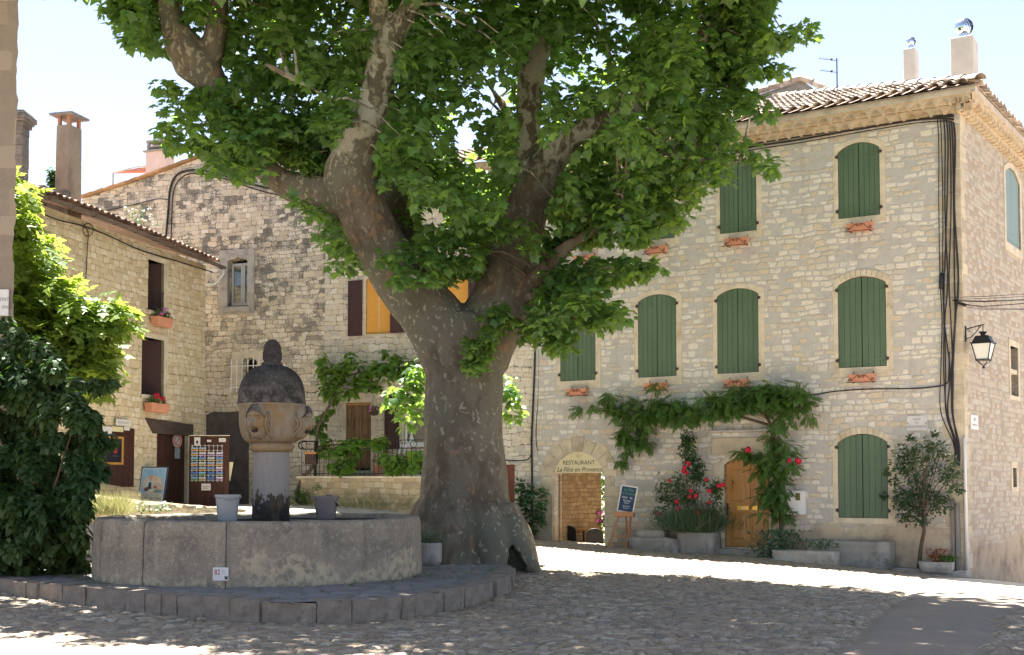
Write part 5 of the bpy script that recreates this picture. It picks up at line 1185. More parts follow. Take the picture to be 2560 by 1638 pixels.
TIPS = [(1850,75),(1880,78),(1902,66),(1800,85),(1800,160),(1830,165),(1765,170),(1700,150),(1780,240),(1803,262),(1750,250),(1735,335),(1775,362),(1800,385),(1818,392),(1715,360),(1690,385),(1700,418),(1650,440),(262,22),(285,52),(305,88),(332,100),(358,92),(330,50),(385,203),(405,212),(395,250),(388,300),(402,332),(432,340),(465,338),(450,290),(500,388),(560,410),(610,400),(1540,628),(1505,632),(1460,738),(1430,755),(1400,765),(1330,815),(1300,808),(470,240),(520,270),(505,215),(535,255),(560,290),(590,340),(600,375),(555,265),(500,250),(580,315),(620,350),(440,60),(455,30),(385,110),(420,20),(345,20),(320,15),(480,30),(560,330),(600,320),(650,300),(540,200),(600,220),(700,470),(735,500),(770,560),(800,620)]
tc = np.array([tuple(P(x * K, y * K, 19.9 + random.uniform(-.6, .5))) for x, y in TIPS])
parts.append(spray(tc, np.full((len(tc), 3), .24) * np.array([[1, 1, .7]]), 24))
frontc = np.array([tuple(P(x, y, 19.6)) for x, y in ((985, 640), (1030, 620), (1075, 640), (1010, 690), (1070, 690), (1130, 650), (1180, 640), (1240, 580), (1290, 560), (1200, 560), (1130, 590), (1330, 610))])
parts.append(spray(frontc, np.full((len(frontc), 3), .28) * np.array([[1, .8, .7]]), 44))
backc = np.array([tuple(P(random.uniform(930, 1235) * K, random.uniform(350, 545) * K, random.uniform(22.0, 23.4))) for _ in range(40)])
qp = spray(backc, np.full((len(backc), 3), .42) * np.array([[1, 1, .7]]), 40); bx, by = proj(qp[0]); kb = np.ones(len(bx), bool)
for hx_, hy_, ha, hb in HOLES[:5]: kb &= ((bx - hx_) / (ha * .8)) ** 2 + ((by - hy_) / (hb * .8)) ** 2 > 1
parts.append((qp[0][kb], qp[1][kb], qp[2][kb]))
lowc = np.array([tuple(P(x, y, 22.8)) for x, y in ((1010, 985), (1035, 960), (985, 1000), (1050, 1000), (1020, 1040), (1040, 930), (1275, 990), (1285, 1030), (1270, 960))])
parts.append(spray(lowc, np.full((len(lowc), 3), .28) * np.array([[1, .8, 1]]), 34, droop=.9))
# the part of the crown above the photo's edge, which shades the square
n = 620; c = RNG.uniform(-1, 1, (n * 4, 3)); c = c[(c ** 2).sum(1) < 1] * np.array([8.4, 6.4, 3.6]) + np.array([-.9, 18.6, 11.2]); qx, qy = proj(c); c = c[(qy < -60) & (c[:, 1] > 15.0 - .40 * np.minimum(0, c[:, 0] + 1))][:n]
pu, tu, nu = spray(c, np.full((len(c), 3), .75) * np.array([[1, 1, .6]]), 40); k_ = proj(pu)[1] < -12; pu, tu, nu = pu[k_], tu[k_], nu[k_]
pos = np.concatenate([q[0] for q in parts]); tip = np.concatenate([q[1] for q in parts]); nr = np.concatenate([q[2] for q in parts])
ii = 0
pos = np.concatenate([pos, pu]); tip = np.concatenate([tip, tu]); nr = np.concatenate([nr, nu]); size = RNG.uniform(.09, .195, len(pos)); size[-len(pu):] *= 1.5
leaf_mesh('crown', T_PLANE, pos, tip, nr, size, M['leaf'], tree, TB)
# twigs from the limbs out to the clumps
tw = MB(); cap = np.array([tuple(p) for p, r in ALLCAP[60:]])
for i in range(0, len(parts[0][0]), 170):
    q = parts[0][0][i]; d = np.linalg.norm(cap - q, axis=1); j = int(d.argmin())
    if d[j] < 3.2:
        a = Vector(cap[j]); b = Vector(q); m_ = a.lerp(b, .5) + Vector((rnd.uniform(-.2, .2), rnd.uniform(-.2, .2), .15 * d[j])); tw.tube([a, a.lerp(m_, .6), m_.lerp(b, .35), b], [.035, .025, .016, .006], 5)
tw.v = [tuple(np.array(p) - np.array(TB)) for p in tw.v]; tw.build('branchwork', M['bark'], tree, smooth=True)['kind'] = 'stuff'

# ------------------------------------------------------------------ other plants
def clumps(pts, Yr=.3):
    """(px, py, radius px, Y) in view pixels -> centres, radii"""
    c = np.array([tuple(P(x * K, y * K, Y)) for x, y, r, Y in pts]); r = np.array([r * K * Y / 3000 for x, y, r, Y in pts]); return c, r[:, None] * np.ones((1, 3))
def plant(name, label, cat, base, cen, rad, per, T, size, mat, stems=(), leafname='foliage', group=None, stemmat=None, **kw):
    o = thing(name, label, cat, base, 0, group); p, tp, nr_ = spray(cen, rad, per, **kw); leaf_mesh(leafname, T, p, tp, nr_, RNG.uniform(size[0], size[1], len(p)), mat, o, base)
    if stems:
        mb = MB()
        for pts, r in stems: mb.tube([Vector(q) - Vector(base) for q in pts], r, 7)
        mb.build('stem', stemmat or M['stem'], o, smooth=True)
    return o
def stems_to(base, cen, r=.02, every=1, bend=.15):
    out = []
    for q in cen[::every]:
        a = Vector(base) + Vector((random.uniform(-.1, .1), random.uniform(-.1, .1), 0)); b = Vector(q); m_ = a.lerp(b, .55) + Vector((0, 0, bend)); out.append(([a, a.lerp(m_, .6), m_.lerp(b, .5), b], [r, r * .8, r * .55, r * .25]))
    return out
def blooms(o, pts, mat, r, base, name='bloom'):
    for q in pts:
        mb = MB()
        for k in range(5): mb.blob(Vector(q) - Vector(base) + Vector((random.uniform(-1, 1), random.uniform(-1, 1), random.uniform(-1, 1))) * r * .45, r * random.uniform(.5, .75), 7, j=.2)
        mb.build(name, mat, o, smooth=True)
# dark shrub on the left
pts = []
for _ in range(150):
    y = random.uniform(800, 1330); hw = 60 + 165 * min(1, (y - 760) / 260); hw = hw if y < 1080 else 235 - (y - 1080) * .12; x = random.uniform(-90, hw); pts.append((x, y, 30, 18.2 + random.uniform(-.9, .9)))
pts += [(random.uniform(-60, 215), random.uniform(1130, 1345), 30, 18.0 + random.uniform(-.5, .8)) for _ in range(46)]
pts += [(225, 905, 20, 18.2), (262, 900, 12, 18.2), (250, 1035, 22, 18), (235, 1105, 24, 17.8), (215, 990, 25, 18), (180, 905, 22, 18.3), (40, 790, 24, 18.3), (15, 760, 18, 18.6)]
cen, rad = clumps(pts); base = (P(60, 1400, 18.3).x, 18.3, gzs(-6.9, 18.3)); st = stems_to(base, cen, .03, 14)
plant('dark_shrub', 'big dense dark green shrub at the left edge beside the fountain', 'shrub', base, cen, rad, 130, T_HEART, (.07, .125), M['leaf_dark'], st, droop=.9, up=.7)
# sunlit tree behind it
POLY_W = [(20, 430), (60, 450), (85, 500), (70, 560), (110, 590), (145, 640), (150, 690), (190, 740), (255, 735), (300, 760), (345, 800), (365, 850), (340, 860), (300, 820), (255, 800), (262, 850), (285, 900), (270, 960), (200, 985), (100, 960), (20, 930), (-30, 900), (-30, 430)]
xs_ = RNG.uniform(-30, 370, 6000); ys_ = RNG.uniform(430, 985, 6000); ok = in_poly(xs_, ys_, POLY_W); d = seg_dist(xs_, ys_, POLY_W); ok &= d > 8; xs_, ys_, d = xs_[ok][:230], ys_[ok][:230], d[ok][:230]
cen = np.array([tuple(P(a, b, 22.1 + RNG.uniform(-1, 1) * min(.9, .1 + c_ * .012))) for a, b, c_ in zip(xs_, ys_, d)]); rad = np.minimum(.34, .10 + d * .006)[:, None] * np.ones((1, 3))
base = (P(70, 1300, 22.3).x, 22.3, gzs(-8.5, 22.3)); st = stems_to(base, cen, .045, 18, .4)
br = plant('sunlit_tree', 'bright yellow green backlit tree between the near wall and the cottage', 'tree', base, cen, rad, 14, T_PINB, (.20, .34), M['leaf_bright'], st, leafname='crown', droop=.55, up=.8)
# wisteria over the door
pts = [(1360, 962, 12, 0), (1395, 960, 14, 0), (1430, 955, 20, 0)]
for _ in range(95):
    x = random.uniform(1430, 1885); h_ = 952 + 14 * math.sin(x * .013) - (12 if x > 1750 else 0); pts.append((x, random.uniform(h_ - 20, h_ + 24), 18, 0))
for _ in range(11): pts.append((random.uniform(1450, 1530), random.uniform(970, 1045), 16, 0))
for _ in range(42): y = random.uniform(930, 1215); pts.append((1822 + random.uniform(-46, 40) * (1 if y < 1140 else .6), y, 22, 0))
pts += [(1900, 975, 16, 0), (1905, 940, 10, 0), (1880, 925, 14, 0), (1475, 1060, 10, 0), (1460, 1085, 8, 0), (1470, 1030, 12, 0), (1770, 1070, 14, 0), (1740, 1062, 12, 0), (1545, 905, 12, 0), (1720, 915, 14, 0)]
cen = np.array([tuple(FF.at(x * K, y * K, random.uniform(.10, .55))) for x, y, r, _ in pts]); rad = np.array([r * K * 26 / 3000 for x, y, r, _ in pts])[:, None] * np.ones((1, 3))
b0 = FF.at(*v(1832, 1290), .3); b0.z = gzs(b0.x, b0.y); base = tuple(b0)
st = [([b0, FF.at(*v(1838, 1200), .22), FF.at(*v(1826, 1100), .2), FF.at(*v(1812, 1000), .2), FF.at(*v(1790, 960), .2)], [.05, .045, .04, .035, .03]), ([FF.at(*v(1812, 1000), .2), FF.at(*v(1700, 968), .16), FF.at(*v(1560, 965), .14), FF.at(*v(1430, 965), .12), FF.at(*v(1380, 966), .1)], [.035, .03, .025, .018, .01]), ([FF.at(*v(1812, 1000), .2), FF.at(*v(1850, 960), .2), FF.at(*v(1900, 955), .16)], [.025, .02, .01])]
wis = plant('climbing_wisteria', 'green wisteria trained along the house front over the wooden door', 'climber', base, cen, rad, 18, T_PINN, (.14, .23), M['leaf_wist'], st, droop=.7, up=.8)
blooms(wis, [FF.at(*v(x, y), .5) for x, y in ((1758, 1058), (1854, 1084), (1878, 1084))], M['bloom_red'], .075, base)
# rose bush left of the door
pts = [(random.uniform(1545, 1690), random.uniform(1125, 1215), 18, 0) for _ in range(26)] + [(1612 + random.uniform(-16, 46) * ((y - 1020) / 110 + .2), y, 12, 0) for y in np.linspace(1022, 1130, 20)] + [(random.uniform(1655, 1695), 1140, 8, 0), (1560, 1140, 12, 0), (1550, 1165, 12, 0)]
cen = np.array([tuple(FF.at(x * K, y * K, random.uniform(.15, .6))) for x, y, r, _ in pts]); rad = np.array([r * K * 27 / 3000 for x, y, r, _ in pts])[:, None] * np.ones((1, 3))
b0 = FF.at(*v(1630, 1290), .4); b0.z = gzs(b0.x, b0.y) + .3; base = tuple(b0); st = stems_to(base, cen, .014, 5, .2)
ro = plant('rose_bush', 'climbing rose bush with crimson blooms left of the wooden door', 'bush', base, cen, rad * 1.25, 70, T_OVAL, (.05, .09), M['leaf_rose'], st, droop=.4)
blooms(ro, [FF.at(*v(x, y), .58) for x, y in ((1610, 1098), (1606, 1107), (1618, 1090), (1615, 1112), (1662, 1128), (1668, 1152), (1700, 1140), (1689, 1142), (1624, 1153), (1636, 1166), (1590, 1180), (1594, 1196), (1550, 1208), (1640, 1208), (1668, 1180), (1575, 1130), (1622, 1168))], M['bloom_red'], .058, base)
# shrub tree at the corner
pts = [(2170 + random.uniform(-78, 78) * (1 - abs(y - 1130) / 130) ** .5, y, 19, 0) for y in np.random.default_rng(3).uniform(1040, 1225, 46)] + [(2145, 1060, 8, 0), (2140, 1030, 5, 0), (2192, 1050, 8, 0), (2196, 1020, 5, 0), (2245, 1110, 12, 0), (2240, 1085, 10, 0), (2100, 1130, 10, 0), (2085, 1110, 6, 0), (2078, 1165, 6, 0), (2255, 1150, 10, 0), (2110, 1180, 14, 0), (2125, 1215, 12, 0)]
cen = np.array([tuple(FF.at(x * K, y * K, random.uniform(.2, .75))) for x, y, r, _ in pts]); rad = np.array([r * K * 25 / 3000 for x, y, r, _ in pts])[:, None] * np.ones((1, 3))
b0 = FF.at(*v(2160, 1330), .38); b0.z = gzs(b0.x, b0.y) + .12; base = tuple(b0)
tp_ = FF.at(*v(2172, 1215), .42); st = [([b0, FF.at(*v(2164, 1290), .4), FF.at(*v(2172, 1250), .42), tp_], [.05, .042, .038, .034])] + stems_to(tuple(tp_), cen, .014, 4, .1)
plant('corner_shrub', 'small bushy evergreen tree on a thin trunk at the house corner', 'small tree', base, cen, rad * 1.15, 58, T_OVAL, (.055, .10), M['leaf_olive'], st, leafname='crown', droop=.25)
# vine over the village house balcony
MF = lambda x, y, o_: MM.at(x * K, y * K, o_)
pts = [(random.uniform(755, 850), random.uniform(838, 925), 18, .5) for _ in range(26)] + [(random.uniform(850, 1000), 868 + 14 * math.sin(i) + random.uniform(-14, 16), 18, .5) for i in range(26)] + [(905, 830, 10, .5), (935, 845, 10, .5), (880, 905, 14, .5)]
pts += [(745 + 12 * math.sin(i * 2), 990 + i * 8, 12, .9) for i in range(5)] + [(random.uniform(745, 900), random.uniform(1035, 1068), 14, 1.45) for _ in range(20)] + [(random.uniform(770, 830), random.uniform(1065, 1115), 12, 1.5) for _ in range(10)] + [(random.uniform(900, 985), random.uniform(1065, 1112), 13, 1.5) for _ in range(16)] + [(775, 960, 10, .6), (763, 975, 10, .6), (785, 940, 10, .6), (712, 1150, 8, 1.3)]
cen = np.array([tuple(MF(x, y, o_ + random.uniform(-.15, .2))) for x, y, r, o_ in pts]); rad = np.array([r * K * 30 / 3000 for x, y, r, o_ in pts])[:, None] * np.ones((1, 3))
b0 = MF(700, 1190, 1.7); base = (b0.x, b0.y, gzs(b0.x, b0.y))
st = [([base, MF(698, 1160, 1.6), MF(708, 1125, 1.5), MF(735, 1100, 1.4), MF(745, 1060, 1.35), MF(745, 1010, 1.2), MF(765, 970, .9), MF(790, 925, .6), MF(800, 880, .5)], [.05, .05, .045, .045, .04, .04, .035, .03, .025]), ([MF(745, 1050, 1.4), MF(800, 1045, 1.5), MF(870, 1050, 1.5), MF(960, 1075, 1.5)], [.02, .018, .015, .01]), ([MF(795, 890, .5), MF(860, 872, .5), MF(940, 880, .5), MF(1000, 878, .5)], [.025, .02, .018, .015])]
plant('grape_vine', 'leafy grape vine climbing from the ground over the balcony railing and doorway', 'climber', base, cen, rad, 24, T_VINE, (.10, .17), M['leaf_vine'], st, droop=.8)
# smaller plants
def lavender(name, label, cat, c, hw, hh, n, mat, parent_base, cone=.5, T=T_BLADE, rise=.7, size=(.25, .5), flowers=None):
    o = thing(name, label, cat, parent_base); b = np.array(parent_base); p = b + np.stack([RNG.normal(0, hw * .5, n), RNG.normal(0, hw * .3, n), RNG.uniform(0, hh, n)], 1)
    tp = np.stack([RNG.normal(0, cone, n), RNG.normal(0, cone, n), np.full(n, rise)], 1) + .6 * (p - b) * np.array([1, 1, 0]); leaf_mesh('foliage', T, p, tp, rnd_dir(n) + np.array([0, -1, .3]), RNG.uniform(*size, n), mat, o, parent_base)
    return o
b0 = FF.at(*v(1632, 1252), .45); lavender('lavender_bush', 'grey green lavender spilling over the stone planter left of the door', 'bush', 0, .62, .22, 3000, M['leaf_grey'], tuple(b0), .5, rise=.8, size=(.25, .55))
b0 = FF.at(*v(1828, 1268), .55); b0.z = gzs(b0.x, b0.y); cl = lavender('ground_shrub', 'low grey green shrub at the foot of the wisteria right of the door', 'shrub', 0, .50, .62, 800, M['leaf_grey'], tuple(b0), .6, T_OVAL, .5, (.05, .10))
b0 = FF.at(*v(1930, 1292), .75); lavender('trough_plant', 'wispy green plant growing out of the long stone trough', 'plant', 0, .32, .2, 150, M['leaf_grey'], tuple(b0), .5, T_OVAL, .6, (.04, .08))
pts = [(random.uniform(1222, 1275), y, 14, 0) for y in np.linspace(1140, 1255, 22)]
cen = np.array([tuple(MM.at(x * K, y * K, random.uniform(.3, .6))) for x, y, r, _ in pts]); rad = np.full((len(cen), 3), .16); b0 = MM.at(*v(1245, 1265), .45); base = (b0.x, b0.y, gzs(b0.x, b0.y)); plant('wall_shrub', 'leafy green climber by the wall between the plane trunk and the arch', 'shrub', base, cen, rad, 26, T_VINE, (.07, .13), M['leaf_rose'], stems_to(base, cen, .012, 4), droop=.5)
b0 = MM.at(*v(714, 1190), 1.65); base = (b0.x, b0.y, gzs(b0.x, b0.y)); cen = np.array([base]) + RNG.normal(0, .13, (9, 3)) + np.array([0, 0, .22]); plant('weed_clump', 'small green weed clump at the foot of the grape vine', 'plant', base, cen, np.full((9, 3), .12), 30, T_OVAL, (.06, .12), M['leaf_wist'])
b0 = MM.at(*v(860, 1192), 1.9); lavender('dry_grass', 'pale wispy grass along the base of the terrace wall', 'grass', 0, 1.5, .08, 300, leaf_mat('pale_grass', [(.13, .14, .06), (.2, .19, .09)], (.25, .28, .1), .3), (b0.x, b0.y, 1.0), .3, size=(.2, .5))
# ------------------------------------------------------------------ flower boxes
def put(fr, px, py, off=0.0):
    p = fr.at(px, py, off); return p
fb = thing('flower_box', 'x', 'flower box', (0, 0, 0), 0, 'terracotta boxes under the green shutters')
mb = MB(); w, d_, h_ = .27, .085, .16
mb.add([(-w * .93, -d_ * .8, 0), (w * .93, -d_ * .8, 0), (w * .93, d_ * .8, 0), (-w * .93, d_ * .8, 0), (-w, -d_, h_), (w, -d_, h_), (w, d_, h_), (-w, d_, h_), (-w + .015, -d_ + .015, h_), (w - .015, -d_ + .015, h_), (w - .015, d_ - .015, h_), (-w + .015, d_ - .015, h_), (-w + .02, -d_ + .02, h_ - .03), (w - .02, -d_ + .02, h_ - .03), (w - .02, d_ - .02, h_ - .03), (-w + .02, d_ - .02, h_ - .03)],
       [(0, 3, 2, 1), (0, 1, 5, 4), (1, 2, 6, 5), (2, 3, 7, 6), (3, 0, 4, 7), (4, 5, 9, 8), (5, 6, 10, 9), (6, 7, 11, 10), (7, 4, 8, 11), (8, 9, 13, 12), (9, 10, 14, 13), (10, 11, 15, 14), (11, 8, 12, 15), (12, 13, 14, 15)])
mb.box(-w - .006, w + .006, -d_ - .006, -d_ + .0, h_ - .035, h_ + .002); mb.build('box', M['terracotta'], fb, bevel=.004)
ir = MB(); yf = -d_ - .022
def scroll(cx, cz, r, a0, a1, sgn, n=14): return [(cx + sgn * r * (1 - .55 * i / n) * math.cos(a0 + (a1 - a0) * i / n), yf, cz + r * (1 - .55 * i / n) * math.sin(a0 + (a1 - a0) * i / n)) for i in range(n + 1)]
for sg in (-1, 1):
    ir.tube([(sg * .03, yf, .135), (sg * .10, yf, .125), (sg * .19, yf, .04), (sg * .24, yf, .02)], .007, 5); ir.tube(scroll(sg * .24, .05, .032, -PI / 2, PI * 1.4, sg), .007, 5); ir.tube(scroll(sg * .045, .105, .032, PI / 2, -PI * 1.3, -sg), .007, 5)
    ir.tube([(sg * .21, yf, -.008), (sg * .21, d_ + .03, -.008), (sg * .21, d_ + .03, .24)], .009, 5)
ir.tube([(-w - .04, yf, -.008), (w + .04, yf, -.008)], .008, 5); ir.build('iron_bracket', M['rustiron'], fb, smooth=True)
FBX = [('T3', 2022, 543, 'empty terracotta flower box under the top floor shutters nearest the house corner'), ('T2', 1732, 577, 'terracotta flower box under the half hidden top floor shutters right of the tree'), ('T1', 1542, 596, 'terracotta flower box just clear of the leaves on the top floor'), ('T0', 1374, 617, 'terracotta flower box on the top floor mostly hidden behind the plane leaves'),
       ('F3', 2027, 898, 'terracotta flower box with dry stalks under the first floor shutters nearest the corner'), ('F2', 1732, 910, 'terracotta flower box on the first floor directly above the wooden door'), ('F1', 1542, 917, 'terracotta flower box on the first floor with wisteria shoots climbing into it'), ('F0', 1357, 930, 'terracotta flower box on the first floor nearest the plane trunk')]
for i, (k, x, y, lab) in enumerate(FBX):
    p = FF.at(x * K, y * K, .13)
    if i == 0: fb.location = p; fb.rotation_euler = (0, 0, FF.ang); fb['label'] = lab
    else: dup(fb, p, FF.ang, lab)
def sill_box(rcpx, lab, mat, fl, rr):
    L, Rr, T, B = rcpx; x0, x1, z0, z1 = vr(LL, L, Rr, T, B, .16); p = LL.w((x0 + x1) / 2, -.16, z0); t = thing('window_planter', lab, 'flower box', p, LL.ang, 'flower boxes on the cottage wall'); w = max(.2, (x1 - x0) / 2); h = z1 - z0
    mb = MB(); mb.add([(-w * .9, -.08, 0), (w * .9, -.08, 0), (w * .9, .09, 0), (-w * .9, .09, 0), (-w, -.1, h), (w, -.1, h), (w, .1, h), (-w, .1, h)], [(0, 3, 2, 1), (0, 1, 5, 4), (1, 2, 6, 5), (2, 3, 7, 6), (3, 0, 4, 7), (4, 5, 6, 7)]); mb.box(-w - .01, w + .01, -.11, -.098, h - .04, h + .004); mb.build('box', M['terracotta'], t, bevel=.004)
    n = 110; pos = np.stack([RNG.uniform(-w * .8, w * .8, n), RNG.uniform(-.08, .08, n), RNG.uniform(h, h + .14, n)], 1); leaf_mesh('foliage', T_OVAL, pos, rnd_dir(n) + np.array([0, -.2, .5]), rnd_dir(n) + np.array([0, 0, 1]), RNG.uniform(.05, .09, n), M['leaf_wist'], t, (0, 0, 0))
    for k in range(fl):
        q = Vector((random.uniform(-w * .7, w * .8), random.uniform(-.12, 0), h + random.uniform(.06, .2)))
        mb = MB()
        for _ in range(7): mb.blob(q + Vector((random.uniform(-1, 1), random.uniform(-1, 1), random.uniform(-1, 1))) * rr * .8, rr * .5, 6, j=.2)
        mb.build('bloom', mat, t, smooth=True)
sill_box((362, 400, 747, 768), 'terracotta flower box with pink flowers under the upper cottage window', M['bloom_pink'], 4, .045)
sill_box((347, 391, 949, 970), 'terracotta flower box with red geraniums under the lower cottage window', M['bloom_red'], 5, .065)

# ------------------------------------------------------------------ signs on the main house
def wall_sign(fr, L, Rr, T, B, name, label, cat, mat=None, off=.012, th=.012):
    x0, x1, z0, z1 = vr(fr, L, Rr, T, B); t = thing(name, label, cat, fr.w((x0 + x1) / 2, -off, z0), fr.ang); w, h = (x1 - x0) / 2, z1 - z0
    MB().box(-w, w, -th, th, 0, h).build('plate', mat or M['plaque'], t, bevel=.003); return t, w, h
t_, w, h = wall_sign(FF, 2132, 2180, 978, 1012, 'street_sign', 'white street name plaque reading Place du Vieux Marché on the house front', 'sign', off=.02)
for i, (s_, z, sc) in enumerate((('PLACE', .77, .062), ('DU', .52, .05), ('VIEUX MARCHÉ', .26, .066))): text('lettering', s_, sc, M['cement'], t_, (0, -.0145, h * z), sx=.84)
for sx in (-1, 1): MB().tube([(sx * w * .88, -.012, h * .5), (sx * w * .88, -.02, h * .5)], .012, 8).build('screw', M['iron'], t_)
t_, w, h = wall_sign(SS, 2279, 2296, 976, 1010, 'lane_sign', 'white street plaque on the shaded side wall round the corner', 'sign', off=.02)
text('lettering', 'RUE', .075, M['cement'], t_, (0, -.0145, h * .68)); MB().box(-w * .6, w * .6, -.0145, -.0125, h * .28, h * .36).build('lettering', M['cement'], t_)
t_, w, h = wall_sign(FF, 1431, 1446, 1088, 1101, 'house_number', 'small white number 11 plate beside the arch', 'number plate', off=.03)
text('lettering', '11', h * .8, M['redink'], t_, (0, -.0145, h * .5))
t_, w, h = wall_sign(MM, 778, 794, 965, 982, 'house_number', 'small pale number 10 plate left of the beaded door', 'number plate', off=.02)
text('lettering', '10', h * .7, M['redink'], t_, (0, -.0145, h * .5))
# restaurant sign in the arch
x0, x1, z0, z1 = arch_rc; zc = FF.loc(*v(1362, 1112))[1]; rs = thing('restaurant_sign', 'cream half round restaurant board in the top of the arch', 'sign', FF.w((x0 + x1) / 2, .06, zc), FF.ang)
xm = (x0 + x1) / 2; pl_ = [(p[0] - xm, p[1] - zc) for p in arch(*arch_rc, aw * .42, 24)[2:] if p[1] > zc + .01]; xa = max(abs(p[0]) for p in pl_)
mb = MB(); mb.prism([(-xa, 0), (xa, 0)] + pl_, -.03, .0); mb.build('board', M['creamsign'], rs)
hh = z1 - zc
text('lettering', 'RESTAURANT', .145, M['ink'], rs, (0, -.0325, hh * .48), sx=.98); text('lettering', 'La Fête en Provence', .165, M['ink'], rs, (.02, -.0325, hh * .16), shear=.32, sx=.92)
mb = MB(); c_ = (0, -.031, hh * .80)
for k in range(4): a = k * PI / 2; mb.tube([c_, (.05 * math.cos(a), -.031, hh * .80 + .05 * math.sin(a))], .004, 5); mb.blob((.055 * math.cos(a), -.031, hh * .80 + .055 * math.sin(a)), (.014, .003, .014), 6)
mb.build('cross_ornament', M['verge'], rs)
# meter box
t_, w, h = wall_sign(FF, 1848, 1896, 1155, 1208, 'meter_box', 'white utility meter box on the wall right of the wisteria', 'meter box', M['whitepaint'], off=.07, th=.06)
MB().box(w * .1, w * .55, -.064, -.058, h * .60, h * .92).build('meter_window', basic('meter_window_glass', (.14, .13, .03), .3, .1, 5, bump=0), t_)
mb = MB(); mb.box(-w - .012, w + .012, -.066, -.05, -.012, .0); mb.box(-w - .012, w + .012, -.066, -.05, h, h + .012); mb.build('box_frame', M['pvc'], t_)
t_, w, h = wall_sign(FF, 1704, 1708, 1210, 1221, 'doorbell', 'tiny white doorbell on the left door jamb', 'doorbell', M['whitepaint'], off=.035)
MB().tube([(0, -.012, h * .5), (0, -.02, h * .5)], .012, 8).build('button', M['greypaint'], t_)
# ------------------------------------------------------------------ stone blocks along the house
def block(name, label, cat, L, Rr, T, B, off, depth, mat, amt=.03, cuts=6, seed=0, taper=0):
    x0, x1, z0, z1 = vr(FF, L, Rr, T, B, off); g = FF.w((x0 + x1) / 2, -off + depth / 2, 0); zb = min(z0, gzs(*FF.w((x0 + x1) / 2, -off, 0).xy)) - .06
    mb = MB(); w = (x1 - x0) / 2; mb.box(-w, w, -depth / 2, depth / 2, 0, z1 - zb); o = mb.build(name, mat, None, (g.x, g.y, zb), FF.ang); rough(o, amt, 4, cuts, seed); o.data.polygons.foreach_set('use_smooth', [True] * len(o.data.polygons)); tag(o, label, cat); return o
block('stone_bench', 'long grey concrete bench against the house under the ground floor shutters', 'bench', 1897, 2090, 1272, 1333, .55, .5, M['concrete'], .012, 6, 1)
tr = block('stone_trough', 'long rough white stone trough lying in front of the bench', 'trough', 1815, 1961, 1296, 1341, 1.0, .42, M['trough'], .035, 9, 2)
block('mounting_block', 'rounded grey stone block left of the lavender planter', 'stone block', 1478, 1588, 1266, 1300, .75, .5, M['concrete'], .05, 7, 3)
block('mounting_block', 'pale stone slab lying behind the rounded grey block', 'stone block', 1490, 1560, 1247, 1268, .42, .34, M['limegrey'], .03, 5, 4)
block('stone_planter', 'old stone planter holding lavender left of the wooden door', 'planter', 1592, 1676, 1252, 1302, .62, .5, M['concrete'], .03, 6, 5)
block('kerb_block', 'low stone step under the small trough at the house corner', 'step', 2088, 2235, 1337, 1362, .40, .4, M['concrete'], .025, 6, 6)
block('corner_stone', 'rough boulder at the foot of the house corner', 'stone block', 2222, 2272, 1340, 1378, .30, .45, M['trough'], .06, 7, 7)
x0, x1, z0, z1 = vr(FF, 2160, 2243, 1320, 1345, .35); st_ = thing('small_trough', 'small oval stone trough with rusty leaved plants at the house corner', 'trough', FF.w((x0 + x1) / 2, -.35, z0), FF.ang)
w = (x1 - x0) / 2; mb = MB(); prof = [(.8, 0), (.95, .06), (1.0, z1 - z0), (.86, z1 - z0), (.8, .1), (0, .1)]
b_ = len(mb.v); n = 28
for r, z in prof:
    for k in range(n):
        a = 2 * PI * k / n; ca, sa = math.cos(a), math.sin(a); mb.v.append((w * r * math.copysign(abs(ca) ** .5, ca), .2 * r * math.copysign(abs(sa) ** .6, sa), z))
mb.f += [(i * n + k, i * n + (k + 1) % n, (i + 1) * n + (k + 1) % n, (i + 1) * n + k) for i in range(len(prof) - 1) for k in range(n)]; mb.m += [0] * (n * (len(prof) - 1))
o = mb.build('basin', M['trough'], st_, smooth=True); rough(o, .012, 8, 0, 3)
b0 = FF.at(*v(2205, 1316), .35); lavender('rusty_plant', 'rust red seedling shrub in the small corner trough', 'plant', 0, .22, .28, 200, M['leaf_rust'], tuple(b0 - Vector((0, 0, .08))), .5, T_OVAL, .6, (.04, .08))
b0 = FF.at(*v(2228, 1314), .38); lavender('trough_fern', 'small bright green plant at the right end of the corner trough', 'plant', 0, .14, .08, 120, M['leaf_wist'], tuple(b0 - Vector((0, 0, .06))), .6, T_OVAL, .5, (.05, .1))
# cables, conduit and pipe at the corner
def cab(name, label, pts, fr, r=.014, off=.03, group='black cables on the house corner', mat=None, cat='cable'):
    w_ = [fr.at(x, y, o_) if len(q) > 2 else fr.at(x, y, off) for q in pts for x, y, o_ in [(q + (off,))[:3]]]
    mb = MB(); P3 = []
    for i in range(len(w_) - 1):
        a, b, c2, d2 = w_[max(i - 1, 0)], w_[i], w_[i + 1], w_[min(i + 2, len(w_) - 1)]
        for s in range(6): t_ = s / 6; P3.append(.5 * ((2 * b) + (c2 - a) * t_ + (2 * a - 5 * b + 4 * c2 - d2) * t_ ** 2 + (3 * b - a - 3 * c2 + d2) * t_ ** 3))
    mb.tube(P3 + [w_[-1]], r, 7); return tag(mb.world(name, mat or M['cable'], True), label, cat, group)
V_ = [(2347, 2350, 2352), (2354, 2357, 2362), (2363, 2368, 2366), (2370, 2362, 2374), (2376, 2371, 2380), (2382, 2388, 2378), (2388, 2394, 2384)]
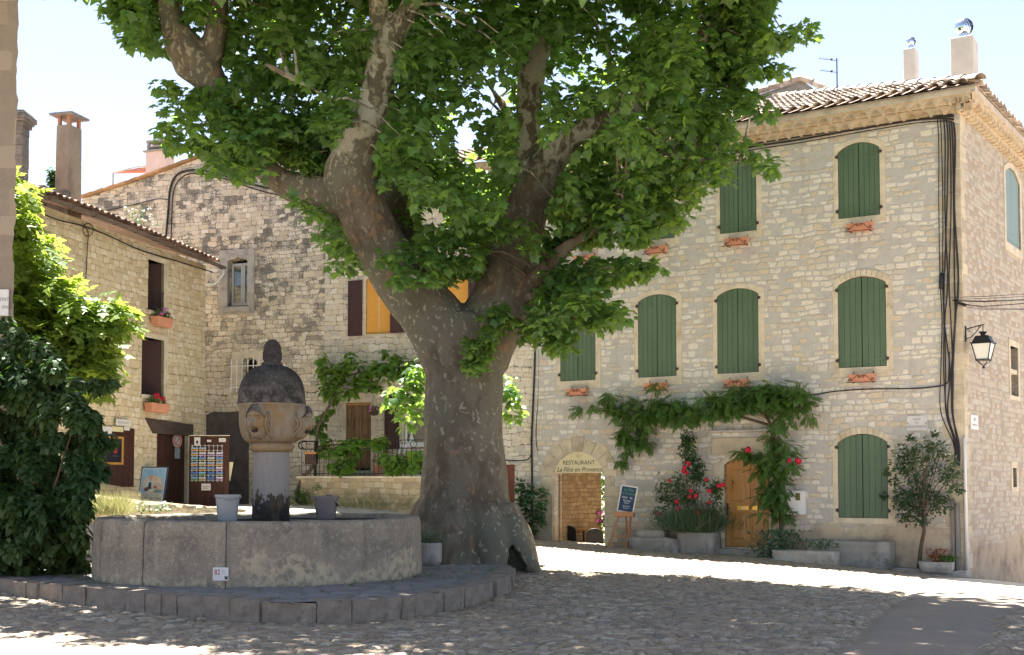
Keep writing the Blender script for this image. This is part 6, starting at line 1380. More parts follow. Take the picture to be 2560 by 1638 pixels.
names = ['leftmost thin black cable running down the house corner', 'thin black cable second from the left down the house corner', 'black cable third from the left down the house corner', 'middle black cable of the seven on the house corner', 'black cable third from the right down the house corner', 'black cable second from the right down the house corner', 'thick rightmost black cable down the house corner']
for i, (a, b, c_) in enumerate(V_):
    k = i * 1.7; cab('cable', names[i], [(a - 4, 290 + 3 * i, .05), (a, 360), (a + 3 * math.sin(k), 520), (b + 2 * math.sin(k * 2), 700), (b + 6 * math.sin(k + 1), 800), (c_ + 3 * math.sin(k * 3), 930), (c_ + 5 * math.sin(k), 1030), (2384 + i * 2.2, 1110), (2387 + i * 1.8, 1165)], FF, (.010, .010, .013, .014, .013, .015, .019)[i], .035)
for i, (dy, lab) in enumerate(((0, 'thick black cable bundle along the underside of the cornice'), (9, 'black cable just below the bundle along the cornice'), (17, 'thin lower black cable sagging along the top of the house front'))):
    cab('cornice_cable', lab, [(1820, 370 + dy), (1900, 355 + dy), (2000, 340 + dy), (2100, 322 + dy), (2200, 305 + dy), (2290, 291 + dy), (2345 + 9 * i, 289 + dy * .8), (2385, 290 + dy)], FF, (.03, .02, .011)[i], .05, 'black cables under the cornice')
cab('wall_cable', 'black cable crossing the house front from the wisteria to the corner', [(1995, 985), (2035, 987), (2085, 979), (2170, 973), (2270, 972), (2330, 968), (2365, 960), (2372, 940), (2373, 880)], FF, .014, .03, None)
tag(MB().tube([FF.at(2354, 683, .06), FF.at(2352, 722, .06)], .045, 10).world('junction_box', M['cable'], True), 'black cylindrical junction box on the corner cables', 'junction box')
x0, x1, z0, z1 = vr(FF, 2237, 2258, 1160, 1345); co_ = thing('cable_conduit', 'weathered grey plank casing around the cables at the house corner', 'conduit', FF.w((x0 + x1) / 2, -.02, z0 - .1), FF.ang)
w = (x1 - x0) / 2; mb = MB(); mb.box(-w, -.01, -.05, .01, 0, z1 - z0); mb.box(.01, w, -.06, .01, 0, z1 - z0 - .1); mb.build('plank', M['plank'], co_, bevel=.004)
tag(MB().tube([FF.at(2411, 1092, .05), FF.at(2413, 1200, .05), FF.at(2418, 1425, .05)], .034, 12).world('drainpipe', M['pvc'], True), 'white plastic pipe up the house corner', 'pipe')
wires = ['highest thin wire leaving the corner to the right', 'second thin wire leaving the corner to the right', 'thick black wire leaving the corner to the right', 'drooping wire below the thick one at the corner', 'thin wire crossing under the thick one to the right', 'lowest thin wire leaving the corner to the right']
c0 = FF.at(2374, 752, .10)
for i, (y0, y1, y2, r) in enumerate(((744, 743, 735, .006), (749, 748, 741, .005), (752, 755, 749, .014), (760, 768, 759, .008), (754, 770, 772, .006), (763, 774, 774, .005))):
    a = FF.at(2376 + i * 3, y0, .10); mb = MB(); mb.tube([a, P(2460, y1 + (y2 - y1) * .2, 23.2), P(2560, y2, 21.6), P(2700, y2 - 14 + i * 3, 20)], r, 6); tag(mb.world('overhead_wire', M['cable'], True, base=tuple(a)), wires[i], 'wire', 'overhead wires at the house corner')
tag(MB().tube([P(2398, 758, 24.0), P(2414, 763, 23.8)], .03, 8).world('wire_splice', M['cable'], True), 'black splice sleeve on the overhead wires', 'splice')
# cables on the village house
cab('cable_run', 'black cables running down the wall right of the plane trunk', [(1338, 800), (1337, 900), (1333, 1000), (1329, 1100), (1330, 1200), (1330, 1330)], MM, .024, .04, None)
cab('thin_cable', 'thin looped cable beside the black cables right of the trunk', [(1347, 860), (1346, 980), (1341, 1060), (1341, 1110), (1350, 1132), (1375, 1136)], MM, .011, .03, None)
cab('side_cable', 'thin cable branching left towards the red door', [(1328, 1136), (1318, 1150), (1290, 1152), (1260, 1150)], MM, .012, .03, None)
G = lambda *p: [(x * K, y * K) for x, y in p]
cab('gable_cable', 'thick black cable arching across the top of the gabled house', G((390, 560), (395, 500), (400, 445), (415, 412), (450, 400), (500, 405), (560, 425), (620, 440), (660, 448)), GG, .03, .05, 'black cables on the gabled house')
cab('gable_cable', 'thinner black cable beside the arching one on the gabled house', G((402, 560), (404, 500), (408, 450), (424, 420), (455, 408), (520, 418), (600, 445), (660, 460)), GG, .018, .05, 'black cables on the gabled house')
cab('gable_cable', 'black cable slanting left from the arch on the gabled house', G((397, 470), (370, 468), (320, 480), (250, 495)), GG, .014, .05, 'black cables on the gabled house')
cab('cottage_cable', 'loose cable hanging in a line under the cottage gutter', G((80, 492), (130, 515), (190, 530), (250, 552), (330, 588), (420, 615), (500, 640)), LL, .016, .05, None)
cab('cottage_cable', 'thin wire dropping down the cottage wall from a coil', G((196, 535), (207, 545), (205, 590), (202, 650), (192, 730)), LL, .010, .04, None)
tag(MB().tube([LL.at(207 * K + 13 * math.cos(a), 540 * K + 16 * math.sin(a), .06) for a in np.linspace(0, 12.6, 30)], .010, 6).world('cable_coil', M['rustiron'], True), 'small coil of wire under the cottage gutter', 'cable coil')
# wall lantern
lp = SS.w(.12, -.02, P(2415, 833, 24.5).z); ln = thing('wall_lantern', 'black iron wall lantern with frosted panes on a bracket at the house corner', 'lantern', lp, SS.ang)
mb = MB(); mb.box(-.02, .02, -.012, .02, -.16, .16); mb.tube([(0, -.01, .10), (0, -.36, .17)], .012, 6); mb.tube([(0, -.01, -.10), (0, -.10, -.08), (0, -.2, .02), (0, -.30, .15)], .010, 6)
for cy, cz_, s in ((-.06, .06, 1), (-.27, .12, -1)): mb.tube([(0, cy + s * .03 * (1 - i / 18) * math.cos(i * .5), cz_ + .03 * (1 - i / 18) * math.sin(i * .5)) for i in range(15)], .006, 5)
mb.tube([(0, -.34, .18), (0, -.34, .02)], .009, 6); mb.build('bracket', M['iron'], ln, smooth=False)
def frus(mb, r0, z0, r1, z1, cy=-.34):
    vs_ = [(sx * r0, cy + sy * r0, z0) for sx, sy in ((-1, -1), (1, -1), (1, 1), (-1, 1))] + [(sx * r1, cy + sy * r1, z1) for sx, sy in ((-1, -1), (1, -1), (1, 1), (-1, 1))]; return mb.add(vs_, [(0, 3, 2, 1), (4, 5, 6, 7), (0, 1, 5, 4), (1, 2, 6, 5), (2, 3, 7, 6), (3, 0, 4, 7)])
mb = MB(); mb.lathe([(.0, .03), (.075, .02), (.08, -.0), (.05, -.02), (.045, -.07)], 16, (0, -.34, 0)); frus(mb, .19, -.22, .13, -.08); frus(mb, .14, -.08, .11, -.065); frus(mb, .20, -.235, .195, -.222)
for sx in (-1, 1):
    for sy in (-1, 1): mb.blob((sx * .2, -.34 + sy * .2, -.21), .016, 6)
mb.build('lantern_roof', M['iron'], ln); mb = MB()
r0, r1, zt_, zb_ = .185, .115, -.235, -.56
for sx in (-1, 1):
    for sy in (-1, 1): mb.bar((sx * r0, -.34 + sy * r0, zt_), (sx * r1, -.34 + sy * r1, zb_), .016)
for z, r in ((zb_, r1 + .01),): 
    for a, b in (((-r, -r), (r, -r)), ((r, -r), (r, r)), ((r, r), (-r, r)), ((-r, r), (-r, -r))): mb.bar((a[0], -.34 + a[1], z), (b[0], -.34 + b[1], z), .022)
for sx, sy in ((-1, -1), (1, -1), (1, 1), (-1, 1)): mb.tube([(sx * r1, -.34 + sy * r1, zb_ - .01), (sx * r1 * .7, -.34 + sy * r1 * .7, zb_ - .05), (sx * r1 * .2, -.34 + sy * r1 * .2, zb_ - .10), (0, -.34, zb_ - .12)], .008, 5)
mb.blob((0, -.34, zb_ - .15), .03, 8); mb.build('lantern_frame', M['iron'], ln)
for k, (a, b) in enumerate((((-1, -1), (1, -1)), ((1, -1), (1, 1)), ((1, 1), (-1, 1)), ((-1, 1), (-1, -1)))):
    q0, q1 = r0 - .006, r1 - .006; mb = MB(); mb.add([(a[0] * q1, -.34 + a[1] * q1, zb_), (b[0] * q1, -.34 + b[1] * q1, zb_), (b[0] * q0, -.34 + b[1] * q0, zt_), (a[0] * q0, -.34 + a[1] * q0, zt_)], [(0, 1, 2, 3)]); mb.build('pane', M['opal'], ln)
# aerial on the roof
ap0 = P(2093, 215, 29.5); an_ = thing('tv_aerial', 'thin television aerial standing above the main roof', 'aerial', P(2093, 230, 29.5)); hA = P(2093, 146, 29.5).z - P(2093, 230, 29.5).z
mb = MB(); mb.tube([(0, 0, -.4), (0, 0, hA)], .016, 6); mb.build('mast', M['iron'], an_)
for zz, l in ((hA - .03, .42), (hA - .33, .40)):
    mb = MB(); mb.tube([(.02, 0, zz - .03), (-l, .1, zz + .06)], .008, 5)
    for k in range(7): x = -.05 - (l - .08) * k / 6; mb.tube([(x, -.06 + .02, zz - .01 - x * .18), (x, .14, zz - .01 - x * .18)], .004, 4)
    mb.blob((-.13, .0, zz + .0), .03, 6); mb.build('antenna', M['iron'], an_)
# easel with menu board
e0 = P(*v(1462, 1280), 27.9); eg = gzs(e0.x, e0.y); ez = thing('menu_easel', 'orange wooden easel standing beside the arch', 'easel', (e0.x, e0.y, eg), FF.ang + .15)
s_ = 27.9 / 3000 * K; hz = lambda y: CAMZ + (1205 - y * K) * 27.9 / 3000 - eg
mb = MB(); top = hz(1208)
mb.bar((-.30, -.12, 0), (-.06, .02, top), .035, .05); mb.build('leg', M['easel'], ez); mb = MB(); mb.bar((.16, -.12, 0), (.22, .02, top), .035, .05); mb.build('leg', M['easel'], ez); mb = MB(); mb.bar((-.0, .50, 0), (.08, .05, top), .035, .05); mb.build('leg', M['easel'], ez)
mb = MB(); mb.bar((-.20, -.06, .3), (.18, -.06, .3), .03, .03); mb.build('cross_bar', M['easel'], ez)
mb = MB(); mb.box(-.16, .31, -.11, .02, top - .06, top + .03); mb.box(-.16, .31, -.125, -.1105, top - .045, top + .055); mb.build('tray', M['easel'], ez, bevel=.006)
bd = thing('menu_board', 'blue chalk menu board with a pale frame propped on the easel', 'menu board', (e0.x, e0.y, eg + top + .035), FF.ang + .15)
Mt = Matrix.Translation((.085, -.03, 0)) @ Matrix.Rotation(R(8), 4, 'Y') @ Matrix.Rotation(R(-10), 4, 'X'); bw_, bh_ = .205, hz(1141) - top - .03
mb = MB(); mb.mbox(Mt @ Matrix.Translation((0, 0, bh_ / 2)), bw_ * 2, .02, bh_); o = mb.build('frame', M['plaque'], bd); mb = MB(); mb.mbox(Mt @ Matrix.Translation((0, -.011, bh_ / 2)), bw_ * 2 - .06, .004, bh_ - .06); mb.build('slate', M['slate'], bd)
for s_t, zz, sz, mt in (('La Fête', .84, .10, 'chalkgreen'), ('en Provence', .70, .085, 'chalkgreen'), ('Hôtel    Bar', .55, .068, 'chalk'), ('Restaurant', .44, .055, 'chalk'), ('Piscine', .355, .055, 'chalk'), ('Ouvert tous\nles jours', .20, .045, 'chalk')):
    q = Mt @ Vector((0, -.0155, bh_ * zz)); o = text('chalk_lettering', s_t, sz, M[mt], bd, q, shear=.15, sx=.8); o.rotation_euler = (Matrix.Rotation(R(8), 4, 'Y') @ Matrix.Rotation(R(-10), 4, 'X') @ Matrix.Rotation(PI / 2, 4, 'X')).to_euler()
# ------------------------------------------------------------------ terrace and railing of the village house
x0 = MM.loc(*v(700, 1150), 1.55)[0]; x1 = MM.loc(*v(1080, 1150), 1.55)[0]; zt = MM.loc(*v(850, 1119), 1.55)[1]
te = MB(); te.prism([(x0, -1), (x1, -1), (x1, zt - .06), (x0, zt - .06)], 0, 1.52); tr_ = thing('stone_terrace', 'raised terrace of coursed stone in front of the beaded doorway', 'terrace', MM.w(0, -1.55, 0), MM.ang); te.build('terrace_wall', M['terrace'], tr_)
MB().box(x0 - .03, x1 + .02, -.04, 1.53, zt - .058, zt).build('coping', M['lime'], tr_, bevel=.012)
rl = thing('balcony_railing', 'black wrought iron railing with rings along the terrace edge', 'railing', MM.w(0, -1.45, zt), MM.ang); hr = MM.loc(*v(850, 1036), 1.45)[1] - zt
mb = MB(); a, b = x0 + .05, x1 - .05
for z, r in ((hr, .022), (hr - .20, .012), (.06, .012)): mb.box(a, b, -r, r, z - .010, z + .010)
mb.build('rail', M['iron'], rl); mb = MB(); n = int((b - a) / .125)
for i in range(n + 1): x = a + (b - a) * i / n; mb.tube([(x, 0, .0), (x, 0, hr - .2)], .008, 6)
mb.build('baluster', M['iron'], rl)['kind'] = 'stuff'
for i in range(0, n, 3): x = a + (b - a) * (i + .5) / n; MB().tube([(x + .085 * math.cos(k * PI / 8), 0, hr - .10 + .085 * math.sin(k * PI / 8)) for k in range(17)], .008, 5).build('ring', M['iron'], rl, smooth=True)
mb = MB(); mb.box(a + .36, a + .42, -.02, .02, 0, hr); mb.tube([(a + .36, 0, hr), (a + .05, 0, hr), (a - .08, 0, hr - .03), (a - .10, 0, hr - .12), (a - .04, 0, hr - .19), (a + .04, 0, hr - .15)], .02, 7); mb.build('newel_scroll', M['iron'], rl, smooth=True)
mbx = thing('mailbox', 'dark brown letter box with a wooden top on the railing', 'mailbox', MM.at(*v(733, 1092), 1.52), MM.ang)
MB().box(-.15, .15, -.09, .05, 0, .26).build('box', M['rustiron'], mbx, bevel=.006); MB().box(-.165, .165, -.10, .06, .261, .315).build('lid', M['oak'], mbx, bevel=.005)
# pots on the terrace
def pot(name, label, px, py, fr, off, r, h, mat, cat='flower pot'):
    p = fr.at(px, py, off); t = thing(name, label, cat, p); MB().lathe([(r * .7, 0), (r, h * .85), (r * 1.08, h * .85), (r * 1.08, h), (r * .95, h), (r * .9, h * .88), (0, h * .88)], 20).build('pot', mat, t); return t, p
p = MM.at(*v(888, 1116), .9); t_ = thing('terracotta_pot', 'terracotta pot with a red leaved plant on the terrace by the beaded door', 'flower pot', (p.x, p.y, zt)); MB().lathe([(.09, 0), (.125, .23), (.14, .23), (.14, .28), (.12, .28), (.11, .25), (0, .25)], 20).build('pot', M['terracotta'], t_)
q = RNG.normal(0, .07, (60, 3)) + np.array([0, 0, .36]); leaf_mesh('foliage', T_OVAL, q, rnd_dir(60) + np.array([0, 0, .4]), rnd_dir(60), RNG.uniform(.05, .09, 60), M['leaf_rust'], t_, (0, 0, 0))
p = MM.at(*v(879, 966), .35); hb = thing('hanging_basket', 'hanging flower basket with pink flowers beside the beaded door', 'hanging basket', p)
MB().lathe([(0, -.13), (.09, -.11), (.13, 0), (.12, 0), (0, -.02)], 18).build('basket', M['rustiron'], hb); mb = MB()
for a in range(3): mb.tube([(.12 * math.cos(a * 2.1), .12 * math.sin(a * 2.1), 0), (0, 0, .42)], .004, 5)
mb.build('chain', M['iron'], hb); q = RNG.normal(0, .06, (80, 3)) * np.array([1.4, 1.4, .7]) + np.array([0, 0, .05]); leaf_mesh('foliage', T_OVAL, q, rnd_dir(80), rnd_dir(80) + np.array([0, 0, 1]), RNG.uniform(.05, .08, 80), M['leaf_rose'], hb, (0, 0, 0))
for _ in range(7): MB().blob((random.uniform(-.12, .12), random.uniform(-.12, 0), random.uniform(.0, .11)), .028, 6, j=.2).build('bloom', M['bloom_pink'], hb, smooth=True)
p = MM.at(*v(955, 1116), .75); ch_ = thing('folding_chair', 'folded garden chair with lime green fabric behind the railing', 'chair', (p.x, p.y, zt), MM.ang)
M['lime_cloth'] = basic('lime_fabric', (.28, .45, .03), .8, .1, 4, bump=.2)
for x in (-.22, -.08): MB().tube([(x - .06, -.1, 0), (x, 0, .45), (x + .05, .05, .85)], .014, 7).build('leg', M['steel'], ch_, smooth=True)
mb = MB(); mb.box(.02, .42, -.03, -.015, .05, .62); mb.build('fabric', M['lime_cloth'], ch_); mb = MB(); mb.tube([(.02, -.02, .05), (.02, -.02, .7), (.42, -.02, .7), (.42, -.02, .05)], .012, 6); mb.build('back_frame', M['steel'], ch_, smooth=True)
# ------------------------------------------------------------------ shop front of the cottage
pfr = Fr(0, 30.4, .985, -.17)
def flat(L, Rr, T, B, Y, name, label, cat, ang=0.0, group=None):
    a = P(L * K, B * K, Y); b = P(Rr * K, B * K, Y); tz = P(L * K, T * K, Y).z; t = thing(name, label, cat, (a + b) / 2, ang, group); return t, (b - a).length / 2, tz - a.z
t_, w, h = flat(443, 537, 1025, 1190, 29.6, 'open_door', 'open dark red brown door leaf hung with postcards', 'door')
mb = MB(); plank_leaf(mb, -w, w, 0, lambda x: h, 7, 0, .045); mb.build('leaf', M['browndoor'], t_); MB().box(w * .72, w * .80, -.03, .0, h * .42, h * .48).build('latch', M['iron'], t_); MB().box(-w - .01, w + .01, -.01, .06, h, h + .02).build('top_cap', M['lime'], t_)
OD, ow, oh = t_, w, h; dl = t_.location; pxm = 2 * w / (537 - 443)
X0 = lambda x: (x - 490) * pxm; Z0 = lambda y: (1190 - y) * pxm
rk = thing('postcard_rack', 'white wire rack for postcards fixed to the open brown door', 'rack', dl + Vector((0, -.05, 0)))
mb = MB(); cols = [457, 476, 496, 516]; cw_ = 18 * pxm / 2
for c_ in cols:
    for s in (-1, 1): mb.tube([(X0(c_) + s * cw_ * .6, .03, Z0(1132)), (X0(c_) + s * cw_ * .6, .03, Z0(1046))], .004, 4)
for r_ in range(8):
    z = Z0(1132 - r_ * 11.6); mb.tube([(X0(cols[0]) - cw_, -.01, z + .03), (X0(cols[-1]) + cw_, -.01, z + .03)], .003, 4)
    for c_ in cols:
        for s in (-.6, .6): mb.tube([(X0(c_) + s * cw_, .03, z), (X0(c_) + s * cw_, -.015, z - .01), (X0(c_) + s * cw_, -.02, z + .06)], .003, 4)
mb.build('wire_frame', M['whitepaint'], rk)
def card_mat(sky, land):
    t = NT('postcard_print'); raw = t.coords(); z = t.n('ShaderNodeSeparateXYZ', Vector=raw).outputs[2]; n_ = t.noise(raw, 28, 4); c = t.mix(t.step(t.math('ADD', z, t.math('MULTIPLY', t.math('SUBTRACT', n_, .5), .08)), .06, .075), t.mix(t.step(n_, .4, .6), land, tuple(x * .45 for x in land)), sky); return t.done(c, .35, spec=.5)
CM = [card_mat(*q) for q in (((.12, .26, .62), (.22, .2, .12)), ((.2, .42, .75), (.12, .22, .07)), ((.5, .55, .6), (.34, .28, .12)), ((.08, .16, .5), (.06, .12, .22)), ((.25, .4, .6), (.45, .22, .05)), ((.62, .6, .62), (.30, .16, .32)))]
cardm = {}
for r_ in range(7):
    for ci, c_ in enumerate(cols):
        if r_ == 6 and ci > 1: continue
        hh_ = .098; k = random.randrange(6); mb = MB(); ww_ = cw_ * .92; mb.box(-ww_, ww_, -.002, .002, 0, hh_); o = mb.build('postcard', CM[k], None, dl + Vector((X0(c_), -.055 - .001 * r_, Z0(1131 - r_ * 11.6)))); o.rotation_euler = (R(-8), random.uniform(-.04, .04), 0)
        tag(o, 'small landscape postcard in the wire rack on the open brown door', 'postcard', 'postcards in the rack')
def notice(L, Rr, T, B, lab, txt=None, mat=None, name='paper_notice'):
    a = Vector((X0((L + Rr) / 2), -.006, Z0(B))); t = thing(name, lab, 'notice', dl + a); w_, h_ = (Rr - L) / 2 * pxm, (B - T) * pxm; MB().box(-w_, w_, -.002, .003, 0, h_).build('sheet', M['plaque'], t)
    if txt:
        mb = MB()
        for i_ in range(2): mb.box(-w_ * .7, w_ * (.7 - .25 * i_), -.004, -.0025, h_ * (.55 - .25 * i_), h_ * (.63 - .25 * i_))
        mb.build('lettering', mat or M['cement'], t)
    return t, w_, h_
t_, w_, h_ = notice(455, 469, 1028, 1047, 'white paper with a black crest at the top left of the open door'); mb = MB(); mb.blob((0, -.003, h_ * .42), (w_ * .4, .001, h_ * .2), 8); mb.tube([(-w_ * .5, -.0035, h_ * .3), (-w_ * .3, -.0035, h_ * .15), (w_ * .3, -.0035, h_ * .15), (w_ * .5, -.0035, h_ * .3)], .004, 5); mb.build('crest', M['ink'], t_)
notice(485, 495, 1034, 1039, 'tiny white label at the top middle of the open door'); notice(513, 529, 1030, 1039, 'white label at the top right of the open door', 'Cartes')
notice(473, 495, 1137, 1153, 'white paper notice with red writing below the postcard rack', 'Merci de\nvotre visite', M['redink'])
mb = MB(); a = P(*v(540, 1130), 29.9); mb.prism([(0, 0), (.065, 0), (.14, .46), (0, .46)], 0, .02); o = mb.build('cream_panel', M['creamsign'], None, (a.x - .02, 29.75, a.z)); tag(o, 'cream pointed panel sticking out behind the open brown door', 'panel')
# signs on the closed door
x0, x1, z0, z1 = d1_; xc, zc_ = LL.loc(*v(417, 1036), -.06); np_ = thing('no_parking_sign', 'round white and red no parking sign on the brown plank door', 'sign', LL.w(xc, .06, zc_), LL.ang)
rr_ = .19; mb = MB(); n = 36; mb.prism([(rr_ * math.cos(2 * PI * k / n) * 1.15, rr_ * math.sin(2 * PI * k / n)) for k in range(n)], -.008, .006); mb.build('disc', M['plaque'], np_)
for ra, rb in ((.188, .172), (.132, .108)):
    mb = MB(); mb.prism([(ra * 1.15 * math.cos(2 * PI * k / n), ra * math.sin(2 * PI * k / n)) for k in range(n)], -.011, -.0085, 0, [[(rb * 1.15 * math.cos(2 * PI * k / n), rb * math.sin(2 * PI * k / n)) for k in range(n)]]); mb.build('red_ring', M['red'], np_)
MB().bar((-.09, -.0115, -.08), (.09, -.0115, .08), .028, .004).build('red_bar', M['red'], np_)
mb = MB()
for k in range(16): a = 2 * PI * (k + .5) / 16; mb.blob((.152 * 1.15 * math.cos(a), -.0105, .152 * math.sin(a)), (.016, .002, .010), 6)
mb.build('ring_lettering', M['red'], np_)
xa, za = LL.loc(*v(417, 1076), -.06); t_ = thing('small_poster', 'small grey picture card under the no parking sign', 'poster', LL.w(xa, .065, za), LL.ang); MB().box(-.12, .12, -.004, .004, 0, .26).build('card', basic('grey_print', (.30, .36, .40), .5, .5, 14, bump=0), t_); t_.location = LL.w(xa, .065, LL.loc(*v(417, 1078), -.06)[1])
# poster board
Yb = 28.6; a = P(*v(322, 1178), Yb); b = P(*v(385, 1181), Yb); zt_ = P(*v(325, 1092), Yb).z - a.z; pb = thing('poster_board', 'blue framed picnic poster leaning by the cottage doors', 'poster', (a.x, Yb, a.z - .05), math.atan2(-.04, 1))
w = (b - a).length; sh_ = .05; lean = .18
def PB(x, z, y=0): return (x + z * .06, y + z * lean - .0, z)
def quad(mb, pts, y): return mb.add([PB(x, z, y) for x, z in pts], [tuple(range(len(pts)))])
M['posterblue'] = basic('poster_frame_blue', (.045, .085, .18), .5, .1, 4, bump=.1); mb = MB(); mb.add([PB(0, 0, 0), PB(w, 0, 0), PB(w, zt_, 0), PB(0, zt_, 0), PB(0, 0, .05), PB(w, 0, .05), PB(w, zt_, .05), PB(0, zt_, .05)], [(0, 1, 2, 3), (7, 6, 5, 4), (0, 4, 5, 1), (1, 5, 6, 2), (2, 6, 7, 3), (3, 7, 4, 0)]); mb.build('frame', M['posterblue'], pb)
mb = MB(); m_ = .03; quad(mb, [(m_, m_), (w - m_, m_), (w - m_, zt_ - m_), (m_, zt_ - m_)], -.004); mb.build('paper', M['plaque'], pb)
t = NT('poster_sky'); c = t.mix(t.noise(t.coords(), 5, 3), (.10, .30, .55), (.45, .6, .72)); M['psky'] = t.done(c, .5); mb = MB(); quad(mb, [(.05, .24), (w - .05, .24), (w - .05, zt_ - .05), (.05, zt_ - .05)], -.007); mb.build('print', M['psky'], pb)
ell = lambda cx, cz_, rx, rz: [(cx + rx * math.cos(2 * PI * k / 20), cz_ + rz * math.sin(2 * PI * k / 20)) for k in range(20)]
for i, (sh, col) in enumerate(((ell(w * .5, .44, w * .38, .22), (.62, .5, .42)), (ell(w * .62, .36, w * .30, .12), (.5, .42, .36)), (ell(w * .38, .42, w * .14, .15), (.55, .6, .68)), ([(w * .3, .28), (w * .36, .5), (w * .44, .5), (w * .5, .28)], (.06, .06, .08)), (ell(w * .40, .58, .045, .055), (.6, .36, .28)), (ell(w * .40, .635, .075, .022), (.5, .38, .2)), (ell(w * .6, .57, .04, .05), (.6, .42, .33)), (ell(w * .45, .30, w * .2, .035), (.62, .62, .6)), (ell(w * .72, .29, w * .16, .04), (.2, .26, .24)), (ell(w * .62, .38, .05, .03), (.5, .12, .12)), (ell(w * .3, .33, .06, .05), (.12, .08, .07)))):
    mb = MB(); quad(mb, sh, -.010 - i * .0012); mb.build('print_shape', basic('poster_ink', col, .5, .12, 9, bump=0), pb)
for s_t, z, sz, mt in (('DÉLICES DU', .19, .075, 'cement'), ('LUBERON', .105, .115, 'ink')):
    q = PB(w * .5 - .01, z, -.026); o = text('lettering', s_t, sz, M[mt], pb, q, rotx=PI / 2 - lean * .9, sx=1.0)
# shop door on the left: framed picture and notices
xa, xb, za, zb_ = d2_[0], d2_[1], 0, 0
def Lsign(L, Rr, T, B, name, lab, cat, mat, off=.05, th=.01):
    x0, x1, z0, z1 = vr(LL, L, Rr, T, B, off); t = thing(name, lab, cat, LL.w((x0 + x1) / 2, -off, z0), LL.ang); w_, h_ = (x1 - x0) / 2, z1 - z0; MB().box(-w_, w_, -th, th, 0, h_).build('plate', mat, t); return t, w_, h_
t_, w_, h_ = Lsign(272, 306, 986, 1001, 'white_sign', 'white slanted sign board above the brown shop door', 'sign', M['plaque'], .07); mb = MB()
for i_ in range(2): mb.box(-w_ * .8, w_ * .8, -.012, -.0105, h_ * (.55 - .22 * i_), h_ * (.65 - .22 * i_))
mb.build('lettering', M['limegrey'], t_)
Lsign(262, 289, 1003, 1015, 'paper_label', 'cream paper label at the top of the shop door', 'notice', M['creamsign'], .045); Lsign(291, 304, 1003, 1012, 'paper_label', 'small white label at the top right of the shop door', 'notice', M['plaque'], .045)
t_, w_, h_ = Lsign(222, 262, 1002, 1022, 'paper_label', 'large white label at the top left of the shop door', 'notice', M['plaque'], .045); mb = MB(); mb.blob((w_ * .4, -.011, h_ * .3), (.03, .002, .04), 8); mb.build('crest', M['ink'], t_)
t_, w_, h_ = Lsign(222, 289, 1025, 1092, 'framed_picture', 'dark picture in a golden frame hung on the shop door', 'picture', basic('gold_frame', (.42, .22, .045), .4, .2, 6, bump=.2), .06, .02)
t = NT('dark_painting'); n_ = t.noise(t.coords((1, 1, 5), .4, 3), 5, 5); M['dpaint'] = t.done(t.mix(t.step(n_, .55, .75), (.012, .012, .02), (.13, .13, .17)), .4); MB().box(-w_ * .84, w_ * .84, -.026, -.021, h_ * .08, h_ * .92).build('canvas', M['dpaint'], t_); MB().box(w_ * .28, w_ * .5, -.030, -.0265, h_ * .4, h_ * .58).build('red_mark', M['bloom_red'], t_)
# pink flowers beside the shrub
b0 = LL.at(*v(188, 945), .3); cen = np.array([tuple(b0)]) + RNG.normal(0, .12, (8, 3)); o = plant('flowering_climber', 'pink flowering climber on the cottage wall above the dark shrub', 'climber', tuple(b0), cen, np.full((8, 3), .12), 16, T_OVAL, (.05, .09), M['leaf_wist'])
blooms(o, [b0 + Vector((random.uniform(-.2, .2), random.uniform(-.3, .0), random.uniform(-.25, .25))) for _ in range(10)], M['bloom_pink'], .06, tuple(b0))
# ------------------------------------------------------------------ low walls left of the fountain
def lowwall(name, label, pts, th, mat, seed):
    """pts: world points of the top front edge"""
    base = (pts[0].x, pts[0].y, gzs(pts[0].x, pts[0].y)); mb = MB(); n = len(pts); vs_ = []
    for i, p in enumerate(pts):
        d = (pts[min(i + 1, n - 1)] - pts[max(i - 1, 0)]); d.z = 0; d.normalize(); q = Vector((-d.y, d.x, 0)) * th
        for a in (Vector((p.x, p.y, -.2)), p, p + q, Vector((p.x + q.x, p.y + q.y, -.2))): vs_.append(tuple(a - Vector(base)))
    fs_ = [(4 * i + k, 4 * (i + 1) + k, 4 * (i + 1) + (k + 1) % 4, 4 * i + (k + 1) % 4) for i in range(n - 1) for k in range(4)] + [(0, 1, 2, 3)[::1], tuple(4 * (n - 1) + k for k in (3, 2, 1, 0))]
    mb.add(vs_, fs_); o = mb.build(name, mat, None, base); rough(o, .03, 3, 5, seed); o.data.polygons.foreach_set('use_smooth', [True] * len(o.data.polygons)); return tag(o, label, 'wall')
lowwall('low_wall', 'long low stone wall with a sunlit top behind the fountain', [P(225, 1236, 24.0), P(330, 1248, 24.8), P(440, 1260, 25.8), P(540, 1269, 26.8), P(660, 1276, 28)], .42, M['terrace'], 1)
lowwall('wall_block', 'short taller stone wall stub beside the poster board', [P(225, 1203, 25.6), P(300, 1216, 25.9), P(352, 1229, 26.3)], .4, M['terrace'], 2)
lowwall('rendered_wall', 'low pale rendered wall between the dark shrub and the basin', [P(150, 1318, 20.6), P(262, 1312, 21.0), P(330, 1312, 21.2)], .35, M['render'], 3)
b0 = P(*v(262, 1190), 23.6); lavender('dry_grass_tuft', 'sunlit pale grass tuft in front of the low wall left of the basin', 'grass', 0, .42, .08, 900, leaf_mat('straw_blade', [(.28, .27, .12), (.36, .34, .18)], (.4, .4, .15), .3), (b0.x, 23.5, 1.0), .4, size=(.25, .55), rise=.6)
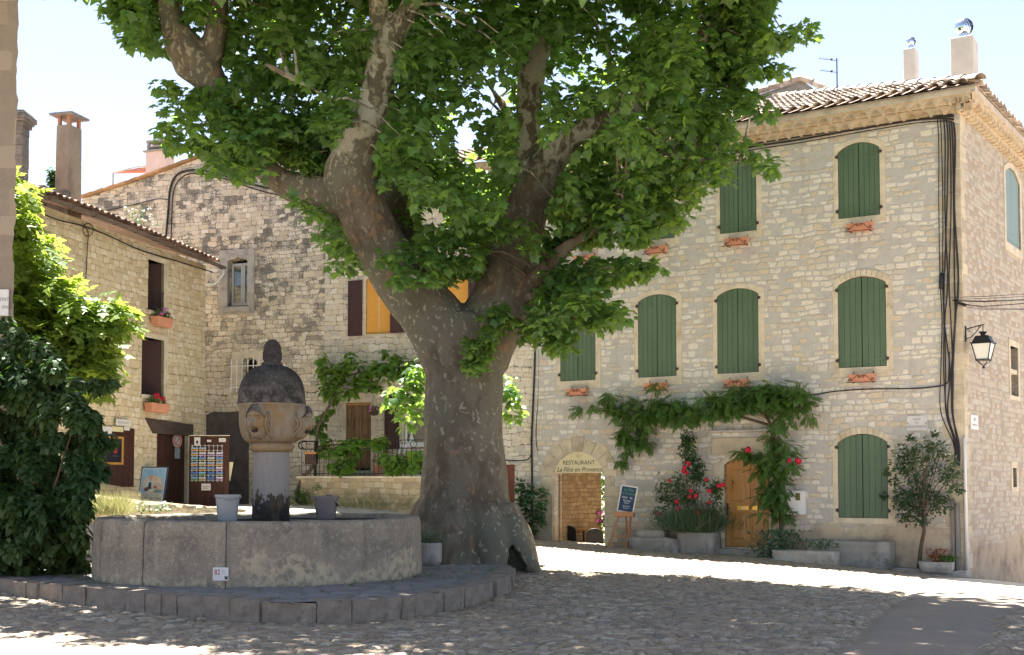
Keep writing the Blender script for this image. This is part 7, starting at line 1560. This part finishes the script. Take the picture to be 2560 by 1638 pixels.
for lab, x in (('small white flowering plant against the low wall left of the pair', 345), ('small white flowering plant against the low wall nearer the grey bucket', 385)):
    b0 = P(*v(x, 1192), 24.6); base = tuple(b0); cen = np.array([base]) + RNG.normal(0, .07, (5, 3)); o = plant('white_flower_plant', lab, 'plant', base, cen, np.full((5, 3), .10), 22, T_OVAL, (.04, .08), M['leaf_grey'], group='white flowers by the low wall'); blooms(o, [b0 + Vector((random.uniform(-.12, .12), -.1, random.uniform(-.05, .12))) for _ in range(9)], M['bloom_white'], .022, base)
# planter by the trunk
p = P(*v(1006, 1280), 20.0); pl2 = thing('stone_pot', 'squat stone pot with grey foliage between the basin and the trunk', 'planter', (p.x, 20.0, PLZ + .02)); o = MB().lathe([(.2, 0), (.23, .05), (.235, .33), (.22, .36), (.19, .36), (.18, .3), (0, .3)], 24).build('pot', M['concrete'], pl2, smooth=False)
n = 320; q = RNG.normal(0, .1, (n, 3)) * np.array([1, 1, .4]) + np.array([0, 0, .4]); leaf_mesh('foliage', T_BLADE, q, RNG.normal(0, .6, (n, 3)) + np.array([0, 0, .5]), rnd_dir(n), RNG.uniform(.12, .26, n), M['leaf_grey'], pl2, (0, 0, 0))
# ------------------------------------------------------------------ courtyard seen through the arch
c0 = FF.w(arch_rc[0] + 1.15, 4.2, .1); cen = np.array([tuple(FF.w(arch_rc[0] + random.uniform(.4, 3.2), random.uniform(3.4, 5.2), random.uniform(.4, 2.6))) for _ in range(60)] + [tuple(P(random.uniform(1500, 1535), y_, random.uniform(32.2, 33.4))) for y_ in np.linspace(1125, 1345, 44)])
plant('courtyard_bush', 'sunlit green bush in the courtyard behind the arch', 'bush', tuple(c0), cen, np.full((104, 3), .26), 26, T_OVAL, (.08, .15), M['leaf_wist'])
cw2 = MB(); cw2.box(-1.5, 5, 6.2, 6.5, -.5, 3.4); o = cw2.build('courtyard_wall', M['left'], None, FF.w(arch_rc[0], 0, 0), FF.ang); tag(o, 'pale stone wall at the back of the courtyard behind the arch', 'wall')
b0 = P(1512, 1302, 31.7); o = plant('oleander', 'pink flowering bush just inside the courtyard behind the arch', 'bush', tuple(b0), np.array([tuple(b0)]) + RNG.normal(0, .12, (8, 3)), np.full((8, 3), .14), 18, T_OVAL, (.06, .11), M['leaf_wist']); blooms(o, [b0 + Vector((random.uniform(-.25, .25), random.uniform(-.25, .1), random.uniform(-.25, .3))) for _ in range(14)], M['bloom_pink'], .06, tuple(b0))
def bistro(px, py, lab, fl=0):
    p = FF.at(px * K, py * K, -.9); t = thing('bistro_chair', lab, 'chair', (p.x, p.y, gzs(p.x, p.y) - .25), FF.ang + fl, 'dark bistro chairs in the passage'); mb = MB(); n = 16
    mb.tube([(-.2, 0, 0), (-.2, 0, .5)] + [(.2 * -math.cos(PI * k / n), 0, .5 + .13 * math.sin(PI * k / n)) for k in range(1, n)] + [(.2, 0, .5), (.2, 0, 0)], .014, 6); mb.build('back_frame', M['iron'], t, smooth=True)
    mb = MB(); mb.prism([(-.19, .22), (.19, .22), (.19, .5)] + [(.19 * math.cos(PI * k / 10), .5 + .12 * math.sin(PI * k / 10)) for k in range(1, 10)] + [(-.19, .5)], -.006, .006); mb.build('backrest', M['iron'], t); mb = MB(); mb.box(-.2, .2, .0, .4, .2, .225); mb.build('seat', M['iron'], t)
    for sx in (-.18, .18): MB().tube([(sx, .38, 0), (sx, .38, .2)], .014, 6).build('leg', M['iron'], t)
bistro(1337, 1275, 'dark round backed bistro chair on the left in the arch'); bistro(1398, 1275, 'dark round backed bistro chair on the right in the arch', .5)
p = FF.at(*v(1372, 1275), -1.5); tt = thing('bistro_table', 'small brown table between the chairs in the arch', 'table', (p.x, p.y, gzs(p.x, p.y) - .2), FF.ang); MB().box(-.32, .32, -.3, .3, .50, .53).build('table_top', M['oak'], tt); MB().tube([(0, 0, 0), (0, 0, .5)], .03, 8).build('pedestal', M['iron'], tt)
# far cypress tip beyond the left roof
base = tuple(P(*v(127, 470), 45)); cen = np.array([tuple(P((127 + random.uniform(-4, 4)) * K, y * K, 45)) for y in np.linspace(402, 470, 20)]); plant('cypress_tree', 'dark cypress tip showing behind the cottage chimney', 'tree', base, cen, np.full((20, 3), .2), 40, T_OVAL, (.10, .2), M['leaf_dark'], leafname='crown')
# weeds on the cottage roof
b0 = LL.w(-2.6, .3, ZL + .32); base = tuple(b0); cen = np.array([base]) + RNG.normal(0, .2, (10, 3)) + np.array([0, 0, .3]); o = plant('roof_weed', 'pale pinkish weed growing on the cottage roof edge', 'plant', base, cen, np.full((10, 3), .16), 18, T_OVAL, (.04, .08), M['leaf_grey']); blooms(o, [b0 + Vector((random.uniform(-.3, .3), random.uniform(-.2, .2), random.uniform(.3, .6))) for _ in range(10)], M['bloom_white'], .03, base)
# ------------------------------------------------------------------ grass and weeds between the stones
pts = []
def scatter(n, fx_, z_fn, s=.05):
    out = []
    for _ in range(n):
        x, y = fx_(); out.append((x, y, z_fn(x, y)))
    return out
kl = line[::3]
for _ in range(70):
    a = random.choice(kl); cx, cy = a[0] + random.uniform(-.05, .08), a[1] - random.uniform(.03, .12); z = gzs(cx, cy)
    for _ in range(random.choice([6, 10, 22])): pts.append((cx + random.gauss(0, .06), cy + random.gauss(0, .04), z))
for _ in range(60):
    an = random.uniform(-1.6, 1.6); r_ = R0 + abs(random.gauss(.03, .25)); cx, cy = FX + r_ * math.sin(an), FY - r_ * math.cos(an)
    for _ in range(random.choice([5, 12, 26])): pts.append((cx + random.gauss(0, .09), cy + random.gauss(0, .06), PLZ + .0))
for _ in range(40):
    cx, cy = random.uniform(-1.6, -.1), random.uniform(17, 20)
    for _ in range(18): pts.append((cx + random.gauss(0, .10), cy + random.gauss(0, .06), PLZ))
for _ in range(420):
    cx, cy = random.uniform(-4.8, 4.6), random.uniform(11.4, 18.5)
    if in_poly(np.array([cx]), np.array([cy]), po)[0] or road_d(np.array([cx]), np.array([cy]))[0] < .1: continue
    z = gzs(cx, cy)
    for _ in range(random.choice([3, 5, 9])): pts.append((cx + random.gauss(0, .05), cy + random.gauss(0, .04), z))
pts = np.array(pts); n = len(pts); go = leaf_mesh('grass', T_GRASS, pts, RNG.normal(0, .7, (n, 3)) + np.array([0, 0, .6]), rnd_dir(n), RNG.uniform(.04, .10, n), leaf_mat('short_grass', [(.05, .10, .02), (.09, .14, .03), (.14, .17, .05)], (.2, .3, .04), .3), None, (0, 14, 0))
tag(go, 'tufts of short grass and weeds between the stones', 'grass', kind='stuff')
